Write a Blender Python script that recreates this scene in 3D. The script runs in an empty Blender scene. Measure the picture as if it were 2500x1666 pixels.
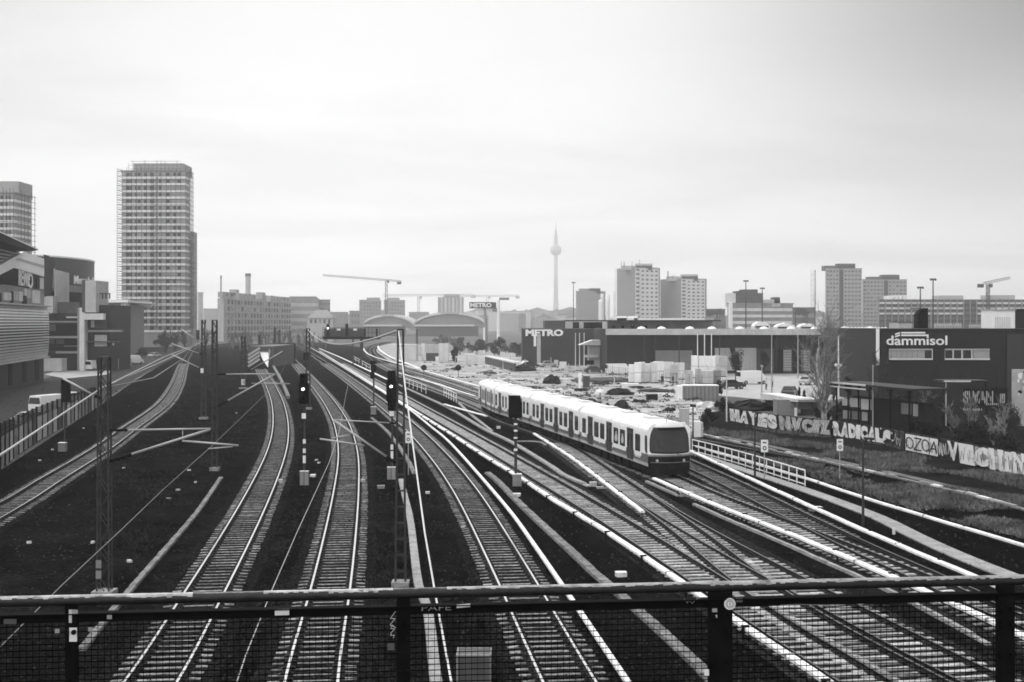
import bpy, math, random
from mathutils import Vector, Matrix
random.seed(7)
R = random.Random(11)
V = Vector
# ------------------------------------------------------------------ camera model (photo pixels, 2500 x 1666)
HAZE, SKY, CLOUDV, SUNE, EXPO = 0.00033, 0.1, 10.7, 1.5, 0.04
CLOUD_LOC, LOWB = (3.1, 1.7, 0), 1.2
F, CX, HY, H = 2900.0, 1250.0, 787.0, 10.5
scene = bpy.context.scene
COL = scene.collection


def G(x, y, z=0.0):
    """photo pixel -> the point of the level plane at height z"""
    Y = F * (H - z) / (y - HY)
    return V(((x - CX) * Y / F, Y, z))


def P(x, y, Y):
    """photo pixel -> the point at distance Y"""
    return V(((x - CX) * Y / F, Y, H - (y - HY) * Y / F))


def gz(y):
    return F * H / (y - HY)


# ------------------------------------------------------------------ materials
MATS = {}


def mat(name, val, rough=0.7, metal=0.0, var=0.25, scale=1.0, fine=0.0, fscale=20.0, bump=0.0, bscale=30.0, spec=0.4, streak=0.0, emit=0.0, rand=0.0, ruts=None):
    if name in MATS:
        return MATS[name]
    m = bpy.data.materials.new(name)
    m.use_nodes = True
    nt = m.node_tree
    N, L = nt.nodes, nt.links
    b = N['Principled BSDF']
    b.inputs['Roughness'].default_value = rough
    b.inputs['Metallic'].default_value = metal
    b.inputs['Specular IOR Level'].default_value = spec
    b.inputs['Base Color'].default_value = (val, val, val, 1)
    if emit:
        b.inputs['Emission Color'].default_value = (1, 1, 1, 1)
        b.inputs['Emission Strength'].default_value = emit
    if var or fine or bump or streak:
        geo = N.new('ShaderNodeNewGeometry')
        cur = None

        def fac(tex_out, amt, cur):
            mr = N.new('ShaderNodeMapRange')
            mr.inputs['From Min'].default_value = 0.25
            mr.inputs['From Max'].default_value = 0.75
            mr.inputs['To Min'].default_value = 1 - amt
            mr.inputs['To Max'].default_value = 1 + amt
            L.new(tex_out, mr.inputs['Value'])
            if cur is None:
                return mr.outputs[0]
            mm = N.new('ShaderNodeMath')
            mm.operation = 'MULTIPLY'
            L.new(cur, mm.inputs[0])
            L.new(mr.outputs[0], mm.inputs[1])
            return mm.outputs[0]
        if var:
            t = N.new('ShaderNodeTexNoise')
            t.inputs['Scale'].default_value = scale
            t.inputs['Detail'].default_value = 6
            t.inputs['Roughness'].default_value = 0.6
            L.new(geo.outputs['Position'], t.inputs['Vector'])
            cur = fac(t.outputs['Fac'], var, cur)
        if fine:
            t = N.new('ShaderNodeTexVoronoi')
            t.inputs['Scale'].default_value = fscale
            L.new(geo.outputs['Position'], t.inputs['Vector'])
            sp = N.new('ShaderNodeSeparateColor')
            L.new(t.outputs['Color'], sp.inputs[0])
            cur = fac(sp.outputs[0], fine, cur)
        if ruts:
            mp = N.new('ShaderNodeMapping')
            mp.inputs['Rotation'].default_value = (0, 0, ruts[0])
            mp.inputs['Scale'].default_value = (ruts[1], ruts[2], 1)
            L.new(geo.outputs['Position'], mp.inputs['Vector'])
            t = N.new('ShaderNodeTexNoise')
            t.inputs['Scale'].default_value = 1.0
            t.inputs['Detail'].default_value = 7
            t.inputs['Roughness'].default_value = 0.65
            L.new(mp.outputs[0], t.inputs['Vector'])
            cur = fac(t.outputs['Fac'], ruts[3], cur)
        if streak:
            mp = N.new('ShaderNodeMapping')
            mp.inputs['Scale'].default_value = (3, 3, 0.12)
            L.new(geo.outputs['Position'], mp.inputs['Vector'])
            t = N.new('ShaderNodeTexNoise')
            t.inputs['Scale'].default_value = 1.5
            t.inputs['Detail'].default_value = 5
            L.new(mp.outputs[0], t.inputs['Vector'])
            cur = fac(t.outputs['Fac'], streak, cur)
        if rand and cur is not None:
            oi = N.new('ShaderNodeObjectInfo')
            mr = N.new('ShaderNodeMapRange')
            mr.inputs['To Min'].default_value = 1 - rand
            mr.inputs['To Max'].default_value = 1 + rand
            L.new(oi.outputs['Random'], mr.inputs['Value'])
            mm = N.new('ShaderNodeMath')
            mm.operation = 'MULTIPLY'
            L.new(cur, mm.inputs[0])
            L.new(mr.outputs[0], mm.inputs[1])
            cur = mm.outputs[0]
        if cur is not None:
            mm = N.new('ShaderNodeMath')
            mm.operation = 'MULTIPLY'
            mm.inputs[1].default_value = val
            L.new(cur, mm.inputs[0])
            cc = N.new('ShaderNodeCombineColor')
            for i in range(3):
                L.new(mm.outputs[0], cc.inputs[i])
            L.new(cc.outputs[0], b.inputs['Base Color'])
        if bump:
            t = N.new('ShaderNodeTexNoise')
            t.inputs['Scale'].default_value = bscale
            t.inputs['Detail'].default_value = 4
            L.new(geo.outputs['Position'], t.inputs['Vector'])
            bp = N.new('ShaderNodeBump')
            bp.inputs['Strength'].default_value = bump
            bp.inputs['Distance'].default_value = 0.05
            L.new(t.outputs['Fac'], bp.inputs['Height'])
            L.new(bp.outputs[0], b.inputs['Normal'])
    MATS[name] = m
    return m


soil = mat('dark_soil', 0.014, 0.95, var=0.6, scale=0.35, fine=0.35, fscale=9, bump=0.6, bscale=8, spec=0)
farland = mat('city_ground', 0.12, 0.95, var=0.5, scale=0.05, spec=0)
yard = mat('dark_gravel', 0.0065, 0.95, ruts=(0.1, 0.35, 0.05, 0.7), var=0.6, scale=0.2, fine=0.7, fscale=13, bump=0.8, bscale=14, spec=0)
bed = mat('ballast', 0.011, 0.95, var=0.4, scale=0.5, fine=0.8, fscale=15, bump=0.9, bscale=18, spec=0)
bedlight = mat('pale_ballast', 0.022, 0.95, var=0.35, scale=0.5, fine=0.8, fscale=15, bump=0.9, bscale=18, spec=0)
sand = mat('pale_sand', 0.34, 0.95, ruts=(1.15, 0.03, 0.28, 0.9), var=0.35, scale=0.12, fine=0.2, fscale=2.5, bump=0.5, bscale=2, spec=0)
asphalt = mat('asphalt', 0.035, 0.9, var=0.25, scale=0.3, fine=0.15, fscale=25, spec=0.05)
paving = mat('pale_paving', 0.36, 0.85, var=0.25, scale=0.4)
concrete = mat('concrete', 0.26, 0.85, var=0.35, scale=1.2, fine=0.15, fscale=12)
troughm = mat('weathered_concrete', 0.15, 0.9, var=0.6, scale=1.0, fine=0.3, fscale=6)
sleeperc = mat('sleeper_concrete', 0.2, 0.9, var=0.6, scale=1.3, fine=0.35, fscale=9, spec=0.05, rand=0.35)
sleeperl = mat('pale_sleeper_concrete', 0.33, 0.85, var=0.35, scale=1.1, fine=0.25, fscale=9, spec=0.05, rand=0.3)
railtop = mat('polished_steel', 0.75, 0.22, 1.0, var=0.1, scale=0.6)
railold = mat('dull_steel', 0.11, 0.45, 0.6, var=0.3, scale=0.8)
rust = mat('rusted_steel', 0.022, 0.9, var=0.4, scale=3, spec=0.15)
white = mat('white_plastic', 0.8, 0.45, var=0.08, scale=0.8, streak=0.08)
cover = mat('dirty_white_cover', 0.74, 0.6, var=0.22, scale=0.9, fine=0.08, fscale=3)
whitep = mat('white_paint', 0.78, 0.5, var=0.1, scale=0.7, streak=0.1)
offwhite = mat('off_white_render', 0.6, 0.75, var=0.15, scale=0.5, streak=0.12)
lightg = mat('light_grey', 0.42, 0.7, var=0.18, scale=0.5, streak=0.12)
midg = mat('mid_grey', 0.22, 0.75, var=0.2, scale=0.4, streak=0.15)
darkg = mat('dark_grey', 0.06, 0.7, var=0.2, scale=0.4, streak=0.12)
vdark = mat('charcoal_cladding', 0.016, 0.65, var=0.2, scale=0.4, streak=0.15, spec=0.3)
black = mat('black_paint', 0.006, 0.7, var=0.2, scale=2, spec=0.1)
mastm = mat('weathered_mast_steel', 0.03, 0.8, 0.0, var=0.35, scale=2.5)
galv = mat('galvanised_steel', 0.4, 0.5, 0.5, var=0.25, scale=2)
tubem = mat('pale_tube', 0.36, 0.5, 0.2, var=0.15, scale=2)
glass = mat('dark_glass', 0.012, 0.12, var=0, spec=0.3)
dimglass = mat('dim_window_glass', 0.075, 0.25, var=0.35, scale=0.35, spec=0.4)
lamp = mat('signal_lamp', 0.9, 0.4, var=0, emit=3.0)
trainred = mat('train_lower_paint', 0.12, 0.4, var=0.06, scale=1.5, spec=0.5)
traindark = mat('train_front_paint', 0.006, 0.5, var=0.1, scale=1.5, spec=0.15)
trainwhite = mat('train_upper_paint', 0.8, 0.4, var=0.05, scale=1.2, streak=0.05)
under = mat('train_underframe', 0.012, 0.9, var=0.3, scale=3, spec=0.1)
railpaint = mat('railing_paint', 0.008, 0.4, 0.0, var=0.5, scale=9, bump=0.15, bscale=40, spec=0.3)
railwornlit = mat('worn_highlit_steel', 0.27, 0.5, 0.3, var=0.6, scale=14, spec=0.5)
railpost = mat('railing_post_paint', 0.005, 0.8, var=0.4, scale=9, spec=0.05)
wirem = mat('mesh_wire', 0.003, 1.0, var=0, spec=0)
bark = mat('dark_bark', 0.035, 0.9, var=0.4, scale=3)
birch = mat('birch_bark', 0.45, 0.85, var=0.6, scale=2.2, streak=0.2)
leafd = mat('dark_leaves', 0.018, 0.8, var=0.5, scale=0.9, spec=0.2)
leafm = mat('winter_twigs', 0.05, 0.85, var=0.5, scale=0.6, spec=0.2)
leafg = mat('pale_winter_twigs', 0.13, 0.9, var=0.45, scale=0.4, spec=0.1)
grassm = mat('dry_grass', 0.12, 0.9, var=0.9, scale=0.5, spec=0.1)
graff = mat('white_spray_paint', 0.72, 0.7, var=0.15, scale=1.5)
graffg = mat('grey_spray_paint', 0.36, 0.7, var=0.25, scale=1.0)
wallbrick = mat('brick', 0.2, 0.85, var=0.25, scale=0.4, fine=0.15, fscale=3)
cloth = mat('dark_cloth', 0.03, 0.9, var=0.2, scale=4)
clothw = mat('pale_cloth', 0.6, 0.9, var=0.2, scale=4)
skin = mat('skin', 0.45, 0.6, var=0.05)
rubber = mat('rubber', 0.012, 0.85, var=0.1)
carw = mat('white_car_paint', 0.75, 0.3, var=0.04, spec=0.6)
cardk = mat('dark_car_paint', 0.03, 0.25, var=0.04, spec=0.6)
skindeck = mat('bridge_concrete', 0.06, 0.9, var=0.3, scale=2)

# ------------------------------------------------------------------ mesh building
WLOC = {}


class M:
    def __init__(s):
        s.v, s.f, s.m = [], [], []

    def face(s, pts, mi=0):
        n = len(s.v)
        s.v += [V(p) for p in pts]
        s.f.append(tuple(range(n, n + len(pts))))
        s.m.append(mi)

    def obox(s, c, a, b, d, mi=0):
        """box from centre and three half vectors"""
        n = len(s.v)
        c, a, b, d = V(c), V(a), V(b), V(d)
        for k in (-1, 1):
            for q in ((-1, -1), (1, -1), (1, 1), (-1, 1)):
                s.v.append(c + a * q[0] + b * q[1] + d * k)
        for q in ((3, 2, 1, 0), (4, 5, 6, 7), (0, 1, 5, 4), (1, 2, 6, 5), (2, 3, 7, 6), (3, 0, 4, 7)):
            s.f.append(tuple(n + i for i in q))
            s.m.append(mi)

    def box(s, c, size, rz=0.0, mi=0):
        a = V((math.cos(rz), math.sin(rz), 0)) * size[0] / 2
        b = V((-math.sin(rz), math.cos(rz), 0)) * size[1] / 2
        s.obox(c, a, b, V((0, 0, size[2] / 2)), mi)

    def bar(s, p, q, w, h=None, mi=0, up=V((0, 0, 1))):
        p, q = V(p), V(q)
        d = q - p
        if d.length < 1e-6:
            return
        u = d.normalized()
        if abs(u.dot(up)) > 0.97:
            up = V((0, 1, 0))
        sd = u.cross(up).normalized()
        s.obox((p + q) / 2, sd * w / 2, sd.cross(u).normalized() * (h or w) / 2, d / 2, mi)

    def tube(s, pts, r, n=8, mi=0, cap=True):
        pts = [V(p) for p in pts]
        rs = r if isinstance(r, (list, tuple)) else [r] * len(pts)
        base = len(s.v)
        ref = None
        for i, p in enumerate(pts):
            d = (pts[min(i + 1, len(pts) - 1)] - pts[max(i - 1, 0)]).normalized()
            if ref is None or abs(ref.dot(d)) > 0.98:
                ref = V((0, 0, 1)) if abs(d.z) < 0.9 else V((1, 0, 0))
            a = d.cross(ref).normalized()
            b = a.cross(d).normalized()
            ref = b
            for k in range(n):
                t = 2 * math.pi * k / n
                s.v.append(p + (a * math.cos(t) + b * math.sin(t)) * rs[i])
        for i in range(len(pts) - 1):
            for k in range(n):
                s.f.append((base + i * n + k, base + i * n + (k + 1) % n, base + (i + 1) * n + (k + 1) % n, base + (i + 1) * n + k))
                s.m.append(mi)
        if cap:
            s.f.append(tuple(base + k for k in range(n))[::-1])
            s.f.append(tuple(base + (len(pts) - 1) * n + k for k in range(n)))
            s.m += [mi, mi]

    def prism(s, poly, vec, mi=0):
        n = len(poly)
        b = len(s.v)
        vec = V(vec)
        s.v += [V(p) for p in poly] + [V(p) + vec for p in poly]
        s.f.append(tuple(range(b, b + n)))
        s.f.append(tuple(range(b + n, b + 2 * n))[::-1])
        s.m += [mi, mi]
        for i in range(n):
            j = (i + 1) % n
            s.f.append((b + j, b + i, b + n + i, b + n + j))
            s.m.append(mi)

    def sweep(s, path, prof, mis=None, closed=True, cap=True):
        """prof: (side offset, z) ring swept along a level path"""
        base, n = len(s.v), len(prof)
        for i, p in enumerate(path):
            d = path[min(i + 1, len(path) - 1)] - path[max(i - 1, 0)]
            d.z = 0
            d.normalize()
            sd = V((d.y, -d.x, 0))
            for o, z in prof:
                s.v.append(V(p) + sd * o + V((0, 0, z)))
        m = n if closed else n - 1
        for i in range(len(path) - 1):
            for k in range(m):
                s.f.append((base + i * n + k, base + i * n + (k + 1) % n, base + (i + 1) * n + (k + 1) % n, base + (i + 1) * n + k))
                s.m.append(mis[k] if mis else 0)
        if cap and closed:
            s.f.append(tuple(base + k for k in range(n))[::-1])
            s.f.append(tuple(base + (len(path) - 1) * n + k for k in range(n)))
            s.m += [0, 0]

    def lathe(s, c, prof, n=16, mi=0, ax=None):
        """prof: (radius, height) pairs, bottom first"""
        base = len(s.v)
        c = V(c)
        for r, z in prof:
            for k in range(n):
                t = 2 * math.pi * k / n
                s.v.append(c + V((r * math.cos(t), r * math.sin(t), z)))
        for i in range(len(prof) - 1):
            for k in range(n):
                s.f.append((base + i * n + k, base + i * n + (k + 1) % n, base + (i + 1) * n + (k + 1) % n, base + (i + 1) * n + k))
                s.m.append(mi)
        s.f.append(tuple(base + k for k in range(n))[::-1])
        s.f.append(tuple(base + (len(prof) - 1) * n + k for k in range(n)))
        s.m += [mi, mi]

    def build(s, name, mats, parent=None, smooth=False, loc=None):
        me = bpy.data.meshes.new(name)
        org = V((0, 0, 0))
        if parent is not None:
            org = WLOC[parent.name]
        elif loc is not None:
            org = V(loc)
        me.from_pydata([tuple(p - org) for p in s.v], [], s.f)
        for m in (mats if isinstance(mats, (list, tuple)) else [mats]):
            me.materials.append(m)
        me.polygons.foreach_set('material_index', s.m)
        if smooth:
            me.polygons.foreach_set('use_smooth', [True] * len(me.polygons))
        me.update()
        o = bpy.data.objects.new(name, me)
        COL.objects.link(o)
        if parent is not None:
            o.parent = parent
        else:
            o.location = org
        WLOC[o.name] = org
        return o


def tag(o, label=None, cat=None, group=None, kind=None):
    if label:
        o['label'] = label
    if cat:
        o['category'] = cat
    if group:
        o['group'] = group
    if kind:
        o['kind'] = kind
    return o


def thing(name, label, cat, loc=(0, 0, 0), group=None):
    o = bpy.data.objects.new(name, None)
    o.location = V(loc)
    o.empty_display_size = 0.5
    COL.objects.link(o)
    WLOC[o.name] = V(loc)
    return tag(o, label, cat, group)


def copy_tree(o, delta=None, label=None, parent=None):
    c = o.copy()
    COL.objects.link(c)
    if parent is not None:
        c.parent = parent
    if delta is not None:
        c.location = c.location + V(delta)
        WLOC[c.name] = V(c.location)
    if label:
        c['label'] = label
    for ch in list(o.children):
        copy_tree(ch, None, None, c)
    return c


def text_geo(s, size, extrude=0.02, offset=0.0, align='LEFT', spacing=1.0, xs=1.0):
    cu = bpy.data.curves.new('lettering', 'FONT')
    cu.body = s
    cu.size = size
    cu.extrude = extrude
    cu.offset = offset
    cu.align_x = align
    cu.space_character = spacing
    cu.resolution_u = 3
    o = bpy.data.objects.new('lettering', cu)
    COL.objects.link(o)
    dg = bpy.context.evaluated_depsgraph_get()
    me = bpy.data.meshes.new_from_object(o.evaluated_get(dg))
    vs = [V((v.co.x * xs, v.co.y, v.co.z)) for v in me.vertices]
    fs = [tuple(p.vertices) for p in me.polygons]
    bpy.data.objects.remove(o)
    bpy.data.meshes.remove(me)
    return vs, fs


class Wall:
    """a vertical plane from A to B (ground points), for facades seen at any angle"""

    def __init__(s, A, B):
        s.A = V((A[0], A[1], 0))
        s.B = V((B[0], B[1], 0))
        d = s.B - s.A
        s.len = d.length
        s.u = d.normalized()
        n = V((s.u.y, -s.u.x, 0))
        if n.dot(-s.A) < 0:
            n = -n
        s.n = n

    def uz(s, u, z, off=0.0):
        return s.A + s.u * u + s.n * off + V((0, 0, z))

    def pt(s, x, y, off=0.0):
        d = V(((x - CX) / F, 1, -(y - HY) / F))
        O = V((0, 0, H))
        t = (s.A + s.n * off - O).dot(s.n) / d.dot(s.n)
        return O + d * t

    def U(s, x):
        return (s.pt(x, HY) - s.A).dot(s.u)

    def Z(s, x, y):
        return s.pt(x, y).z

    def rect(s, m, u0, z0, u1, z1, off=0.0, thick=0.3, mi=0):
        m.prism([s.uz(u0, z0, off), s.uz(u1, z0, off), s.uz(u1, z1, off), s.uz(u0, z1, off)], -s.n * thick, mi)

    def pxrect(s, m, x0, y0, x1, y1, off=0.0, thick=0.3, mi=0):
        xm = (x0 + x1) / 2
        s.rect(m, s.U(x0), s.Z(xm, y1), s.U(x1), s.Z(xm, y0), off, thick, mi)

    def pxpoly(s, m, pts, off=0.0, thick=0.3, mi=0):
        m.prism([s.pt(x, y, off) for x, y in pts], -s.n * thick, mi)

    def text(s, m, txt, x0, x1, ybase, ytop, off=0.02, extrude=0.03, offset=0.0, mi=0, cap=0.7):
        """write txt so that it spans px x0..x1, capital height ybase..ytop"""
        vs, fs = text_geo(txt, 1.0, extrude=0.02, offset=offset)
        mnx = min(v.x for v in vs)
        mxx = max(v.x for v in vs)
        u0, u1 = s.U(x0), s.U(x1)
        xm = (x0 + x1) / 2
        z0, z1 = s.Z(xm, ybase), s.Z(xm, ytop)
        flip = u1 < u0
        mny, mxy = min(v.y for v in vs), max(v.y for v in vs)
        b = len(m.v)
        for v in vs:
            u = u0 + (v.x - mnx) / (mxx - mnx) * (u1 - u0)
            z = z0 + (v.y - mny) / (mxy - mny) * (z1 - z0)
            m.v.append(s.uz(u, z, off + v.z / 0.02 * extrude))
        for f in fs:
            m.f.append(tuple(b + i for i in (f[::-1] if flip else f)))
            m.m.append(mi)


def front(x0, x1, Z0, Z1=None):
    Z1 = Z1 or Z0
    a, b = P(x0, HY, Z0), P(x1, HY, Z1)
    return Wall((a.x, a.y), (b.x, b.y))


def windows(parent, W, rects, m, off=0.04, thick=0.12, name='window', cap=100):
    rest = M()
    for i, r in enumerate(rects):
        if i < cap:
            q = M()
            W.rect(q, *r, off=off, thick=thick)
            q.build(name, R.choice([m, m, m, m, MATS['dim_window_glass'], MATS['dark_glass'], MATS['mid_grey']]), parent)
        else:
            W.rect(rest, *r, off=off, thick=thick)
    if rest.f:
        tag(rest.build('far_' + name + 's', m, parent), kind='stuff')


def dense(px, sub=14):
    out = []
    n = len(px)
    for i in range(n - 1):
        p0 = V(px[max(i - 1, 0)] + (0,))
        p1, p2 = V(px[i] + (0,)), V(px[i + 1] + (0,))
        p3 = V(px[min(i + 2, n - 1)] + (0,))
        if i == 0:
            p0 = p1 * 2 - p2
        if i + 2 >= n:
            p3 = p2 * 2 - p1
        for k in range(sub):
            t = k / sub
            out.append(0.5 * ((2 * p1) + (p2 - p0) * t + (2 * p0 - 5 * p1 + 4 * p2 - p3) * t * t + (3 * p1 - p0 - 3 * p2 + p3) * t ** 3))
    out.append(V(px[-1] + (0,)))
    return out


def resample(pts, step):
    out = [pts[0].copy()]
    need = step
    for a, b in zip(pts, pts[1:]):
        L = (b - a).length
        if L < 1e-9:
            continue
        t = need
        while t <= L:
            out.append(a.lerp(b, t / L))
            t += step
        need = t - L
    return out


def smooth_path(pts, it=3):
    for _ in range(it):
        q = [p.copy() for p in pts]
        for i in range(1, len(pts) - 1):
            q[i] = (pts[i - 1] + pts[i] * 2 + pts[i + 1]) / 4
        pts = q
    return pts


def path(px, z=0.0, step=1.0, it=6):
    return smooth_path(resample([G(p.x, p.y, z) for p in dense(px)], step), it)


def flat(name, px, z, m, kind='structure', far=None):
    q = M()
    q.face([G(x, y, 0) + V((0, 0, z)) for x, y in px])
    return tag(q.build(name, m), kind=kind)


def strip(q, pts, w, z, z0=None, mi=0):
    q.sweep([V((p.x, p.y, 0)) for p in pts], [(-w / 2, z0 if z0 is not None else z - 0.15), (w / 2, z0 if z0 is not None else z - 0.15), (w / 2, z), (-w / 2, z)])
# ------------------------------------------------------------------ setting: ground sheets
q = M()
q.face([(-2600, -60, 0), (2600, -60, 0), (2600, 3900, 0), (-2600, 3900, 0)])
tag(q.build('ground', farland), kind='structure')
flat('gravel_ground', [(-1500, 1720), (-420, 1300), (0, 1150), (236, 996), (330, 930), (460, 850), (600, 842), (690, 838), (790, 838), (905, 850), (980, 905), (1100, 958), (1190, 985), (1420, 1035),
                       (1690, 1070), (2000, 1128), (2210, 1172), (2465, 1237), (2900, 1350), (4200, 1720)], 0.004, yard)
flat('sandy_ground', [(905, 850), (960, 838), (1130, 848), (1400, 880), (1640, 925), (1720, 985), (1700, 1062), (1420, 1032), (1190, 983), (1100, 956), (980, 903)], 0.006, sand)
flat('verge_ground', [(1690, 1068), (1720, 1010), (1790, 1000), (2500, 1085), (2900, 1140), (3300, 1420), (2900, 1348), (2465, 1236), (2210, 1171), (2000, 1127)], 0.008, soil)
flat('street', [(-1400, 1500), (-300, 1090), (-40, 975), (110, 925), (250, 880), (360, 848), (470, 832), (480, 845), (330, 925), (236, 990), (0, 1140), (-420, 1290)], 0.008, asphalt)
flat('pavement', [(108, 915), (180, 892), (290, 892), (262, 915), (160, 925)], 0.03, paving)
flat('parking_ground', [(1480, 905), (2150, 905), (2180, 960), (1960, 985), (1690, 960), (1500, 930)], 0.012, paving)
flat('scrub_ground', [(2030, 992), (2140, 985), (2700, 985), (2750, 1130), (2500, 1086), (2180, 1048), (2031, 1026)], 0.016, soil)
for nm, px, zz in (('embankment', [(300, 1000), (440, 930), (560, 850), (610, 850), (630, 905), (640, 960), (640, 1080), (560, 1220), (420, 1420), (300, 1560), (-200, 1560), (250, 1160)], 0.012),):
    flat(nm, px, zz, mat('embankment_soil', 0.008, 0.95, var=0.75, scale=0.3, fine=0.4, fscale=6, bump=0.7, bscale=8, spec=0))

# ------------------------------------------------------------------ tracks
RAILPROF = [(-0.06, 0.06), (-0.06, 0.085), (-0.012, 0.10), (-0.012, 0.15), (-0.04, 0.165), (-0.04, 0.2), (0.04, 0.2), (0.04, 0.165), (0.012, 0.15), (0.012, 0.10), (0.06, 0.085), (0.06, 0.06)]
RAILMI = [1, 1, 1, 1, 1, 0, 1, 1, 1, 1, 1, 1]


def sleeper_mesh(m, dished):
    q = M()
    L2 = 1.3
    xs = [-L2, -0.95, -0.5, 0.5, 0.95, L2]
    zs = [0.05, 0.075, 0.045 if dished else 0.075, 0.045 if dished else 0.075, 0.075, 0.05]
    ring = []
    for x, z in zip(xs, zs):
        b = len(q.v)
        hw = 0.075 if dished else 0.105
        q.v += [V((x, -hw - 0.035, -0.1)), V((x, -hw, z)), V((x, hw, z)), V((x, hw + 0.035, -0.1))]
        ring.append(b)
    for a, b in zip(ring, ring[1:]):
        for k in range(3):
            q.f.append((a + k, a + k + 1, b + k + 1, b + k))
            q.m.append(0)
    for s in (-1, 1):
        q.box((s * 0.755, 0, 0.075), (0.4, 2 * hw + 0.07, 0.03), mi=1)
        q.box((s * 0.755 - 0.11, 0, 0.1), (0.09, 0.1, 0.05), mi=1)
        q.box((s * 0.755 + 0.11, 0, 0.1), (0.09, 0.1, 0.05), mi=1)
    q.f += [(ring[0], ring[0] + 3, ring[0] + 2, ring[0] + 1), (ring[-1], ring[-1] + 1, ring[-1] + 2, ring[-1] + 3)]
    q.m += [0, 0]
    return q


TRACKS = {}


def track(px, label, shiny=True, pale=False, far=420, near=26, skip=None, dz=0.0, pts=None, group='railway tracks in the yard', conc=None):
    pts = pts or path(px, 0.2, 0.61, 10)
    pts = [V((p.x, p.y, dz)) for p in pts if near < p.y < far]
    mid = min(pts, key=lambda p: p.length)
    t = thing('railway_track', label, 'railway track', V((mid.x, mid.y, 0)), group)
    for s in (-1, 1):
        q = M()
        q.sweep(pts, [(o + s * 0.755, z) for o, z in RAILPROF], RAILMI)
        q.build('rail', [railtop if shiny else railold, rust], t)
    q = M()
    q.sweep(pts, [(-1.75, 0.012), (-1.45, 0.03), (1.45, 0.03), (1.75, 0.012)], closed=False)
    q.build('ballast_bed', bedlight if pale else bed, t)
    sm = sleeperl if pale else sleeperc
    proto = sleeper_mesh(sm, not pale)
    me = None
    rest = M()
    order = sorted(range(1, len(pts) - 1), key=lambda i: pts[i].y)
    vis = [i for i in order if abs(pts[i].x) < pts[i].y * 0.44 + 2 and not (skip and skip(pts[i]))]
    chosen = set(vis[:100])
    for i in vis:
        d = pts[i + 1] - pts[i - 1]
        ang = math.atan2(d.y, d.x) + math.pi / 2 + R.uniform(-0.012, 0.012)
        if i in chosen:
            if me is None:
                o = proto.build('sleeper', [sm, rust])
                me = o.data
            else:
                o = bpy.data.objects.new('sleeper', me)
                COL.objects.link(o)
            o.parent = t
            o.location = pts[i] - V((mid.x, mid.y, 0)) + V((R.uniform(-.015, .015), 0, R.uniform(-0.007, 0.006)))
            o.scale = (R.uniform(.975, 1.025), R.uniform(.85, 1.1), 1)
            o.rotation_euler = (0, 0, ang)
        elif pts[i].y < 300:
            c, s_ = math.cos(ang), math.sin(ang)
            b = len(rest.v)
            rest.v += [V((v.x * c - v.y * s_, v.x * s_ + v.y * c, v.z)) + pts[i] for v in proto.v]
            rest.f += [tuple(b + k for k in f) for f in proto.f]
            rest.m += proto.m
    if rest.f:
        tag(rest.build('far_sleepers', [sm, rust], t), kind='stuff')
    TRACKS[label] = pts
    return pts


def clear_of(other, dist):
    def f(p):
        return min((V((p.x, p.y, 0)) - V((o.x, o.y, 0))).length for o in other) < dist
    return f


tA = track([(-700, 1640), (-400, 1465), (0, 1245), (120, 1172), (239, 1100), (315, 1046), (395, 989), (430, 940), (447, 892), (468, 855), (492, 830), (520, 815)],
           'single curving track on the far left beside the street fence', far=560)
tB = track([(190, 1900), (367, 1666), (497, 1449), (582, 1300), (640, 1187), (674, 1105), (685, 1045), (679, 988), (661, 942), (645, 915), (637, 900)],
           'left of the two shiny S-curved tracks, running into the dark underpass', far=280)
tC = track([(735, 1900), (759, 1666), (806, 1440), (831, 1300), (846, 1190), (850, 1110), (837, 1043), (811, 992), (778, 949), (745, 912), (718, 882), (697, 857), (684, 843), (672, 833)],
           'right of the two shiny S-curved tracks, beside the ladder mast', far=640)
tD = track([(1520, 1900), (1391, 1666), (1296, 1485), (1266, 1426), (1169, 1250), (1110, 1160), (1055, 1094), (1007, 1046), (967, 1012), (925, 979), (850, 924), (790, 884), (740, 852), (712, 836)],
           'shiny track through the middle with a slim white conductor rail on its right', far=600)
tE = track([(2500, 1900), (2120, 1666), (1894, 1524), (1733, 1418), (1537, 1292), (1385, 1200), (1246, 1119), (1100, 1036), (1003, 982), (915, 932), (830, 884), (780, 857), (735, 838)],
           'pale sleepered track right of the middle with a thick white conductor rail on its left', shiny=False, pale=True, far=560)
# the train's own track: the body's left foot line, moved half a width inwards
foot = [G(x, y, 0.95) for x, y in ((1582, 1138), (1413.6, 1076), (1292.5, 1034), (1206, 1006), (1167, 986.5))]
CEN = []
for i, p in enumerate(foot):
    d = foot[max(i - 1, 0)] - foot[min(i + 1, len(foot) - 1)]
    d.z = 0
    d.normalize()
    CEN.append(V((p.x, p.y, 0)) + V((-d.y, d.x, 0)) * 1.5)
pxG = [(3050, 1790), (2750, 1640), (2600, 1570), (2420, 1490), (2283, 1429), (2120, 1360), (1990, 1309), (1854, 1255), (1722, 1203)]
for c in CEN:
    pxG.append((CX + F * c.x / c.y, HY + F * (H - 0.2) / c.y))
pxG += [(1120, 969), (1050, 943), (990, 918), (940, 895), (912, 876), (898, 862), (900, 851), (918, 841), (955, 832), (1000, 825)]
tG = track(pxG, 'dull track under the red and white train', shiny=False, pale=True, far=620)
F1 = [(2560, 1830), (2230, 1650), (2010, 1530), (1837, 1418), (1687, 1300), (1540, 1195), (1470, 1148), (1404, 1103), (1345, 1066)]
tF = track(F1, 'dull track left of the train, left branch of the turnout', shiny=False, pale=True, dz=-0.004, skip=clear_of(tG, 1.3))
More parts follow.
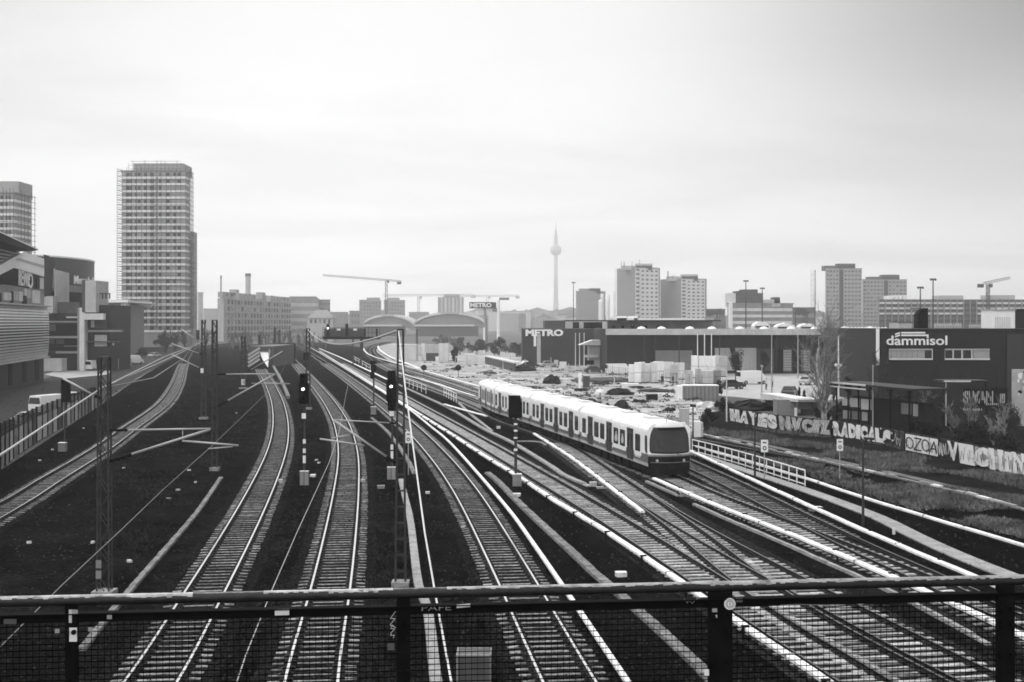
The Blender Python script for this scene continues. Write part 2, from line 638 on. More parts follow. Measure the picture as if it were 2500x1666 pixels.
tF2 = track([(2900, 1880), (2420, 1666), (2150, 1530), (1935, 1418), (1770, 1330), (1650, 1262), (1560, 1207), (1500, 1166)], 'dull track left of the train, right branch of the turnout', shiny=False, pale=True, dz=-0.008, skip=clear_of(tF, 1.1))
tH = track([(3050, 1760), (2700, 1590), (2420, 1477), (2262, 1405), (2125, 1345), (2000, 1285), (1881, 1226), (1775, 1173), (1687, 1133), (1600, 1094), (1480, 1045)],
           'darker track emerging from behind the train on its right', shiny=False, dz=-0.008, skip=clear_of(tG, 1.2))
tL = track([(1420, 1032), (1300, 996), (1170, 957), (1100, 934), (1020, 910), (960, 891), (922, 873), (908, 859), (912, 848), (932, 839), (972, 830), (1015, 824)],
           'far curving track behind the train on the sandy ground', shiny=True, pale=True, far=640)


# ------------------------------------------------------------------ conductor rails
def conductor(px, label, w=0.2, every=5.0, z=0.45, side=-1, group='white covered conductor rails beside the tracks'):
    pts = path(px, z, 0.8, 8)
    pts = [V((p.x, p.y, 0)) for p in pts if p.y > 25]
    for i, p in enumerate(pts):
        p.z += 0.007 * math.sin(i * 0.8 * 6.28 / every) * (1 if every < 50 else 0) + R.uniform(-.0015, .0015)
    mid = min(pts, key=lambda p: p.length)
    t = thing('conductor_rail', label, 'conductor rail', mid, group)
    q = M()
    q.sweep(pts, [(-w / 2, z - 0.13), (w / 2, z - 0.13), (w / 2, z - 0.04), (w / 2 - 0.04, z), (-w / 2 + 0.04, z), (-w / 2, z - 0.04)])
    q.build('cover', cover, t)
    q = M()
    q.sweep(pts, [(-0.04, z - 0.22), (0.04, z - 0.22), (0.04, z - 0.14), (-0.04, z - 0.14)])
    q.build('contact_rail', rust, t)
    ps = resample(pts, every)
    for i in range(1, min(len(ps) - 1, 60)):
        if ps[i].y > 130:
            continue
        d = (ps[i + 1] - ps[i - 1]).normalized()
        sd = V((d.y, -d.x, 0)) * side
        q = M()
        q.bar(ps[i] + sd * (w / 2 + 0.05) + V((0, 0, -0.02)), ps[i] + sd * (w / 2 + 0.05) + V((0, 0, z + 0.03)), 0.07, 0.11)
        q.bar(ps[i] + sd * (w / 2 + 0.1) + V((0, 0, z - 0.1)), ps[i] + sd * (-0.1) + V((0, 0, z - 0.25)), 0.06, 0.08)
        q.bar(ps[i] + sd * (w / 2 + 0.1) + V((0, 0, z + 0.02)), ps[i] - sd * 0.02 + V((0, 0, z + 0.02)), 0.12, 0.05)
        q.build('bracket', black, t)
        if i % 2:
            q = M()
            c = ps[i].lerp(ps[i + 1], 0.45)
            q.obox(c + V((0, 0, z - 0.06)), V((d.y, -d.x, 0)) * (w / 2 + 0.012), V((0, 0, 0.075)), d * 0.05)
            q.build('joint_collar', midg, t)
    return t


conductor([(1690, 1890), (1538, 1666), (1374, 1426), (1289, 1304), (1248, 1248), (1180, 1168), (1100, 1080), (1052, 1040), (1003, 1001), (944, 962), (860, 910), (780, 861), (745, 842)],
          'slim white conductor rail right of the shiny middle track', every=400, w=0.17, side=1)
conductor([(2300, 1850), (2032, 1666), (1791, 1506), (1668, 1420), (1490, 1300), (1431, 1264), (1349, 1216), (1277, 1168), (1183, 1111), (1100, 1057), (1072, 1040), (987, 986), (930, 950), (850, 900), (780, 857)],
          'long thick white conductor rail crossing the middle behind the tall cabinet post', w=0.28, every=6.0)
conductor([(1304, 1057), (1354, 1088), (1404, 1121), (1487, 1184), (1575, 1251)], 'short white conductor rail left of the train, ending at the turnout', w=0.26, every=4.2)
conductor([(1597, 1166), (1683, 1203), (1750, 1231), (1799, 1250), (1979, 1320), (2169, 1400), (2290, 1452), (2450, 1525), (2700, 1640)], 'white conductor rail starting in front of the train', w=0.28, every=5.0)
conductor([(1600, 1062), (1690, 1101), (1836, 1168), (1979, 1233), (2125, 1298), (2346, 1390), (2560, 1478), (2800, 1580)], 'white conductor rail along the grey walkway', w=0.26, every=7.0)
conductor([(1700, 1088), (1836, 1128), (1986, 1171), (2108, 1212), (2339, 1281), (2500, 1328), (2700, 1385)], 'white conductor rail nearest the weedy slope on the right', w=0.2, every=6.5)
conductor([(1085, 986), (1105, 992), (1145, 1003), (1190, 1015)], 'very short white conductor rail left of the train tail', w=0.28, every=4)
conductor([(780, 851), (830, 872), (878, 894), (946, 926)], 'white conductor rail passing the foot of the signal gantry', w=0.42, every=400)
conductor([(1172, 943), (1120, 929), (1029, 903), (962, 885), (909, 869), (891, 857), (888, 850)], 'far white conductor rail sweeping round the bend from the gantry to the train roof', w=0.4, every=400)
conductor([(1160, 966), (1120, 954), (1029, 926), (971, 909)], 'far white conductor rail just above the train tail', w=0.28, every=400)
conductor([(1025, 899), (962, 875), (939, 863), (926, 853), (923, 845)], 'broad far white conductor rail by the white cabin', w=0.7, every=400)


# ------------------------------------------------------------------ cable troughs, walkway, low wall
def trough(px, label, w=0.42, z=0.1, m=troughm, name='cable_trough', cat='cable trough', group='concrete cable troughs between the tracks', joint=1.0):
    pts = path(px, 0.0, 0.5, 6)
    mid = min(pts, key=lambda p: p.length)
    t = thing(name, label, cat, mid, group)
    q = M()
    strip(q, pts, w, z - 0.02)
    q.build('channel', m, t)
    ps = resample([V((p.x, p.y, 0)) for p in pts], joint)
    rest = M()
    n = 0
    for a, b in zip(ps, ps[1:]):
        u = (b - a).normalized()
        tgt = M() if n < 60 else rest
        tw = R.uniform(-0.02, 0.02)
        sd = V((u.y, -u.x, 0))
        tgt.obox((a + b) / 2 + V((0, 0, z + R.uniform(-0.01, 0.012))), sd * (w * 0.44), V((0, 0, 0.03)), u * (joint * 0.49) + sd * tw)
        if n < 60:
            tgt.build('cover_slab', m, t)
        n += 1
    if rest.f:
        tag(rest.build('far_cover_slabs', m, t), kind='stuff')
    return t


trough([(200, 1590), (314, 1449), (443, 1300), (484, 1250), (516, 1204), (541, 1166)], 'concrete cable trough slanting behind the big left lattice mast', w=0.27)
trough([(907, 1022), (940, 1050), (964, 1078), (997, 1128), (1012, 1160)], 'short pale cable trough running to the ladder mast', w=0.3)
trough([(979, 1174), (990, 1220), (1003, 1280), (1022, 1434), (1045, 1495), (1064, 1666), (1080, 1760)], 'cable trough coming straight down beside the white cable', w=0.36, m=concrete)
trough([(1190, 1157), (1216, 1178), (1255, 1218), (1300, 1262), (1390, 1345), (1469, 1419), (1508, 1450), (1700, 1625), (1760, 1690)], 'cable trough with patchy slabs right of the slim conductor rail', w=0.42)
trough([(1694, 1234), (1775, 1271), (1907, 1327), (1999, 1369), (2097, 1412), (2220, 1472), (2418, 1579)], 'thin cable trough between the turnout and the front conductor rail', w=0.2, m=concrete)
trough([(1578, 1178), (1620, 1197), (1659, 1214)], 'stub of cable trough in front of the train', w=0.22, m=concrete)
trough([(960, 934), (1020, 962), (1102, 1001), (1183, 1050), (1255, 1085), (1349, 1143), (1376, 1162), (1440, 1190)], 'light cable trough between the train and the thick conductor rail', w=0.4, m=concrete)
trough([(1120, 985), (1150, 1014), (1202, 1055)], 'short branch of cable trough by the train tail', w=0.32, m=concrete)
q = M()
strip(q, path([(1640, 1092), (1700, 1111), (1850, 1160), (1989, 1206), (2142, 1264), (2230, 1308), (2310, 1345), (2400, 1383), (2520, 1428), (2700, 1490)], 0, 0.6, 6), 0.95, 0.06)
tag(q.build('walkway', concrete), kind='structure')
t = thing('dwarf_wall', 'long low broken kerb wall of pale stones along the weedy slope', 'low wall', G(1989, 1130))
q = M()
pw = path([(1690, 1058), (1727, 1067), (1830, 1090), (1989, 1124), (2118, 1153), (2210, 1173), (2340, 1204), (2465, 1237), (2620, 1276)], 0.0, 0.7, 4)
strip(q, pw, 0.34, 0.1)
q.build('wall_base', troughm, t)
ps = resample(pw, 1.3)
for a, b in zip(ps[:90], ps[1:91]):
    if R.random() < 0.16:
        continue
    q = M()
    u = (b - a).normalized()
    q.obox((a + b) / 2 + V((R.uniform(-.06, .06), R.uniform(-.06, .06), 0.13 + R.uniform(-0.03, 0.03))), V((u.y, -u.x, R.uniform(-.1, .1))) * R.uniform(.1, .17), V((0, 0, 0.06)), u * R.uniform(.4, .63))
    q.build('coping_stone', R.choice([lightg, offwhite, concrete]), t)
q = M()
strip(q, path([(1760, 1066), (1860, 1086), (2000, 1117), (2130, 1145), (2250, 1172), (2400, 1208), (2560, 1246)], 0.0, 0.8, 4), 0.8, 0.03)
tag(q.build('path', mat('trodden_path', 0.1, 0.95, var=0.5, scale=0.6)), kind='structure')
# ------------------------------------------------------------------ the train
train = thing('commuter_train', 'two-tone commuter train of four carriages with white roofs, driving towards the viewer', 'train', V((CEN[0].x, CEN[0].y, 0)))
CARPX = [  # windows (w), doors (d) of each carriage in photo x, front carriage first
    [('w', 1422, 1431), ('d', 1436, 1447), ('w', 1451, 1462), ('w', 1465.5, 1476), ('d', 1481, 1493.5), ('w', 1498.5, 1510), ('w', 1514, 1526.5), ('d', 1531.5, 1546), ('w', 1551, 1563.5), ('c', 1574, 1579)],
    [('w', 1300.5, 1306.7), ('w', 1310, 1316), ('d', 1320.4, 1328), ('w', 1331.8, 1339), ('w', 1342, 1349.3), ('d', 1353.6, 1362), ('w', 1366, 1373.5), ('w', 1377, 1385.5), ('d', 1389.5, 1399), ('w', 1403.5, 1412)],
    [('w', 1209.5, 1214), ('d', 1218, 1223), ('w', 1226.5, 1230.5), ('w', 1234, 1237.5), ('d', 1242, 1247), ('w', 1250.5, 1255), ('w', 1258.5, 1263), ('d', 1268, 1274), ('w', 1277, 1282), ('w', 1286, 1291)],
    [('d', 1172.5, 1175), ('w', 1176.5, 1180), ('w', 1180.5, 1184), ('d', 1185, 1187.5), ('w', 1189, 1193), ('w', 1193.5, 1197), ('d', 1198, 1200.5), ('w', 1201.5, 1204.5)]]
ROOFP = [(-1.5, 3.15), (-1.485, 3.32), (-1.4, 3.5), (-1.2, 3.66), (-0.85, 3.77), (-0.4, 3.82), (0.4, 3.82), (0.85, 3.77), (1.2, 3.66), (1.4, 3.5), (1.485, 3.32), (1.5, 3.15)]
pale_side = mat('sky_lit_window_glass', 0.3, 0.12, var=0, spec=0.6)  # sky reflection put into the glass colour
for ci in range(4):
    fr, re = CEN[ci], CEN[ci + 1]
    dr = (fr - re).normalized()
    rt = V((-dr.y, dr.x, 0))          # towards the far side
    LEN = (fr - re).length
    u0, u1 = 0.3, LEN - (0.05 if ci == 0 else 0.3)

    def T(u, v, z):
        return re + dr * u + rt * v + V((0, 0, z))

    def ring(us, prof):
        q = M()
        n = len(prof)
        b = len(q.v)
        for u in us:
            q.v += [T(u, v, z) for v, z in prof]
        for i in range(len(us) - 1):
            for k in range(n):
                q.f.append((b + i * n + k, b + i * n + (k + 1) % n, b + (i + 1) * n + (k + 1) % n, b + (i + 1) * n + k))
                q.m.append(0)
        q.f.append(tuple(b + k for k in range(n))[::-1])
        q.f.append(tuple(b + (len(us) - 1) * n + k for k in range(n)))
        q.m += [0, 0]
        return q
    body = ring([u0, u1], [(-1.5, 1.7), (-1.5, 3.15), (1.5, 3.15), (1.5, 1.7)]).build('carriage', trainwhite, train)
    WLOC[body.name] = WLOC[train.name]
    rq = ring([u0 - 0.02, u1 + (0.0 if ci == 0 else 0.02)], ROOFP)
    ro = rq.build('roof', mat('train_roof_paint', 0.84, 0.5, var=0.07, scale=0.8, fine=0.04, fscale=2), body, smooth=False)
    q = M()
    for k in range(1, 8):
        u = u0 + (u1 - u0) * k / 8
        for i in range(1, len(ROOFP) - 2):
            (va, za), (vb, zb) = ROOFP[i], ROOFP[i + 1]
            q.bar(T(u, va, za), T(u, vb, zb), 0.05, 0.025)
    for v in (-1.2, 1.2):
        q.bar(T(u0, v, 3.675), T(u1, v, 3.675), 0.04, 0.03)
    q.build('roof_seam', offwhite, body)
    for k in range(3):
        q = M()
        u = LEN * (0.2 + 0.3 * k)
        q.obox(T(u, 0, 3.86), dr * 0.75, rt * 0.5, V((0, 0, 0.06)))
        q.obox(T(u, 0, 3.93), dr * 0.6, rt * 0.4, V((0, 0, 0.015)))
        q.build('roof_vent', offwhite, body)
    ring([u0, u1], [(-1.502, 1.12), (-1.502, 1.7), (1.502, 1.7), (1.502, 1.12)]).build('lower_panel', trainred, body)
    ring([u0, u1], [(-1.49, 0.9), (-1.508, 1.12), (1.508, 1.12), (1.49, 0.9)]).build('sill', lightg, body)
    q = M()
    q.obox(T(LEN / 2, 0, 0.66), dr * (LEN / 2 - 0.6), rt * 1.2, V((0, 0, 0.24)))
    for k in range(5):
        q.obox(T(LEN * (0.3 + 0.1 * k), -1.22, 0.6), dr * R.uniform(0.3, 0.7), rt * 0.15, V((0, 0, 0.26)))
    q.build('underframe', under, body)
    for bu in (2.6, LEN - 2.6):
        q = M()
        q.obox(T(bu, -1.12, 0.6), dr * 1.5, rt * 0.1, V((0, 0, 0.12)))
        q.obox(T(bu, 1.12, 0.6), dr * 1.5, rt * 0.1, V((0, 0, 0.12)))
        for du in (-1.1, 1.1):
            for v in (-0.75, 0.75):
                q.tube([T(bu + du, v - 0.06, 0.64), T(bu + du, v + 0.06, 0.64)], 0.43, 16)
        q.build('bogie', under, body)
    W = Wall((T(0, -1.5, 0).x, T(0, -1.5, 0).y), (T(LEN, -1.5, 0).x, T(LEN, -1.5, 0).y))
    runs = []
    for kind, a, b in CARPX[ci]:
        ua, ub = W.U(a), W.U(b)
        if kind == 'w':
            if runs and ua - runs[-1][1] < 0.62:
                runs[-1][1] = ub
            else:
                runs.append([ua, ub])
    for ua, ub in runs:
        q = M()
        r = 0.16
        a, b, c, d = ua - 0.2, ub + 0.2, 1.42, 3.12
        pts = []
        for cx, cz, t0 in ((b - r, d - 0.02 - r, 0), (a + r, d - 0.02 - r, 90), (a + r, c + r, 180), (b - r, c + r, 270)):
            for k in range(5):
                t = math.radians(t0 + k * 22.5)
                pts.append((cx + r * math.cos(t), cz + r * math.sin(t)))
        q.prism([W.uz(u, z, 0.018) for u, z in pts], -W.n * 0.1)
        q.build('window_frame', trainwhite, body)
    for kind, a, b in CARPX[ci]:
        ua, ub = W.U(a), W.U(b)
        q = M()
        if kind == 'w':
            r = 0.1
            pts = []
            for cx, cz, t0 in ((ub - r, 2.88 - r, 0), (ua + r, 2.88 - r, 90), (ua + r, 1.72 + r, 180), (ub - r, 1.72 + r, 270)):
                for k in range(4):
                    t = math.radians(t0 + k * 30)
                    pts.append((cx + r * math.cos(t), cz + r * math.sin(t)))
            q.prism([W.uz(u, z, 0.024) for u, z in pts], -W.n * 0.08)
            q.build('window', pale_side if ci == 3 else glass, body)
            q = M()
            W.rect(q, ua + 0.05, 2.48, ub - 0.05, 2.51, off=0.03, thick=0.02)
            q.build('window_bar', darkg, body)
        elif kind == 'd':
            W.rect(q, ua, 1.0, ub, 3.1, off=0.03, thick=0.1)
            dd = q.build('door', mat('door_paint', 0.02, 0.35, var=0.1, scale=2, spec=0.4), body)
            q = M()
            mid = (ua + ub) / 2
            W.rect(q, ua + 0.1, 1.75, mid - 0.06, 2.85, off=0.034, thick=0.02)
            W.rect(q, mid + 0.06, 1.75, ub - 0.1, 2.85, off=0.034, thick=0.02)
            q.build('door_glass', glass, body)
            q = M()
            W.rect(q, mid - 0.012, 1.02, mid + 0.012, 3.08, off=0.036, thick=0.01)
            W.rect(q, ua - 0.05, 3.12, ub + 0.05, 3.16, off=0.04, thick=0.05)
            q.build('door_seam', midg, body)
        else:
            W.pxpoly(q, [(1574, 1064), (1577, 1062.5), (1579, 1066), (1579.4, 1106), (1577, 1108), (1574.2, 1098)], 0.02, 0.06)
            q.build('cab_window', glass, body)
    # marks low on the side
    if ci < 3:
        for k in ((3, 5) if ci == 0 else (3,)):
            a, b = CARPX[ci][k + (0 if ci else 0)][1:]
            q = M()
            c = W.uz(W.U((CARPX[ci][k - 1][1] + CARPX[ci][k][2]) / 2), 1.42, 0.012)
            q.tube([c - W.n * 0.02, c], 0.12, 14)
            q.build('emblem', whitep, body)
    if ci == 0:
        q = M()
        W.text(q, 'Berlin', 1551.5, 1563.5, 1116.5, 1108, off=0.014, extrude=0.004, offset=0.01)
        q.build('lettering', whitep, body)
        for x0, x1, y0, y1 in ((1499.6, 1508.5, 1053, 1078), (1515.5, 1523, 1059, 1083)):
            q = M()
            xm, um = (x0 + x1) / 2, 0
            c = [(xm - 1.2, y0), (xm + 1.4, y0), (xm + 1.8, y0 + 6), (x1 - 1, y0 + 11), (x1 - 0.8, y1 - 5), (xm + 2.2, y1), (xm - 2, y1 - 1), (x0 + 0.8, y1 - 6), (x0 + 1, y0 + 12), (xm - 1.7, y0 + 7)]
            W.pxpoly(q, c, 0.028, 0.01)
            q.build('window_sticker', lightg, body)
    # bellows to the carriage in front
    if ci > 0:
        q = ring([LEN - 0.31, LEN + 0.31], [(-1.25, 0.9), (-1.25, 3.35), (1.25, 3.35), (1.25, 0.9)])
        q.build('gangway_bellows', rubber, body)
    if ci == 3:
        q = ring([-0.1, 0.32], [(-1.4, 1.0), (-1.4, 3.3), (1.4, 3.3), (1.4, 1.0)])
        q.build('rear_wall', trainwhite, body)
    if ci == 0:
        def S(s, z):
            h = max(0.0, min(1.0, (z - 0.35) / 3.4))
            wz = 1.5 if z < 3.0 else 1.5 - 0.32 * ((z - 3.0) / 0.8) ** 1.6
            if z < 1.0:
                wz = 1.5 - 0.12 * ((1.0 - z) / 0.7)
            bulge = 0.42 * (1 - abs(s) ** 2.4)
            rake = -0.1 * max(0, z - 1.8)
            return T(u1 - 0.02 + bulge + rake, s * wz, z)

        def patch(name, s0, s1, z0, z1, m, off=0.0, ns=18, nz=8, shape=None, close=True):
            q = M()
            for j in range(nz + 1):
                for i in range(ns + 1):
                    a, b = i / ns, j / nz
                    s, z = s0 + (s1 - s0) * a, z0 + (z1 - z0) * b
                    if shape:
                        s, z = shape(a, b)
                    q.v.append(S(s, z) + dr * off)
            for j in range(nz):
                for i in range(ns):
                    p = j * (ns + 1) + i
                    q.f.append((p, p + 1, p + ns + 2, p + ns + 1))
                    q.m.append(0)
            n = len(q.v)
            for j in range(nz + 1):
                for i in range(ns + 1):
                    q.v.append(q.v[j * (ns + 1) + i] - dr * 0.06)
            edge = [i for i in range(ns + 1)] + [j * (ns + 1) + ns for j in range(1, nz + 1)] + [nz * (ns + 1) + i for i in range(ns - 1, -1, -1)] + [j * (ns + 1) for j in range(nz - 1, 0, -1)]
            for k in range(len(edge)):
                a, b = edge[k], edge[(k + 1) % len(edge)]
                q.f.append((b, a, n + a, n + b))
                q.m.append(0)
            return q.build(name, m, body, smooth=True)
        patch('front_mask', -1, 1, 1.5, 3.8, trainwhite)
        patch('front_apron', -1, 1, 0.38, 1.6, traindark, off=0.004)
        q = M()
        for i in range(8):
            q.bar(S(-.6 + i * .15, 3.38) + dr * 0.035, S(-.45 + i * .15, 3.38) + dr * 0.035, 0.02, 0.14)
        q.build('destination_display', black, body)
        for z, h_ in ((0.62, 0.5), (1.18, 0.03)):
            q = M()
            for i in range(12):
                q.bar(S(-.9 + i * .15, z) + dr * 0.03, S(-.75 + i * .15, z) + dr * 0.03, 0.03, h_)
            q.build('front_skirt' if h_ > .1 else 'front_groove', under if h_ > .1 else midg, body)
        patch('front_stripe', -1, 1, 1.58, 1.7, midg, off=0.012)

        def screen(a, b):
            z0, z1 = 1.8, 3.5
            z = z0 + (z1 - z0) * b
            hw = 0.93 - 0.03 * b
            c = 0.12
            if b < c:
                hw -= 0.07 * (1 - math.sqrt(max(0, 1 - ((c - b) / c) ** 2)))
            if b > 1 - c:
                hw -= 0.07 * (1 - math.sqrt(max(0, 1 - ((b - 1 + c) / c) ** 2)))
            return ((2 * a - 1) * hw, z - 0.08 * (1 - b) * (1 - (2 * a - 1) ** 2) * 0.5)
        ws = patch('windscreen', 0, 0, 0, 0, mat('windscreen_glass', 0.022, 0.22, var=0.4, scale=0.6, spec=0.3), off=0.03, ns=22, nz=16, shape=screen)
        for s in (-0.62, 0.62):
            q = M()
            c = S(s, 1.3) + dr * 0.03
            q.tube([c - dr * 0.08, c], 0.1, 14)
            q.build('headlight', mat('unlit_lens', 0.4, 0.15, var=0), body)
        q = M()
        q.bar(S(0.45, 1.66) + dr * 0.06, S(-0.55, 2.2) + dr * 0.07, 0.03)
        q.bar(S(-0.55, 2.2) + dr * 0.07, S(-0.56, 2.7) + dr * 0.07, 0.035)
        q.build('wiper', black, body)
        q = M()
        q.tube([T(u1 + 0.1, 0, 0.95), T(u1 + 0.75, 0, 0.95)], 0.16, 12)
        q.obox(T(u1 + 0.75, 0, 0.95), dr * 0.1, rt * 0.25, V((0, 0, 0.2)))
        q.build('coupler', under, body)
        q = M()
        q.bar(T(u1 - 0.3, -0.1, 3.8), T(u1 - 0.3, -0.1, 3.98), 0.05)
        q.build('aerial', black, body)

# ------------------------------------------------------------------ lattice masts
CANT_N = [0]


def mast(px, py, ytop, wb, wt, label, name='lattice_mast', cat='catenary mast', group='lattice catenary masts', ladder=False):
    Z = gz(py)
    b = G(px, py)
    h = (py - ytop) * Z / F
    t = thing(name, label, cat, b, group)
    q = M()
    n = max(6, int(h / 0.62))

    def c(sx, sy, z):
        w = wb + (wt - wb) * z / h
        return b + V((sx * w / 2, sy * w * 0.42, z))
    th = max(0.045, Z * 0.0006)
    for sx in (-1, 1):
        for sy in (-1, 1):
            q.bar(c(sx, sy, 0), c(sx, sy, h), th * 1.35, th)
    for i in range(n):
        z0, z1 = h * i / n, h * (i + 1) / n
        for sy in (-1, 1):
            if ladder:
                q.bar(c(-1, sy, z0), c(1, sy, z0), th * 0.7)
            else:
                s = 1 if i % 2 else -1
                q.bar(c(-s, sy, z0), c(s, sy, z1), th * 0.62)
        for sx in (-1, 1):
            s = 1 if i % 2 else -1
            q.bar(c(sx, -s, z0), c(sx, s, z1), th * 0.55)
    q.box(b + V((0, 0, h + 0.02)), (wt * 1.15, wt, 0.05))
    q.build('mast_frame', mastm, t)
    q = M()
    q.box(b + V((0, 0, 0.1)), (wb * 1.7, wb * 1.6, 0.3))
    q.build('foundation', concrete, t)
    return t, b, Z, h


def cant(t, Z, segs):
    """segs: (x0,y0,x1,y1,r,insulated fraction at the first end)"""
    for x0, y0, x1, y1, r, fr in segs:
        a, b = P(x0, y0, Z), P(x1, y1, Z)
        r *= 0.8
        q = M()
        if fr:
            k = a.lerp(b, fr)
            q.tube([k, b], r, 8)
            o = q.build('cantilever_tube', tubem, t, smooth=True)
            q = M()
            n = 9
            q.tube([a.lerp(k, i / n) for i in range(n + 1)], [r * (1.0 if i % 2 else 1.9) for i in range(n + 1)], 8)
            q.build('insulator', black, o if False else t)
        else:
            q.tube([a, b], r, 8)
            q.build('cantilever_tube', tubem, t, smooth=True)


m1, b1, Z1, h1 = mast(255, 1457, 874, 0.46, 0.36, 'tall dark lattice mast standing large in the left foreground')
cant(m1, Z1, [(262, 1051, 514, 1047, 0.045, 0.2), (262, 1128, 512, 1049, 0.06, 0.24), (446, 1077, 582, 1088, 0.05, 0), (446, 1080, 446, 1050, 0.02, 0), (242, 972, 153, 924, 0.05, 0.12), (508, 1096, 568, 1091, 0.03, 0)])
q = M()
for z in (0.9, 1.3):
    q.box(b1 + V((-0.12, -0.3, z)), (0.2, 0.04, 0.3))
q.build('number_plate', midg, m1)
m2, b2, Z2, h2 = mast(524, 1150, 783, 0.36, 0.3, 'dark lattice mast standing between the far left track and the underpass track')
cant(m2, Z2, [(531, 914, 672, 913, 0.05, 0.15), (532, 992, 671, 914, 0.075, 0.18), (645, 935, 708, 937, 0.04, 0)])
m3, b3, Z3, h3 = mast(978, 1434, 806, 0.4, 0.2, 'ladder-like lattice mast right of the two S-curved tracks, carrying the white cable', ladder=True)
cant(m3, Z3, [(970, 1034, 813, 1025, 0.03, 0.12), (968, 1132, 814, 1026, 0.055, 0.16), (781, 1072, 889, 1088, 0.045, 0), (809, 1070, 854, 1062, 0.03, 0)])
m4, b4, Z4, h4 = mast(752, 1000, 803, 0.5, 0.36, 'lattice mast behind the left black signal head')
q = M()
q.box(P(747, 870, Z4), (0.55, 0.4, 0.9))
q.build('weight_stack', black, m4)
m5, b5, Z5, h5 = mast(497, 1024, 782, 0.5, 0.34, 'slim lattice mast beside the far left track with a white plate on it')
cant(m5, Z5, [(494, 866, 420, 840, 0.07, 0.1), (494, 902, 420, 866, 0.08, 0.1), (492, 838, 443, 805, 0.06, 0.1), (500, 790, 502, 830, 0.16, 0)])
q = M()
q.box(P(495, 905, Z5) + V((0, -0.3, 0)), (0.32, 0.04, 0.5))
q.build('number_plate', whitep, m5)
m6, b6, Z6, h6 = mast(594, 950, 822, 0.7, 0.55, 'dark mast left of the underpass mouth with a white numbered plate')
cant(m6, Z6, [(604, 908, 690, 858, 0.1, 0.1), (604, 936, 705, 938, 0.06, 0.1), (587, 830, 589, 860, 0.14, 0)])
pl = M()
pl.box(P(595, 933, Z6) + V((0, -0.4, 0)), (0.55, 0.04, 0.9))
pl.build('number_plate', whitep, m6)
W6 = Wall((P(585, 0, Z6).x, Z6 - 0.43), (P(605, 0, Z6).x, Z6 - 0.43))
q = M()
W6.text(q, '8', 592.6, 594.6, 938, 929, 0.01, 0.006)
W6.text(q, '8', 595.4, 597.4, 938, 929, 0.01, 0.006)
q.build('numerals', black, m6)
for i, (x, y, yt, lb) in enumerate([(671, 868, 800, 'left of two distant masts in front of the brick office block'), (682, 866, 806, 'right of two distant masts in front of the brick office block'),
                                    (1018, 850, 805, 'distant stub mast left of the arched hall'), (633, 872, 818, 'distant mast above the white panel at the underpass')]):
    mast(x, y, yt, 0.5, 0.4, lb)

# ------------------------------------------------------------------ wires and cables


def cable(pts, r, m, label, name='overhead_wire', cat='wire', group=None):
    q = M()
    q.tube(pts, r, 6)
    o = q.build(name, m, None, smooth=True, loc=pts[0])
    return tag(o, label, cat, group)


def sag(a, b, s, n=14):
    return [a.lerp(b, i / n) - V((0, 0, s * 4 * (i / n) * (1 - i / n))) for i in range(n + 1)]


cable([P(973, 808, 47), P(990, 952, 38), P(1007, 1078, 34), P(1037, 1300, 29), P(1060, 1434, 26.5), P(1102, 1666, 22.5), P(1128, 1810, 20)], 0.023, offwhite, 'straight white cable running down from the ladder mast to below the bridge', 'stay_cable', 'cable')
cable(sag(P(752, 806, Z4), P(967, 809, Z3), 1.05), 0.05, tubem, 'pale sagging cable slung between two masts under the signal gantry', 'span_cable', 'cable')
cable([P(700, 884, 200), P(672, 940, 84), P(514, 1092, 45.6), P(400, 1194, 36.5), P(300, 1290, 30), P(150, 1430, 23), P(0, 1580, 19)], 0.009, midg, 'thin contact wire over the track into the underpass')
cable([P(849, 942, 97), P(826, 1062, 54.8), P(803, 1131, 43.8), P(725, 1300, 29.4), P(665, 1438, 23.1), P(600, 1600, 18.5), P(560, 1720, 16)], 0.009, lightg, 'thin contact wire over the right S-curved track')
cable([P(502, 830, Z5), P(470, 845, 120), P(400, 872, 100), P(242, 952, 46), P(0, 1112, 27), P(-60, 1150, 25)], 0.03, tubem, 'thick pale wire over the far left track, crossing the street fence')
cable([P(242, 950, 45.6), P(380, 890, 90), P(470, 848, 140)], 0.03, lightg, 'pale wire from the foreground mast to the far bend')
cable([P(272, 944, 46), P(375, 923, 70), P(440, 880, 120)], 0.03, midg, 'dim wire above the left embankment')

# ------------------------------------------------------------------ signals


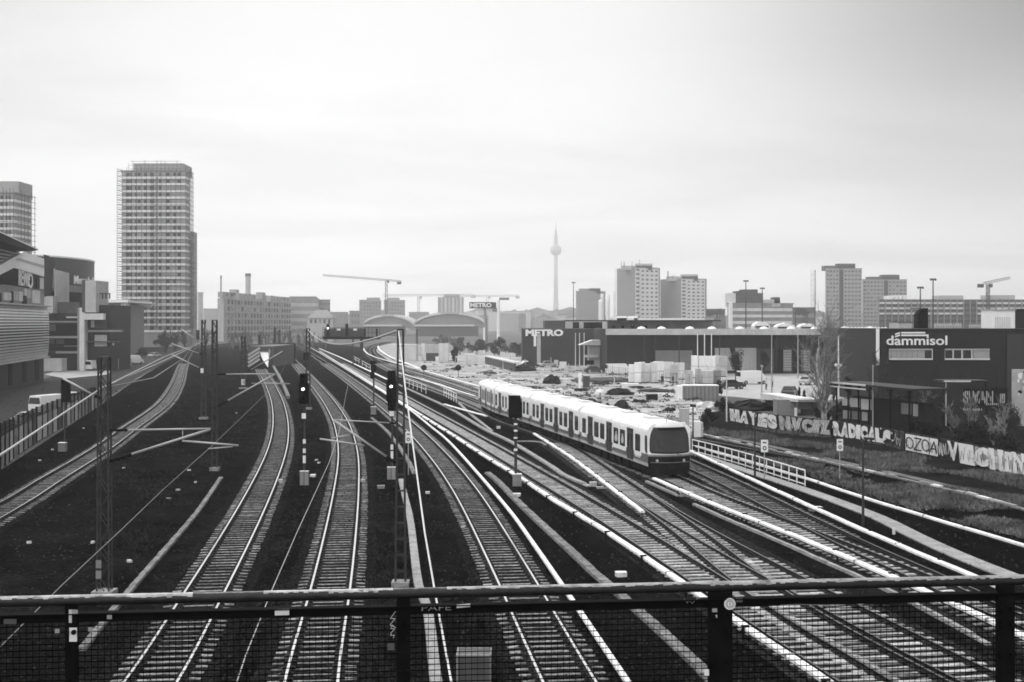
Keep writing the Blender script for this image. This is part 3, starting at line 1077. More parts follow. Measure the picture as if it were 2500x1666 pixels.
def signal(px, py, label, heads, plate=None, bands=(), relay=None, lampxy=None, pole=0.07, back=False, group='black railway signals on posts'):
    Z = gz(py)
    b = G(px, py)
    t = thing('railway_signal', label, 'railway signal', b, group)
    ytop = min(h[1] for h in heads)
    q = M()
    q.tube([b, P(px, ytop + 4, Z) + V((0, 0.3, 0))], pole, 8)
    q.build('post', mastm, t)
    for x0, y0, x1, y1 in heads:
        q = M()
        a, c = P(x0, y1, Z), P(x1, y0, Z)
        w, hh = c.x - a.x, c.z - a.z
        ch = min(w, hh) * 0.12
        pts = [V((a.x + ch, Z, a.z)), V((c.x - ch, Z, a.z)), V((c.x, Z, a.z + ch)), V((c.x, Z, c.z - ch)), V((c.x - ch, Z, c.z)), V((a.x + ch, Z, c.z)), V((a.x, Z, c.z - ch)), V((a.x, Z, a.z + ch))]
        q.prism([p + V((0, -0.12, 0)) for p in pts], V((0, 0.3, 0)))
        hd = q.build('signal_head', black, t)
        if not back:
            q = M()
            for k in range(max(1, int(hh / w * 1.4))):
                cz = c.z - (k + 0.5) * hh / max(1, int(hh / w * 1.4))
                q.tube([V((a.x + w / 2, Z - 0.12, cz)), V((a.x + w / 2, Z - 0.36, cz + 0.01))], [w * 0.26, w * 0.27], 12, cap=False)
            q.build('lamp_hood', black, t)
    if lampxy:
        q = M()
        p = P(lampxy[0], lampxy[1], Z)
        q.tube([p + V((0, -0.1, 0)), p + V((0, -0.37, 0))], Z * 0.0011, 12)
        q.build('signal_light', lamp, t)
    if plate:
        q = M()
        p = P((plate[0] + plate[2]) / 2, (plate[1] + plate[3]) / 2, Z)
        q.box(p + V((0, -0.12, 0)), ((plate[2] - plate[0]) * Z / F, 0.03, (plate[3] - plate[1]) * Z / F))
        q.build('number_plate', whitep, t)
    for y0, y1 in bands:
        q = M()
        q.tube([P(px, y1, Z), P(px, y0, Z)], pole * 1.35, 8)
        q.build('white_band', whitep, t)
    for x0, y0, x1, y1 in relay or ():
        q = M()
        a, c = P(x0, y1, Z), P(x1, y0, Z)
        w = c.x - a.x
        q.box(V((a.x + w / 2, Z - 0.15, (a.z + c.z) / 2)), (w, w * 0.8, c.z - a.z))
        q.box(V((a.x + w / 2, Z - 0.15, c.z + 0.03)), (w * 1.1, w * 0.9, 0.07))
        bx = q.build('relay_box', midg, t)
        q = M()
        q.box(V((a.x + w / 2, Z - 0.15, c.z + 0.085)), (w * 1.05, w * 0.85, 0.03))
        q.build('box_lid', whitep, t)
    return t


signal(743, 1187, 'large black signal head between the S-curved tracks, one white light lit', [(732.5, 912, 750.5, 938), (729.5, 936, 754.5, 986)], plate=(737.5, 1009, 747.5, 1022), bands=((1073, 1083), (1096, 1106), (1113, 1131)), relay=((733.5, 1153, 743, 1184), (744.5, 1153, 754.5, 1184)), lampxy=(741.5, 950))
signal(957, 1172, 'large black signal head in front of the ladder mast, one white light lit', [(946.5, 905, 966, 931), (943.5, 929, 969, 982), (947, 980, 966.5, 1003)], plate=(951, 1004, 962, 1016), bands=((1086, 1098), (1102, 1120)), relay=((946, 1143, 955, 1170), (956.5, 1143, 966, 1170)), lampxy=(956, 943.5))
signal(912, 1014, 'slim dark signal with a round cap on a thin post', [(904, 881, 919.5, 889), (906, 891, 918, 908), (904, 908, 914, 925)], relay=((906, 995, 918.5, 1012),), pole=0.09, back=True)
signal(1259, 1190, 'black backplate signal on a mottled post in front of the train', [(1241.5, 966, 1271, 981), (1241.5, 979, 1275, 1021)], bands=((1034, 1038), (1050, 1054), (1068, 1071), (1096, 1101)), relay=((1251.5, 1160, 1273, 1186),), pole=0.09, back=True)
signal(157, 1104, 'dark signal box on a post by the left street fence', [(150, 926, 171, 982)], relay=((146, 1083, 163, 1102),), pole=0.06, back=True)
signal(483, 868, 'tiny dark signal beside the far end of the left track', [(479, 806, 487, 830)], pole=0.1, back=True)
for px, py, lb in ((1035, 920, 'round black disc signal on a thin post beside the white bend'), (1119, 921, 'round black disc signal standing on the open sand')):
    Z = gz(py)
    t = thing('disc_signal', lb, 'signal', G(px, py), 'small black disc signals')
    q = M()
    c = P(px, 898, Z)
    q.tube([G(px, py), c], 0.06, 8)
    q.build('post', mastm, t)
    q = M()
    q.tube([c + V((0, -0.12, 0)), c + V((0, 0.12, 0))], 0.56 * Z / 230, 20)
    q.build('disc', black, t)

# signal gantry
Zg = gz(893)
gan = thing('signal_gantry', 'dark signal gantry with a railed walkway across the tracks', 'signal gantry', G(883, 893))
q = M()
a, b = P(789, 827, Zg), P(928, 824, Zg)
q.obox((a + b) / 2, V(((b.x - a.x) / 2, 0, 0)), V((0, 0.7, 0)), V((0, 0, 0.32)))
q.build('walkway_deck', black, gan)
for x, w in ((883, 0.75), (862, 0.3)):
    q = M()
    p = P(x, 828, Zg)
    q.box((p.x, Zg, p.z / 2), (w, w * 0.8, p.z))
    q.build('column', mastm, gan)
q = M()
for i in range(16):
    x = 789 + i * 139 / 15
    q.bar(P(x, 826, Zg) + V((0, -0.6, 0)), P(x, 799, Zg) + V((0, -0.6, 0)), 0.09)
for y in (800, 812):
    q.bar(P(789, y, Zg) + V((0, -0.6, 0)), P(928, y, Zg) + V((0, -0.6, 0)), 0.08)
q.build('guard_rail', mastm, gan)
q = M()
a, b = P(790, 824, Zg), P(890, 802, Zg)
q.obox(V(((a.x + b.x) / 2, Zg + 0.6, (a.z + b.z) / 2)), V(((b.x - a.x) / 2, 0, 0)), V((0, 0.03, 0)), V((0, 0, (b.z - a.z) / 2)))
q.build('mesh_backing', darkg, gan)
for x, yt, yb, w in ((802, 791, 821, 7), (848, 791, 821, 7), (892, 803, 822, 4), (921, 803, 822, 4)):
    q = M()
    a, b = P(x - w / 2, yb, Zg), P(x + w / 2, yt, Zg)
    q.obox(V(((a.x + b.x) / 2, Zg - 0.8, (a.z + b.z) / 2)), V(((b.x - a.x) / 2, 0, 0)), V((0, 0.15, 0)), V((0, 0, (b.z - a.z) / 2)))
    q.build('signal_head', black, gan)
for x in (828, 868):
    q = M()
    p = P(x, 805, Zg)
    q.box(p + V((0, -0.72, 0)), (0.9, 0.05, 0.45))
    q.build('number_plate', whitep, gan)
q = M()
p = P(802, 802, Zg)
q.tube([p + V((0, -0.9, 0)), p + V((0, -1.1, 0))], 0.2, 10)
q.build('signal_light', lamp, gan)

# ------------------------------------------------------------------ track-side signs, lamps, small fittings


def sign_post(px, py, y0, y1, w, label):
    Z = gz(py)
    t = thing('track_sign', label, 'sign', G(px, py), 'white track signs with a dark ring')
    q = M()
    q.tube([G(px, py), P(px, y0 + 3, Z)], 0.035, 8)
    q.build('post', galv, t)
    q = M()
    a, b = P(px - w / 2, y1, Z), P(px + w / 2, y0, Z)
    c = (a + b) / 2 + V((0, -0.06, 0))
    q.obox(c, V(((b.x - a.x) / 2, 0, 0)), V((0, 0.015, 0)), V((0, 0, (b.z - a.z) / 2)))
    q.build('board', whitep, t)
    q = M()
    hw, hh = (b.x - a.x) / 2, (b.z - a.z) / 2
    n = 16
    for k in range(n):
        t0, t1 = 2 * math.pi * k / n, 2 * math.pi * (k + 1) / n
        cc = c + V((0, -0.02, -hh * 0.35))
        q.prism([cc + V((math.cos(t0) * hw * 0.55, 0, math.sin(t0) * hw * 0.62)), cc + V((math.cos(t1) * hw * 0.55, 0, math.sin(t1) * hw * 0.62)),
                 cc + V((math.cos(t1) * hw * 0.28, 0, math.sin(t1) * hw * 0.33)), cc + V((math.cos(t0) * hw * 0.28, 0, math.sin(t0) * hw * 0.33))], V((0, -0.008, 0)))
    q.obox(c + V((0, -0.02, hh * 0.55)), V((hw * 0.5, 0, 0)), V((0, 0.006, 0)), V((0, 0, hh * 0.1)))
    q.build('ring_mark', black, t)
    return t


sign_post(1866, 1170, 1074, 1104, 17, 'white ring sign behind the white guard railing')
sign_post(2050, 1174, 1072, 1101, 15, 'white ring sign standing on the weedy slope')
sign_post(997, 1160, 1054, 1082, 14, 'white ring sign beside the ladder mast and the white cable')


def lamp_post(px, py, ytop, label, m=mastm, r=0.055, arm=0.0, head=(0.5, 0.22, 0.12), group=None, balls=False, plain=False, name='street_lamp', cat='street lamp'):
    Z = gz(py)
    b = G(px, py)
    h = (py - ytop) * Z / F
    t = thing(name, label, cat, b, group)
    q = M()
    q.tube([b, b + V((0, 0, h * 0.35)), b + V((0, 0, h))], [r * 1.5, r * 1.1, r * 0.85], 8)
    q.build('pole', m, t)
    if plain:
        q = M()
        q.lathe(b + V((0, 0, h)), [(r, 0), (r * 1.6, 0.05), (r * 0.6, 0.16)], 8)
        q.build('finial', m, t)
        return t
    q = M()
    tip = b + V((arm, 0, h + (0.1 if arm else 0.04)))
    if arm:
        q.tube([b + V((0, 0, h - 0.05)), tip], r * 0.7, 6)
        q.build('arm', m, t)
        q = M()
    q.obox(tip, V((head[0] / 2, 0, -0.02)), V((0, head[1] / 2, 0)), V((0, 0, head[2] / 2)))
    q.build('lamp_head', m, t)
    return t


def balls(t, pts, r):
    for p in pts:
        q = M()
        q.lathe(p, [(0.02, -r), (r * 0.7, -r * 0.7), (r, 0), (r * 0.7, r * 0.7), (0.02, r)], 10)
        q.build('lamp_globe', whitep, t)


lamp_post(1843, 1168, 1012, 'dark lamp post standing at the white guard railing', arm=0.22)
lamp_post(2107, 1283, 1076, 'dark lamp post between the grey walkway and the nearest conductor rail', arm=0.3)
q = M()
q.box(G(2112, 1281) + V((0.14, 0.05, 0.85)), (0.1, 0.1, 1.7))
# white guard railing
gr = thing('guard_railing', 'white steel guard railing beside the walkway right of the train', 'railing', G(1982, 1196))
gp = resample([V((p.x, p.y, 0)) for p in path([(1690, 1104), (1760, 1123), (1850, 1150), (1982, 1193)], 0.0, 0.3, 2)], 1.28)
for z, nm, th in ((1.02, 'top_rail', 0.07), (0.56, 'mid_rail', 0.05), (0.12, 'toe_rail', 0.06)):
    q = M()
    for a, b in zip(gp, gp[1:]):
        q.bar(a + V((0, 0, z)), b + V((0, 0, z)), th)
    q.build(nm, white, gr)
for p in gp:
    q = M()
    q.bar(p, p + V((0, 0, 1.03)), 0.06)
    q.build('post', white, gr)
# ground cable, boxes between the tracks
q = M()
q.tube([G(1262, 1081) + V((0, 0, .1)), G(1300, 1081) + V((0, 0, .1)), G(1322, 1083) + V((0, 0, .1)), G(1334, 1091) + V((0, 0, .1)), G(1346, 1087) + V((0, 0, .1))], 0.07, 8)
tag(q.build('ground_pipe', concrete, None, loc=G(1262, 1081)), 'pale bent pipe lying on the gravel beside the backplate signal', 'pipe')
for i, (x, y, w, d, hh, mt, lb) in enumerate([
        (1516, 1408, 0.42, 0.3, 0.16, whitep, 'small white box lying on the gravel just above the bridge railing'),
        (1262, 1212, 0.42, 0.3, 0.14, whitep, 'small white slab below the cabinet of the backplate signal'),
        (764, 1165, 0.34, 0.25, 0.14, whitep, 'small white block beside the left signal relay boxes'),
        (685, 1180, 0.26, 0.26, 0.22, lightg, 'pale track sensor box on the left S-curved track'),
        (886, 1180, 0.26, 0.26, 0.22, lightg, 'pale track sensor box on the right S-curved track'),
        (1448, 1188, 0.4, 0.35, 0.25, lightg, 'pale box at the end of the trough left of the turnout'),
        (1470, 1194, 0.7, 0.25, 0.1, lightg, 'flat pale slab beside the turnout motor'),
        (1676, 1213, 0.75, 0.4, 0.25, lightg, 'pale switch motor beneath the front conductor rail'),
        (1990, 1248, 0.7, 0.4, 0.2, lightg, 'pale switch motor beside the walkway conductor rail'),
        (1044, 1206, 0.25, 0.2, 0.1, offwhite, 'pale scrap lying left of the shiny middle track'),
        (1217, 1047, 0.35, 0.3, 0.2, offwhite, 'white scrap lying left of the train'),
        (2182, 1305, 0.12, 0.12, 0.28, offwhite, 'small white marker stub at the walkway edge'),
        (930, 1193, 0.45, 0.35, 0.16, midg, 'grey lid at the foot of the right large signal')]):
    c = G(x, y)
    t = thing('equipment_box', lb, 'box', c, 'small equipment boxes beside the tracks')
    q = M()
    q.box(c + V((0, 0, hh / 2)), (w, d, hh), R.uniform(-.3, .3))
    q.build('casing', mt, t)
    q = M()
    q.box(c + V((0, 0, hh + 0.02)), (w * 1.08, d * 1.08, 0.04), 0.1)
    q.build('lid', mt, t)
q = M()
for x, y in ((225, 1327), (318, 1374), (74, 1328), (432, 1198), (300, 1145), (98, 1126), (463, 1150), (412, 1220), (128, 1100), (770, 1125), (779, 1132), (480, 1180), (205, 1047), (1130, 1290), (575, 1010), (1560, 1282)):
    c = G(x, y)
    for k in range(2):
        q.box(c + V((R.uniform(-.1, .1), R.uniform(-.1, .1), 0.06)), (R.uniform(.08, .2), R.uniform(.08, .2), 0.1), R.uniform(0, 3))
tag(q.build('litter', offwhite), 'scraps of pale litter strewn over the dark embankment', kind='stuff')
# ------------------------------------------------------------------ bridge railing in the foreground
DH = 1.2


def rail_line(y0, y1, dh=DH):
    """points where the railing line crosses the left and right picture edges"""
    return P(-160, y0 + (y0 - y1) * 160 / 2500, F * dh / (y0 + (y0 - y1) * 160 / 2500 - HY)), P(2660, y1 - (y0 - y1) * 160 / 2500, F * dh / (y1 - (y0 - y1) * 160 / 2500 - HY))


ra, rb = rail_line(1470, 1416)
br = thing('bridge_railing', 'dark bridge railing with wire mesh running across the bottom foreground', 'railing', ra.lerp(rb, 0.5) - V((0, 0, 1.05)))
BW = Wall((ra.x, ra.y), (rb.x, rb.y))
q = M()
pts = [ra.lerp(rb, i / 60) for i in range(61)]
q.tube([p + V((0, 0, R.uniform(-.0006, .0006))) for p in pts], 0.0235, 20)
q.build('handrail', railpaint, br, smooth=True)
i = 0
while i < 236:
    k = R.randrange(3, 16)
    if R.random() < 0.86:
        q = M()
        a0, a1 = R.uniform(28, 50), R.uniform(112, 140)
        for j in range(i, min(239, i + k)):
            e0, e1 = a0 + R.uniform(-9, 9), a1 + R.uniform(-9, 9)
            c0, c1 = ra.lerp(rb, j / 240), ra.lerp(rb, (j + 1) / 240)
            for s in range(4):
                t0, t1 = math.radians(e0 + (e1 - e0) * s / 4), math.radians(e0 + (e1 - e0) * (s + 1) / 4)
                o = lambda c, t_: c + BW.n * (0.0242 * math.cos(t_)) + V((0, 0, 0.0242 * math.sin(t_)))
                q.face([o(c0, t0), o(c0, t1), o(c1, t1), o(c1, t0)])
        q.build('worn_highlight', railwornlit, br)  # handrail's bright top highlight put into pale patches of worn steel
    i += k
z0 = ra.z
q = M()
BW.rect(q, 0, z0 - 0.057, BW.len, z0 - 0.052, off=0.03, thick=0.05)
BW.rect(q, 0, z0 - 0.092, BW.len, z0 - 0.057, off=0.012, thick=0.012)
q.build('lower_rail', railpost, br)
posts = [(-620, 34), (176, 26), (985, 32), (1756, 60), (2452, 44)]
for x, w in posts[1:]:
    u, hw = BW.U(x), w / 2 * 5.4 / F
    q = M()
    BW.rect(q, u - hw, z0 - 1.2, u + hw, z0 - 0.018, off=0.02, thick=0.012)
    BW.rect(q, u - 0.012, z0 - 1.2, u + 0.012, z0 - 0.018, off=0.008, thick=0.07)
    for z in (0.13, 0.2, 0.34):
        for s in (-1, 1):
            c = BW.uz(u + s * hw * 0.62, z0 - z, 0.024)
            q.tube([c, c + BW.n * 0.012], 0.011, 8)
    q.build('post', railpost, br)
us = [BW.U(x) for x, w in posts[1:]]
bays = list(zip([0] + us, us + [BW.len]))
for a, b in bays:
    q = M()
    n = int((b - a) / 0.027)
    for i in range(1, n):
        u = a + (b - a) * i / n
        q.bar(BW.uz(u, z0 - 0.093, 0.004), BW.uz(u, z0 - 0.85, 0.004), 0.0021)
    for k in range(28):
        z = z0 - 0.108 - 0.026 * k
        q.bar(BW.uz(a, z, 0.007), BW.uz(b, z, 0.007), 0.0034)
    q.build('mesh_panel', wirem, br)


def sticker(x0, y0, x1, y1, m, name='sticker', slant=0, off=0.0262):
    q = M()
    BW.pxpoly(q, [(x0, y0 + slant), (x1, y0), (x1, y1), (x0, y1 + slant)], off, 0.0015)
    return q.build(name, m, br)


for x0, y0, x1, y1, m, s in ((168, 1489, 175, 1521, lightg, 0), (175, 1489, 190, 1500, midg, 0), (169, 1533, 188, 1567, offwhite, 0), (134, 1536, 145, 1546, midg, 0), (215, 1532, 226, 1542, midg, 0), (261, 1502, 273, 1512, midg, 0),
                             (671, 1487, 706, 1502, offwhite, 1), (1115, 1474, 1148, 1482, offwhite, 3), (9, 1512, 40, 1524, darkg, 0), (946, 1571, 963, 1588, darkg, 0), (1739, 1486, 1751, 1495, midg, 0), (1738, 1502, 1751, 1509, lightg, 0),
                             (1720, 1635, 1731, 1650, offwhite, 0), (1797, 1459, 1813, 1471, darkg, 0), (1840, 1416, 1846, 1422, lightg, 0)):
    sticker(x0, y0, x1, y1, m, slant=s)
q = M()
c = BW.pt(1782, 1475, 0.03)
n = 28


def disc(q, c, r0, r1, off):
    for k in range(n):
        t0, t1 = 2 * math.pi * k / n, 2 * math.pi * (k + 1) / n
        f = lambda r, t: c + BW.u * (r * math.cos(t)) + V((0, 0, r * math.sin(t))) + BW.n * off
        if r0:
            q.face([f(r0, t0), f(r1, t0), f(r1, t1), f(r0, t1)])
        else:
            q.prism([f(0, 0), f(r1, t0), f(r1, t1)], -BW.n * 0.002)


disc(q, c, 0, 0.0262, 0)
rs = q.build('round_sticker', offwhite, br)
q = M()
disc(q, c, 0.0125, 0.0155, 0.001)
disc(q, c, 0.019, 0.0205, 0.001)
b0 = len(q.v)
vs, fs = text_geo('1', 0.022, 0.0002, 0.0008)
cx = sum(v.x for v in vs) / len(vs)
cy = (min(v.y for v in vs) + max(v.y for v in vs)) / 2
q.v += [c + BW.u * (v.x - cx) + V((0, 0, v.y - cy)) + BW.n * 0.0012 for v in vs]
q.f += [tuple(b0 + i for i in f) for f in fs]
q.m += [0] * len(fs)
q.build('sticker_print', darkg, rs)
q = M()
BW.text(q, 'PAFE', 1029, 1101, 1489, 1476, off=0.0135, extrude=0.0004, offset=-0.002)
q.build('graffiti_lettering', mat('chalk_paint', 0.22, 0.8, var=0.8, scale=60), br)
q = M()
zig = [(966, 1493), (953, 1510), (965, 1511), (952, 1526), (966, 1533), (957, 1526), (954, 1535), (964, 1536), (955, 1545), (954, 1552), (963, 1551), (960, 1558)]
for a, b in zip(zig, zig[1:]):
    q.bar(BW.pt(a[0], a[1], 0.0225), BW.pt(b[0], b[1], 0.0225), 0.003, 0.002)
q.build('graffiti_tag', lightg, br)
q = M()
for pp in ([(1670, 1462), (1678, 1473), (1682, 1465), (1690, 1474), (1700, 1463), (1712, 1459)], [(2030, 1478), (1950, 1476), (1905, 1478)]):
    for a, b in zip(pp, pp[1:]):
        q.bar(BW.pt(a[0], a[1], 0.0145), BW.pt(b[0], b[1], 0.0145), 0.003, 0.002)
q.build('graffiti_scrawl', midg, br)
# equipment cabinet below the bridge
Zc = gz(1735)
cab = thing('equipment_cabinet', 'grey metal equipment cabinet standing on the gravel right below the bridge railing', 'cabinet', P(1156, 1735, Zc))
q = M()
a, b = P(1116, 1735, Zc), P(1197, 1602, Zc)
q.box(((a.x + b.x) / 2, Zc + 0.35, (a.z + b.z) / 2), (b.x - a.x, 0.7, b.z - a.z))
q.build('casing', mat('cabinet_paint', 0.055, 0.6, var=0.2, scale=4, streak=0.25), cab)
q = M()
w = b.x - a.x
for s in (0, 1):
    q.box((a.x + w * s, Zc + 0.35, b.z + 0.015), (0.05, 0.78, 0.04))
    q.box(((a.x + b.x) / 2, Zc + 0.7 * s, b.z + 0.015), (w - 0.06, 0.05, 0.035))
    q.box((a.x + w * s, Zc - 0.01, (a.z + b.z) / 2), (0.04, 0.03, b.z - a.z))
q.build('frame', midg, cab)
q = M()
for i in range(6):
    q.box((a.x + w * (0.15 + 0.14 * i), Zc - 0.01, b.z - 0.85), (0.05, 0.03, 0.05))
q.build('vent', black, cab)


# ------------------------------------------------------------------ buildings
def block(name, label, cat, xl, xc, xr, ytop, Z, dl, dr, m, group=None, m2=None, parapet=0.0):
    """a block whose near corner stands at photo column xc; returns thing, left wall, right wall, height"""
    L, C, Rr = P(xl, HY, Z + dl), P(xc, HY, Z), P(xr, HY, Z + dr)
    for p in (L, C, Rr):
        p.z = 0
    B = L + Rr - C
    h = H - (ytop - HY) * Z / F
    t = thing(name, label, cat, C, group)
    q = M()
    q.prism([L, C, Rr, B], V((0, 0, h)))
    q.build('wall', m, t)
    if parapet:
        q = M()
        k = 1.004
        ctr = (L + Rr) / 2
        q.prism([ctr + (p - ctr) * (1 + 0.6 / (p - ctr).length) + V((0, 0, h + 0.01)) for p in (L, C, Rr, B)], V((0, 0, parapet)))
        q.build('roof', m2 or m, t)
    return t, Wall((L.x, L.y), (C.x, C.y)), Wall((C.x, C.y), (Rr.x, Rr.y)), h


def roofbox(t, x0, x1, y0, y1, Z, m, name='roof_house', depth=8):
    q = M()
    a, b = P(x0, y1, Z), P(x1, y0, Z)
    q.box(((a.x + b.x) / 2, Z + depth / 2, (a.z + b.z) / 2 - 0.5), (b.x - a.x, depth, b.z - a.z + 1))
    return q.build(name, m, t)


def grid(W, u0, u1, nu, z0, z1, nz, fw=0.5, fh=0.55, jit=0):
    out = []
    du, dz = (u1 - u0) / nu, (z1 - z0) / nz
    for j in range(nz):
        for i in range(nu):
            cu, cz = u0 + du * (i + 0.5), z0 + dz * (j + 0.5)
            out.append((cu - du * fw / 2, cz - dz * fh / 2, cu + du * fw / 2, cz + dz * fh / 2))
    return out


# --- the scaffolded residential tower and its neighbour
towerwall = mat('tower_render', 0.28, 0.85, var=0.12, scale=0.08, streak=0.15)
bandm = mat('balcony_concrete', 0.8, 0.8, var=0.15, scale=0.2)


def tower(xl, xc, xr, ytop, Z, label, floors, zbot, ystep, group, side=8):
    t, WL, WR, h = block('residential_tower', label, 'tower block', xl, xc, xr, ytop, Z, 0.5, side, towerwall, group, parapet=0.5)
    fh = ystep * Z / F
    rects, n = [], 0
    LW = WL.len
    for k in range(floors):
        z = h - 2.6 - k * fh
        if z < zbot:
            break
        q = M()
        WL.rect(q, 0.0, z - 0.45, LW + 0.1, z + 0.42, off=0.45, thick=0.5)
        q.build('balcony_band', bandm, t)
        q = M()
        WR.rect(q, 0.2, z - 0.45, WR.len, z + 0.42, off=0.3, thick=0.4)
        q.build('side_band', bandm, t)
        for c, w in ((0.09, 0.055), (0.14, 0.03), (0.22, 0.03), (0.27, 0.045), (0.37, 0.05), (0.47, 0.06), (0.60, 0.035), (0.72, 0.06), (0.83, 0.045), (0.90, 0.05)):
            if R.random() < 0.86:
                rects.append((LW * (c - w / 2), z + 0.55, LW * (c + w / 2), z + fh - 0.75))
    R.shuffle(rects)
    windows(t, WL, rects, mat('tower_window', 0.012, 0.6, var=0.3, scale=0.3, spec=0.1), off=0.05)
    return t, WL, WR, h, fh


def scaffold(WL, WR, h, fh, label, zbot=0.0, hoist=None):
    s = thing('scaffolding', label, 'scaffolding', WL.A, 'scaffolding around the tower blocks')
    LW = WL.len
    n = int((h - zbot) / 2.0)
    for k in range(n + 2):
        z = zbot + k * 2.0
        if z > h + 1.4:
            break
        q = M()
        q.bar(WL.uz(-1.6, z, 1.4), WL.uz(LW + 0.5, z, 1.4), 0.14)
        q.bar(WR.uz(0, z, 1.3), WR.uz(WR.len + 1.2, z, 1.3), 0.14)
        q.bar(WL.uz(-1.6, z, 1.4), WL.uz(-1.6, z, -6), 0.22)
        q.bar(WL.uz(-1.6, z + 1.0, 1.4), WL.uz(-1.6, z + 1.0, -6), 0.16)
        q.build('ledger', mastm, s)
    for i in range(15):
        u = -1.6 + (LW + 2.1) * i / 14
        q = M()
        q.bar(WL.uz(u, zbot, 1.45), WL.uz(u, h + R.uniform(0.2, 1.8), 1.45), 0.13)
        q.build('upright', mastm, s)
    for i in range(1, 6):
        q = M()
        q.bar(WR.uz(WR.len * i / 5, zbot, 1.35), WR.uz(WR.len * i / 5, h + R.uniform(0, 1.5), 1.35), 0.14)
        q.build('upright', mastm, s)
    if hoist:
        u = LW * hoist
        q = M()
        for d in (-0.9, 0.9):
            q.bar(WL.uz(u + d, zbot, 2.4), WL.uz(u + d, h - 2, 2.4), 0.18)
        k = zbot
        while k < h - 4:
            q.bar(WL.uz(u - 0.9, k, 2.4), WL.uz(u + 0.9, k + 1.8, 2.4), 0.14)
            k += 1.8
        q.build('hoist_mast', mastm, s)
    return s


tw, tWL, tWR, th_, tfh = tower(298, 453, 464, 419, 500, 'tall scaffolded residential tower left of the tracks', 25, 6, 16.3, 'scaffolded residential towers')
roofbox(tw, 326, 447, 399, 420, 502, towerwall, depth=14)
q = M()
tWL.rect(q, tWL.len * 0.44, 0, tWL.len * 0.56, th_ - 1, off=0.3, thick=0.6)
q = M()
for k in range(14):
    u = tWL.len * (0.12 + 0.82 * k / 13)
    q.bar(tWL.uz(u, th_, 1.0), tWL.uz(u, th_ + R.uniform(2.0, 5.0), 1.0), 0.14)
for z in (1.0, 2.6, 4.2):
    q.bar(tWL.uz(tWL.len * 0.14, th_ + z, 1.0), tWL.uz(tWL.len * 0.94, th_ + z, 1.0), 0.13)
q.build('roof_scaffold', mastm, tw)
scaffold(tWL, tWR, th_, tfh, 'dark scaffolding wrapped around the tall tower', 8, 0.55)
t, a_, b_, hh = block('stair_tower', 'lower slim block joined to the right of the tall scaffolded tower', 'tower block', 460, 470, 481, 565, 512, 1, 10, towerwall)
windows(t, b_, grid(b_, 0.5, b_.len - 0.3, 2, 8, hh - 2, 20, 0.4, 0.4), dimglass)
t2, w2l, w2r, h2, f2 = tower(-70, 34, 76, 472, 420, 'second scaffolded tower cut by the left picture edge', 20, 20, 17.0, 'scaffolded residential towers', 14)
roofbox(t2, -40, 46, 443, 474, 424, towerwall, depth=12)
scaffold(w2l, w2r, h2, f2, 'scaffolding around the tower at the left picture edge', 20)

# --- shopping centre, left edge
mall = thing('shopping_centre', 'big shopping centre with bulging horizontal louvres and shop signs, at the left edge', 'shopping centre', (-80, 190, 0))
MW = Wall((-67.3, 130), (-83.2, 211))
q = M()
zt = 21.5
q.prism([MW.uz(0, 0, 0), MW.uz(MW.len, 0, 0), MW.uz(MW.len, 0, -45), MW.uz(0, 0, -45)], V((0, 0, 14)))
q.prism([MW.uz(0, 0, -0.2) + V((0, 0, 14)), MW.uz(MW.len, 14, -0.2), MW.uz(MW.len, 14, -44), MW.uz(0, 14, -44)], V((0, 0, 4.5)))
q.build('wall', vdark, mall)
ue = MW.len + 0.3
ns = 19
for k in range(ns):
    t = (k + 0.5) / ns
    z = 4.5 + 8.6 * t
    o = 0.5 + 0.35 * math.sqrt(max(0, 1 - (2 * t - 1) ** 2))
    q = M()
    tilt = (2 * t - 1) * 0.5
    c0, c1 = MW.uz(0, z, o), MW.uz(ue, z, o)
    up = V((0, 0, 1)) * math.cos(tilt) - MW.n * math.sin(tilt)
    q.obox((c0 + c1) / 2, (c1 - c0) / 2, up * (0.09 + 0.12 * abs(2 * t - 1) ** 1.2), up.cross(MW.u) * 0.05)
    q.build('louvre', mat('louvre_metal', 0.62, 0.45, 0.3, var=0.1, scale=0.5), mall)
q = M()
MW.rect(q, 0, 4.2, ue, 4.45, off=1.0, thick=1.2)
MW.rect(q, 0, 13.15, ue, 13.4, off=1.3, thick=1.5)
q.build('cornice', lightg, mall)
q = M()
MW.pxpoly(q, [(-90, 735), (108, 748), (108, 709), (-90, 680)], 0.1, 0.4)
q.build('sign_band', midg, mall)
q = M()
MW.pxpoly(q, [(-90, 679), (108, 708), (108, 677), (34, 655), (-90, 712)], 0.15, 0.4)
q.build('sign_panel', black, mall)
q = M()
MW.pxpoly(q, [(-60, 682), (58, 615), (108, 632), (108, 676), (35, 654), (-60, 702)], 0.5, 1.2)
q.build('gable_fascia', white, mall)
q = M()
MW.pxpoly(q, [(38, 634), (46, 631), (108, 648), (108, 655)], 0.56, 0.1)
q.build('fascia_groove', lightg, mall)
q = M()
MW.pxpoly(q, [(-60, 560), (-60, 685), (57, 614)], -0.3, 0.6)
q.build('upper_wall', vdark, mall)
for k in range(6):
    q = M()
    MW.pxpoly(q, [(-60, 578 + k * 14), (56 - k * 8, 615 + k * 5), (56 - k * 8, 618 + k * 5), (-60, 583 + k * 14)], 0.0, 0.25)
    q.build('upper_louvre', lightg, mall)
q = M()
MW.pxpoly(q, [(-120, 512), (94, 611), (78, 614), (-120, 548)], 3.0, 26)
q.build('roof_overhang', black, mall)
q = M()
MW.pxpoly(q, [(-120, 509), (95, 609), (94, 611), (-120, 512)], 3.1, 26)
q.build('roof_edge', white, mall)
q = M()
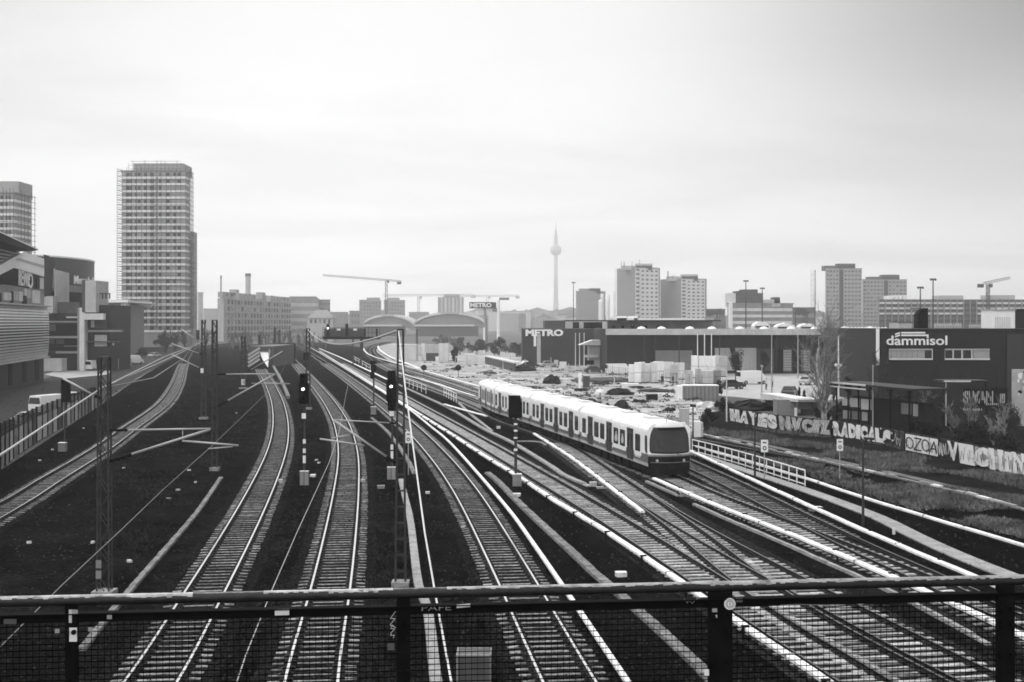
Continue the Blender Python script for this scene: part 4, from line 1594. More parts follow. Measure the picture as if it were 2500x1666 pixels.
MW.text(q, 'REWE', 42, 69, 699, 660, off=0.22, extrude=0.06, offset=0.02)
q.build('sign_lettering', white, mall)
q = M()
c = MW.pt(75.5, 686, 0.25)
for k in range(18):
    t0, t1 = 2 * math.pi * k / 18, 2 * math.pi * (k + 1) / 18
    f = lambda r, t_: c + MW.u * (r * 1.5 * math.cos(t_)) + V((0, 0, r * math.sin(t_)))
    q.prism([f(1.25, t0), f(1.25, t1), f(0.85, t1), f(0.85, t0)], -MW.n * 0.1)
q.build('sign_ring', white, mall)
for x0, y0, x1, y1, m in ((98, 678, 107, 706, offwhite), (90, 680, 97, 704, black), (9, 714, 28, 733, offwhite), (34, 711, 44, 733, lightg), (46, 712, 56, 735, offwhite), (60, 705, 66, 732, offwhite), (67, 706, 75, 728, lightg), (80, 709, 98, 740, offwhite), (-20, 715, 4, 736, black), (57, 722, 66, 746, black), (29, 712, 33, 742, black)):
    q = M()
    MW.pxpoly(q, [(x0, y0), (x1, y0 + 1), (x1, y1 + 1), (x0, y1)], 0.3, 0.2)
    q.build('sign_board', m, mall)
for x in (20, 55, 86):
    q = M()
    MW.pxrect(q, x, 884 - x * 0.1, x + 9, 945 - x * 0.2, off=0.06, thick=0.2)
    q.build('doorway', black, mall)

# --- drum-shaped arena building beside it
drum = thing('drum_building', 'dark drum-shaped building with big name lettering beside the shopping centre', 'building', (-110, 262, 0))
cc, RR = V((-138, 278, 0)), 38.0


def arc(a0, a1, r, z0, z1, th, n=24):
    q = M()
    pts = [cc + V((math.cos(math.radians(a0 + (a1 - a0) * i / n)), math.sin(math.radians(a0 + (a1 - a0) * i / n)), 0)) for i in range(n + 1)]
    pts = [cc + (p - cc) * r for p in pts]
    inn = [cc + (p - cc) * ((r - th) / r) for p in pts]
    q.prism([p + V((0, 0, z0)) for p in pts + inn[::-1]], V((0, 0, z1 - z0)))
    return q


arc(-95, 40, RR, 11.2, 25.0, 30, 48).build('wall', mat('drum_cladding', 0.04, 0.5, var=0.1, scale=0.1, spec=0.4), drum)
arc(-95, 40, RR + 0.15, 25.0, 25.35, 30, 48).build('roof', whitep, drum)
arc(-70, 40, RR + 0.12, 17.4, 18.9, 0.5).build('facade_band', midg, drum)
arc(-70, 40, RR + 0.14, 14.6, 17.3, 0.5).build('dark_band', black, drum)
arc(-70, 40, RR + 0.12, 11.3, 14.4, 0.5).build('lower_band', darkg, drum)
arc(-95, 40, RR - 3, 0, 11.2, 25, 30).build('base', vdark, drum)
q = M()
vs, fs = text_geo('Mercedes-Benz', 2.7, 0.1, 0.03)
q.v = []
for v in vs:
    an = math.radians(-9.6) + v.x / RR
    q.v.append(cc + V((math.cos(an), math.sin(an), 0)) * (RR + 0.35 + v.z) + V((0, 0, 19.3 + v.y)))
q.f, q.m = fs, [0] * len(fs)
q.build('name_lettering', white, drum)
DW = Wall((-104.2, 261), (-100.6, 271.5))
q = M()
DW.pxpoly(q, [(108, 622), (134, 628), (134, 724), (108, 722)], 0.6, 0.5)
drum2 = q.build('poster_wall', mat('poster_print', 0.03, 0.6, var=0.9, scale=0.35), drum)
q = M()
DW.pxpoly(q, [(131, 659), (134, 654), (135, 670), (131, 705), (129, 704)], 0.7, 0.1)
q.build('poster_figure', lightg, drum)
for px, lb, nm in (([(137, 659), (169, 667), (169, 741), (137, 737)], 'large blank pale billboard mounted on the drum building', 'billboard'),):
    o = thing('billboard', lb, 'billboard', DW.pt(150, 741))
    q = M()
    DW.pxpoly(q, px, 1.6, 0.5)
    q.build('panel', lightg, o)
    q = M()
    for y in (675, 700, 725):
        DW.pxpoly(q, [(140, y), (142, y), (142, y + 3), (140, y + 3)], 1.05, 1.6)
        DW.pxpoly(q, [(164, y), (166, y), (166, y + 3), (164, y + 3)], 1.05, 1.6)
    q.build('bracket', mastm, o)

# --- glazed retail block in front of the drum
ret = thing('retail_building', 'dark glazed retail block with pale pillars and terraces, left of the street', 'building', P(180, 905, 257))
RW = front(100, 268, 257)
q = M()
RW.pxrect(q, 106, 768, 216, 905, 0, 14)
RW.pxrect(q, 216, 745, 268, 905, -0.01, 14)
q.build('wall', vdark, ret)
for y0, y1, x0, x1, m in ((784, 788, 112, 196, midg), (821, 826, 112, 196, midg), (843, 847, 160, 196, darkg), (858, 863, 140, 196, midg), (766, 781, 216, 264, offwhite), (806, 811, 216, 300, midg), (833, 836, 216, 296, darkg), (773, 777, 166, 196, lightg)):
    q = M()
    RW.pxrect(q, x0, y0, x1, y1, 1.0 if m is not offwhite else 3.0, 1.4)
    q.build('floor_slab', m, ret)
for x0, x1, y0, y1, m in ((197, 202, 753, 905, midg), (202, 214, 752, 905, offwhite), (109, 122, 725, 768, lightg), (122, 138, 724, 765, lightg)):
    q = M()
    RW.pxrect(q, x0, y0, x1, y1, 2.0, 3)
    q.build('pillar', m, ret)
for x0, y0, x1, y1, m in ((126, 735, 131, 757, black), (140, 738, 195, 765, dimglass), (118, 792, 137, 808, dimglass), (119, 828, 134, 840, dimglass), (138, 828, 157, 840, dimglass), (114, 792, 195, 820, glass), (114, 828, 195, 855, glass), (222, 783, 231, 800, lightg), (232, 783, 262, 802, darkg), (231, 818, 261, 846, lightg), (275, 838, 278, 844, whitep)):
    q = M()
    RW.pxrect(q, x0, y0, x1, y1, 0.06 + (0.05 if m is dimglass else 0), 0.2)
    q.build('window', m, ret)
q = M()
RW.pxrect(q, 216, 686, 242, 763, 2.0, 8)
o1 = q.build('sign_tower', lightg, ret)
q = M()
RW.pxrect(q, 208, 684, 215.6, 763, 2.02, 8)
q.build('sign_tower_side', darkg, ret)
q = M()
RW.pxpoly(q, [(243, 716), (268, 716), (268, 718), (243, 718)], 0, 0.5)
for x in (249, 257, 266):
    RW.pxrect(q, x, 716, x + 1.5, 730, 0, 0.5)
q.build('roof_frame', mastm, ret)

# --- pavilion with the flat overhanging roof
hotel = thing('flat_roof_building', 'pale building with a wide overhanging flat roof in front of the tall tower', 'building', P(300, 872, 358))
HA, HC, HB = P(238, HY, 362), P(309, HY, 356), P(352, HY, 461)
HL, HR = Wall((HA.x, HA.y), (HC.x, HC.y)), Wall((HC.x, HC.y), (HB.x, HB.y))
hz = HL.Z(300, 739)
q = M()
q.prism([V((p.x, p.y, 0)) for p in (HA, HC, HB, HA + HB - HC)], V((0, 0, hz)))
q.build('wall', midg, hotel)
q = M()
HL.rect(q, 1, 3, HL.len * 0.8, hz - 0.4, 0.12, 0.3)
q.build('glazing', mat('curtain_glass', 0.06, 0.2, var=0.5, scale=0.15), hotel)
for z in (6, 9.8, 13.2):
    q = M()
    HL.rect(q, 0.5, z, HL.len * 0.82, z + 0.5, 0.2, 0.4)
    q.build('floor_line', darkg, hotel)
for f0, f1, m in ((0.83, 0.9, lightg), (0.92, 1.0, lightg)):
    q = M()
    HL.rect(q, HL.len * f0, 0, HL.len * f1, hz, 0.3, 0.6)
    q.build('pier', m, hotel)
q = M()
HR.rect(q, 0, 0, HR.len * 0.14, hz, 0.25, 0.4)
q.build('corner_pier', offwhite, hotel)
q = M()
HL.rect(q, HL.len * 0.885, 1, HL.len * 0.95, 11.8, 0.9, 0.9)
q.build('banner', black, hotel)
q = M()
HR.pxpoly(q, [(310, 778), (313, 776), (314, 795), (314, 822), (311, 822)], 0.9, 0.1)
q.build('banner_print', offwhite, hotel)
q = M()
n1, n2 = HL.n, HR.n
E = [HL.uz(-8, hz, 2.0), HC * 1 + n1 * 2.2 + n2 * 2.0 + V((0, 0, hz)), HR.uz(HR.len + 22, hz, 2.0), HR.uz(HR.len + 22, hz, -25), HL.uz(-8, hz, -30)]
E = [V((p.x, p.y, hz)) for p in E]
q.prism(E, V((0, 0, 0.85)))
q.build('roof', whitep, hotel)

# --- brick office with window grid
fac = thing('office_block', 'long brick office block with rows of windows and roof houses, left of centre', 'office', P(545, 850, 640))
FA, FC, FB = P(531, HY, 668), P(546, HY, 640), P(711, HY, 790)
FL, FR = Wall((FA.x, FA.y), (FC.x, FC.y)), Wall((FC.x, FC.y), (FB.x, FB.y))
fz = H + (HY - 726) * 640 / F
fm = mat('pale_brick', 0.36, 0.85, var=0.15, scale=0.1, streak=0.08)
q = M()
q.prism([V((p.x, p.y, 0)) for p in (FA, FC, FB, FA + FB - FC)], V((0, 0, fz)))
q.build('wall', fm, fac)
q = M()
q.prism([p + V((0, 0, fz)) for p in (FR.uz(1.0, 0, -0.8), FR.uz(FR.len, 0, -0.8), FR.uz(FR.len, 0, -3.5), FR.uz(1.0, 0, -3.5))], V((0, 0, 3.0)))
q.build('attic_storey', fm, fac)
AW = Wall((FR.uz(0, 0, -.8).x, FR.uz(0, 0, -.8).y), (FR.uz(FR.len, 0, -.8).x, FR.uz(FR.len, 0, -.8).y))
rects = grid(FR, 6, FR.len - 1, 22, 1.5, fz - 0.6, 6, 0.56, 0.6)
windows(fac, FR, rects[::-1], mat('office_window', 0.02, 0.5, var=0.4, scale=0.2, spec=0.2), off=0.06, cap=100)
windows(fac, AW, grid(AW, 4, AW.len - 1, 16, fz + 0.5, fz + 2.7, 1, 0.4, 0.8), dimglass, name='attic_window')
for k in range(1, 7):
    q = M()
    FR.rect(q, 0, 1.2 + (fz - 2.1) / 6 * k, FR.len, 1.7 + (fz - 2.1) / 6 * k, 0.4, 0.5)
    q.build('cornice', lightg, fac)
for x0, x1, y0, y1 in ((546, 584, 716, 728), (560, 575, 707, 717), (625, 640, 714, 726), (650, 661, 722, 732)):
    roofbox(fac, x0, x1, y0, y1, 660, fm, depth=9)
# chimneys
for x, w, y0, Z, lb, m in ((539.5, 3.6, 673, 900, 'slim chimney left of the brick office block', midg), (605.5, 12.5, 668, 950, 'thick chimney behind the brick office block', lightg)):
    t = thing('chimney', lb, 'chimney', P(x, HY, Z) - V((0, 0, H)))
    hgt = H + (HY - y0) * Z / F
    r = w / 2 * Z / F
    q = M()
    q.lathe(P(x, HY, Z) - V((0, 0, H)), [(r * 1.05, 0), (r, hgt - 2.4)], 20)
    q.build('shaft', m, t, smooth=False)
    q = M()
    q.lathe(P(x, HY, Z) - V((0, 0, H)), [(r * 1.12, hgt - 2.4), (r * 1.12, hgt)], 20)
    q.build('rim', darkg, t)


# --- background blocks
def bgblock(name, label, cat, xl, xc, xr, ytop, Z, dl, dr, m, roofs=(), bands=0, bm=None, wins=None, group='distant city blocks', face='R'):
    t, WL, WR, h = block(name, label, cat, xl, xc, xr, ytop, Z, dl, dr, m, group, parapet=0.4)
    for r in roofs:
        roofbox(t, r[0], r[1], r[2], r[3], Z + 4, r[4] if len(r) > 4 else m)
    W = WR if face == 'R' else WL
    if bands:
        dz = (h - 1) / bands
        for k in range(bands):
            q = M()
            W.rect(q, 0.5, 0.6 + dz * k, W.len - 0.5, 0.6 + dz * (k + 0.45), 0.12, 0.3)
            q.build('window_band', bm or dimglass, t)
    if wins:
        nu, nz, f = wins
        windows(t, W, grid(W, W.len * f, W.len * 0.98, nu, 2, h - 0.8, nz, 0.5, 0.45)[::-1], bm or dimglass, off=0.05)
    return t, WL, WR, h


bgblock('office_block', 'plain slab office behind the brick block, with two pale bands', 'office', 704, 706, 778, 729, 820, 8, 2, midg, roofs=((707, 769, 724, 731),), bands=5, bm=lightg)
bgblock('office_block', 'small wing at the right of the plain slab office', 'office', 776, 779, 806, 733, 830, 6, 2, midg, wins=(4, 6, 0.1))
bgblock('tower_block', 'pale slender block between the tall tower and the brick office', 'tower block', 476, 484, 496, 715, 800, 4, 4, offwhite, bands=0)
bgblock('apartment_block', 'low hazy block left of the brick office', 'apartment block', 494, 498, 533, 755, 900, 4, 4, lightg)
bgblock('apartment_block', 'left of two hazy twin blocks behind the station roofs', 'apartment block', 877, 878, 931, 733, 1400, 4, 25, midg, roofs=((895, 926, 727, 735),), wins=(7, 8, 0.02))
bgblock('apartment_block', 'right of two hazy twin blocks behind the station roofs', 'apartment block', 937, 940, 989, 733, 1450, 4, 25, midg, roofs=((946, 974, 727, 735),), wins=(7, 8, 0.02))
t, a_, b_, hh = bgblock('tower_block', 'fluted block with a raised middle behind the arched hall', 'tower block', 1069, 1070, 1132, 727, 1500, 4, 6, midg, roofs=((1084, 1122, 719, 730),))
for i in range(6):
    q = M()
    b_.rect(q, b_.len * (0.1 + 0.15 * i), 0, b_.len * (0.17 + 0.15 * i), hh, 0.6, 0.7)
    q.build('facade_fin', offwhite if i % 2 else lightg, t)
bgblock('house', 'long low range of hazy buildings behind the station', 'building', 804, 806, 850, 763, 1000, 4, 4, midg)
bgblock('house', 'narrow hazy house left of the arched halls', 'building', 853, 855, 879, 760, 1000, 4, 4, midg, wins=(3, 3, 0.1))
# pale gabled hall
gh = thing('gabled_house', 'pale house with a big hipped roof right of the brick office', 'house', P(780, HY, 640) - V((0, 0, H)))
GW = front(745, 812, 640)
q = M()
GW.pxrect(q, 750, 775, 812, 855, 0, 14)
q.build('wall', lightg, gh)
q = M()
a, b = GW.U(748), GW.U(814)
z0, z1 = GW.Z(780, 777), GW.Z(780, 757)
pts = [GW.uz(a, z0, 0.6), GW.uz(b, z0, 0.6), GW.uz(b, z0, -15), GW.uz(a, z0, -15)]
r1, r2 = GW.uz(a + 4.5, z1, -7), GW.uz(b - 4.5, z1, -7)
q.face([pts[0], pts[1], r2, r1])
q.face([pts[1], pts[2], r2])
q.face([pts[2], pts[3], r1, r2])
q.face([pts[3], pts[0], r1])
q.face(pts[::-1])
q.build('roof', midg, gh)
windows(gh, GW, [(GW.U(x), GW.Z(x, 790), GW.U(x + 5), GW.Z(x, 780)) for x in (757, 768, 779, 790, 801)], dimglass, off=0.05)

# station hall arches
for xl, xr, yc, yb, Z, lb in ((884, 1010, 768, 797, 900, 'smaller arched station hall roof on the left'), (1008, 1188, 762, 797, 880, 'larger arched station hall roof behind the pylon sign')):
    t = thing('station_hall', lb, 'station hall', P((xl + xr) / 2, HY, Z) - V((0, 0, H)), 'arched station halls')
    xm, hw = (xl + xr) / 2, (xr - xl) / 2
    n = 20

    def ap(a, yy0, yy1, dz=0):
        return P(xm - hw * math.cos(a), yy1 - (yy1 - yy0) * math.sin(a), Z) + V((0, dz, 0))
    out = [ap(math.pi * i / n, yc, yb) for i in range(n + 1)]
    q = M()
    inn = [p + V((0, 0, -1.4)) for p in out]
    q.prism(out + inn[::-1], V((0, 60, 0)))
    q.build('roof', lightg, t)
    q = M()
    q.prism([p + V((0, 2, -1.4)) for p in out], V((0, 0.5, 0)))
    q.build('end_wall', midg, t)
    q = M()
    for f0, f1 in ((0.15, 0.42), (0.58, 0.88)):
        arcp = [ap(math.pi * (f0 + (f1 - f0) * i / 8), yc, yb, -0.4) for i in range(9)]
        q.prism(arcp + [p + V((0, 0, -1.6)) for p in arcp[::-1]], V((0, 0.6, 0)))
    q.build('skylight', offwhite, t)
    q = M()
    a, b = P(xl + 4, 797, Z - 4), P(xr - 30, 793, Z - 4)
    q.obox((a + b) / 2, V(((b.x - a.x) / 2, 0, 0)), V((0, 2, 0)), V((0, 0, abs(b.z - a.z) / 2)))
    q.build('canopy', offwhite, t)
    q = M()
    a, b = P(xl + 8, 840, Z), P(xr - 20, 797, Z)
    q.obox((a + b) / 2, V(((b.x - a.x) / 2, 0, 0)), V((0, 2, 0)), V((0, 0, abs(b.z - a.z) / 2)))
    q.build('base_wall', darkg, t)

# television tower
Zt = 3160
tvm = mat('pale_tower_concrete', 0.45, 0.8, var=0.05)
tv = thing('television_tower', 'very distant television tower with a ball on a slender shaft', 'tower', P(1357, HY, Zt) - V((0, 0, H)))
b0 = P(1357, HY, Zt) - V((0, 0, H))
ph = lambda y: H - (y - HY) * Zt / F
q = M()
q.lathe(b0, [(11, 0), (7, 30), (5.6, ph(700)), (4.6, ph(625))], 24)
q.build('shaft', tvm, tv, smooth=True)
q = M()
cz = ph(611)
q.lathe(b0, [(15.0 * math.cos(math.radians(a)) + 0.05, cz + 15.0 * math.sin(math.radians(a))) for a in range(-90, 91, 12)], 28)
q.build('sphere', tvm, tv, smooth=True)
q = M()
q.lathe(b0, [(5.2, ph(598)), (5.2, ph(575)), (3.6, ph(574)), (3.2, ph(562)), (1.3, ph(561)), (0.9, ph(543))], 16)
q.build('antenna', tvm, tv)

# cranes


def crane(x, yb, ymast, jib, Z, m, label, w=1.6, cab=True):
    t = thing('tower_crane', label, 'crane', P(x, HY, Z) - V((0, 0, H)), 'tower cranes')
    q = M()
    b, tp = P(x, yb, Z), P(x, ymast, Z)
    q2 = w / 2
    for sx in (-1, 1):
        for sy in (-1, 1):
            q.bar(b + V((sx * q2, sy * q2, 0)), tp + V((sx * q2, sy * q2, 0)), w * 0.2)
    n = max(5, int((tp.z - b.z) / w / 1.3))
    for i in range(n):
        s = 1 if i % 2 else -1
        z0, z1 = b.z + (tp.z - b.z) * i / n, b.z + (tp.z - b.z) * (i + 1) / n
        q.bar(V((b.x - s * q2, b.y - q2, z0)), V((b.x + s * q2, b.y - q2, z1)), w * 0.14)
        q.bar(V((b.x - s * q2, b.y + q2, z0)), V((b.x + s * q2, b.y + q2, z1)), w * 0.14)
    q.build('mast', m, t)
    q = M()
    a, c = P(jib[0], jib[1], Z), P(jib[2], jib[3], Z)
    up = V((0, 0, w * 0.8))
    n = max(10, int((c - a).length / w / 1.1))
    for i in range(n):
        p0, p1 = a.lerp(c, i / n), a.lerp(c, (i + 1) / n)
        q.bar(p0 + V((0, -q2 * .7, 0)), p1 + V((0, -q2 * .7, 0)), w * 0.16)
        q.bar(p0 + V((0, q2 * .7, 0)), p1 + V((0, q2 * .7, 0)), w * 0.16)
        q.bar(p0 + up, p1 + up, w * 0.18)
        q.bar(p0 + V((0, -q2 * .7, 0)), (p0 + p1) / 2 + up, w * 0.12)
        q.bar((p0 + p1) / 2 + up, p1 + V((0, q2 * .7, 0)), w * 0.12)
    q.build('jib', m, t)
    q = M()
    q.box(tp + V((w, -0.3, -w * 0.6)), (w * 1.1, w * 1.1, w * 1.4))
    q.build('cab', m, t)
    q = M()
    e = P(jib[2], jib[3], Z)
    q.box(e + V((-w, 0, -w * 0.5)), (w * 2.2, w, w * 1.4))
    q.build('counterweight', m, t)
    return t


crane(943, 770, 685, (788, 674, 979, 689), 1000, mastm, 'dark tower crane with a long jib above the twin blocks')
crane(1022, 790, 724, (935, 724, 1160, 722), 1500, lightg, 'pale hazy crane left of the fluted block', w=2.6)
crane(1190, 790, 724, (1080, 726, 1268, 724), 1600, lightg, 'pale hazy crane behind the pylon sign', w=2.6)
crane(2412, 760, 694, (2466, 681, 2400, 695), 700, mastm, 'dark crane above the long office on the right', w=1.5)

# pylon sign
Zp = 420
py_ = thing('pylon_sign', 'tall pylon with a dark lettered sign board', 'sign', P(1184, 870, Zp))
q = M()
q.tube([P(1186, 870, Zp), P(1186, 780, Zp), P(1183, 753, Zp)], [0.9, 0.5, 0.4], 10)
q.build('mast', midg, py_)
PW = front(1140, 1230, Zp)
q = M()
PW.pxrect(q, 1146, 738, 1203, 753.5, 0.6, 1.2)
PW.pxrect(q, 1203.2, 738.6, 1211, 753, 0.4, 5)
q.build('sign_board', darkg, py_)
q = M()
PW.text(q, 'METRO', 1148, 1200, 751, 740, off=0.7, extrude=0.06, offset=0.035)
q.build('lettering', white, py_)
for x, y0, w, Z, lb in ((1217, 733, 9, 430, 'thick white mast right of the pylon sign'), (1182, 800, 5, 400, 'short white post in front of the pylon sign')):
    t = thing('white_mast', lb, 'mast', P(x, 870, Z))
    q = M()
    q.lathe(P(x, HY, Z) - V((0, 0, H)), [(w / 2 * Z / F, 0), (w / 2.4 * Z / F, H - (y0 - HY) * Z / F)], 12)
    q.build('shaft', white, t)
    if w > 6:
        q = M()
        q.box(P(x + 14, 730, Z), (3.6, 0.8, 0.9))
        q.box(P(x - 9, 757, Z), (1.8, 0.6, 1.4))
        q.build('equipment', midg, t)
# ------------------------------------------------------------------ right-hand skyline
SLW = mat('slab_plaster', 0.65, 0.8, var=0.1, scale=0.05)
SLD = mat('slab_shaded_plaster', 0.24, 0.8, var=0.12, scale=0.05)  # darker copy of the plaster, shade put into its colour


def slab_tower(name, label, xl, xc, xr, ytop, Z, dl, dr, roofs, group):
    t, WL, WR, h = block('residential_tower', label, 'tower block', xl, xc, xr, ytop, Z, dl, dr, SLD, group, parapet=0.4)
    for r in roofs:
        roofbox(t, *r, Z + 6, lightg)
    q = M()
    for k in range(7):
        c = WR.uz(WR.len * R.uniform(-.5, .6), h, -R.uniform(3, 8))
        q.tube([c, c + V((0, 0, R.uniform(3, 7)))], 0.16, 5)
    q.build('roof_aerial', mastm, t)
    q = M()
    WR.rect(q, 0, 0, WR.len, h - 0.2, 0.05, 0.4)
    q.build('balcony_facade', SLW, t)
    n = 15
    dz = (h - 0.8) / 15.5
    for k in range(n):
        z = h - 0.8 - dz * (k + 1)
        q = M()
        WR.rect(q, 0.2, z, WR.len * 0.17, z + dz * 0.5, 1.4, 1.4)
        q.build('balcony', offwhite, t)
        q = M()
        WR.rect(q, 0.4, z + dz * 0.5, WR.len * 0.16, z + dz * 0.95, 0.1, 0.1)
        q.build('balcony_recess', dimglass, t)
    windows(t, WR, grid(WR, WR.len * 0.2, WR.len * 0.98, 4, h - 0.8 - 15 * dz, h - 0.8, 15, 0.5, 0.4)[::-1], dimglass, off=0.1)
    q = M()
    WR.rect(q, WR.len * 0.985, 0, WR.len + 0.6, h, 0.3, 2)
    q.build('end_pier', darkg, t)
    return t


slab_tower('s', 'taller of two pale residential towers right of the television tower', 1506, 1552, 1609, 654, 950, 30, 12, ((1518, 1592, 649, 656), (1552, 1593, 644, 656)), 'pale residential towers')
slab_tower('s', 'shorter of two pale residential towers right of the television tower', 1612, 1664, 1723, 681, 960, 30, 12, ((1630, 1704, 675, 683), (1664, 1704, 670, 683)), 'pale residential towers')
t, a_, b_, hh = bgblock('tower_block', 'flat-topped hazy block left of the two pale residential towers', 'tower block', 1406, 1408, 1478, 712, 1150, 4, 6, midg, roofs=((1414, 1466, 705, 714), (1438, 1466, 704, 714)), bands=0)
for i, (x0, x1, y0) in enumerate(((1461, 1473, 732), (1466, 1474, 718), (1479, 1488, 730), (1482, 1489, 719), (1497, 1503, 712))):
    t = thing('silo', 'pale cylindrical silo beside the hazy block, number %s from the left' % ('first', 'second', 'third', 'fourth', 'fifth')[i], 'silo', P((x0 + x1) / 2, HY, 700 + i * 14) - V((0, 0, H)), 'pale silos')
    Zs = 700 + i * 14
    q = M()
    hgt = H - (y0 - HY) * Zs / F
    r = (x1 - x0) / 2 * Zs / F
    q.lathe(P((x0 + x1) / 2, HY, Zs) - V((0, 0, H)), [(r, 0), (r, hgt - r * 0.6), (r * 0.6, hgt)], 16)
    q.build('shell', white, t, smooth=False)
t, a_, b_, hh = bgblock('office_building', 'low office with pale window bands right of the two residential towers', 'office', 1776, 1780, 1936, 742, 560, 5, 6, midg, roofs=((1778, 1796, 716, 744, offwhite), (1796, 1812, 711, 744, darkg), (1812, 1850, 707, 744, darkg), (1850, 1863, 716, 744, darkg), (1863, 1905, 732, 744, lightg), (1890, 1904, 726, 736, darkg)), bands=6, bm=offwhite)
q = M()
b_.rect(q, 0, 0, 1.4, hh + 1, 1.0, 2)
q.build('white_pier', white, t)
bgblock('apartment_block', 'dark row of trees and flats between the pale towers and the low office', 'apartment block', 1722, 1724, 1770, 756, 800, 4, 4, darkg, bands=4, bm=midg)
bgblock('apartment_block', 'low dark flats right of the low office', 'apartment block', 1936, 1938, 1990, 752, 820, 4, 4, darkg, bands=3, bm=midg)
SL3 = mat('grey_slab_plaster', 0.2, 0.8, var=0.1, scale=0.05)


def dark_tower(label, segs, ytop, Z, roofs, edges, group, fl):
    x0, x1 = segs[0][0], segs[-1][1]
    t, WL, WR, h = block('residential_tower', label, 'tower block', x0 - 1, x0, x1, ytop, Z, 10, 3, SL3, group, parapet=0.3)
    for r in roofs:
        roofbox(t, *r[:4], Z + 6, darkg)
    for xa, xb in edges:
        q = M()
        WR.rect(q, WR.U(xa), 0, WR.U(xb), h - 1, 0.2, 0.5)
        q.build('dark_joint', vdark, t)
    dz = (h - 1) / fl
    for xa, xb in segs:
        q = M()
        WR.rect(q, WR.U(xa), 0, WR.U(xb), h, 0.1, 0.2)
        q.build('facade_section', mat('section_plaster', 0.3, 0.8, var=0.1, scale=0.05), t)
        n = max(3, int((xb - xa) / 8))
        windows(t, WR, [r for r in grid(WR, WR.U(xa + 1), WR.U(xb - 1), n, 0.8, h - 0.6, fl, 0.62, 0.42) if r[1] > H * 0.2][::-1], dimglass, off=0.2, cap=50)
    return t


dark_tower('tall grey residential tower with a dark vertical joint, above the warehouse roof', [(2016, 2049), (2059, 2104)], 656, 950, ((2012, 2088, 649, 658), (2045, 2088, 644, 658)), [(2049, 2059)], 'grey residential towers', 16)
dark_tower('lower grey residential tower with a dark vertical joint, behind the long office', [(2106, 2158), (2168, 2214)], 683, 980, ((2120, 2196, 676, 686), (2154, 2196, 671, 686)), [(2158, 2168)], 'grey residential towers', 14)
q = M()
lo, loL, LW_, hh = block('long_office', 'long office block with white parapet bands behind the lettered warehouse', 'office', 2143, 2145, 2620, 733, 700, 6, 8, darkg, parapet=0.4)
dz = 12.8 * 700 / F
for k in range(4):
    for i in range(30):
        q = M()
        u0 = LW_.len * i / 30 + 0.2
        u1 = LW_.len * (i + 1) / 30 - 0.5
        z = hh - 0.9 - dz * k
        if 13 <= i <= 14:
            continue
        LW_.rect(q, u0, z - 0.3 - 1.1, u1, z - 0.3, 0.4, 0.4)
        if k < 3:
            q.build('parapet_panel', offwhite if R.random() < 0.8 else lightg, lo)
    q = M()
    LW_.rect(q, 0, hh - 0.9 - dz * k - dz + 0.35, LW_.len, hh - 0.9 - dz * k - 1.5, 0.15, 0.2)
    q.build('window_band', glass, lo)
for i in range(31):
    q = M()
    LW_.rect(q, LW_.len * i / 30 - 0.3, 0, LW_.len * i / 30 + 0.2, hh + 0.5, 0.7, 0.6)
    q.build('pilaster', midg, lo)
for x0, x1, y0, y1, m in ((2170, 2180, 722, 734, white), (2184, 2192, 722, 734, white), (2194, 2202, 721, 734, white), (2204, 2214, 721, 734, white), (2290, 2352, 722, 734, lightg), (2410, 2478, 721, 734, lightg)):
    roofbox(lo, x0, x1, y0, y1, 708, m, depth=10)
# scaffold-like masts and floodlight poles on the skyline
for x, yb, y0, Z, lb, kind in ((1990, 800, 660, 600, 'thin dark lattice pole left of the grey tower', 'pole'), (1400, 790, 690, 700, 'floodlight pole left of the flat-topped hazy block', 'T'), (1821, 800, 686, 520, 'floodlight pole above the low office', 'T'), (1861, 800, 704, 540, 'second floodlight pole above the low office, to the right', 'T'),
                               (2247, 800, 702, 420, 'floodlight pole beside the black roof hood', 'T'), (2278, 800, 682, 420, 'tall floodlight pole above the long office', 'T'), (1505, 790, 656, 940, 'pale hoist mast at the left edge of the taller pale tower', 'L'), (1983, 795, 658, 930, 'pale scaffold mast left of the grey tower', 'L')):
    t = thing('floodlight_mast' if kind == 'T' else 'lattice_pole', lb, 'mast', P(x, HY, Z) - V((0, 0, H)), 'thin masts on the skyline')
    q = M()
    b = P(x, HY, Z) - V((0, 0, H))
    hgt = H - (y0 - HY) * Z / F
    if kind == 'L':
        for s in (-1, 1):
            q.bar(b + V((s * 0.9, 0, 0)), b + V((s * 0.9, 0, hgt)), 0.25)
        for k in range(int(hgt / 2)):
            q.bar(b + V((-0.9, 0, 2 * k)), b + V((0.9, 0, 2 * k + (2 if k % 2 else 0))), 0.2)
        q.build('frame', lightg, t)
    else:
        q.tube([b, b + V((0, 0, hgt))], [0.32, 0.2], 8)
        q.build('pole', mastm, t)
        if kind == 'T':
            q = M()
            q.obox(b + V((0, 0, hgt)), V((1.1, 0, 0)), V((0, 0.3, 0)), V((0, 0, 0.25)))
            for s in (-1, 0, 1):
                q.obox(b + V((s * 0.8, -0.3, hgt - 0.35)), V((0.22, 0, 0)), V((0, 0.15, 0)), V((0, 0, 0.2)))
            q.build('floodlight', mastm, t)

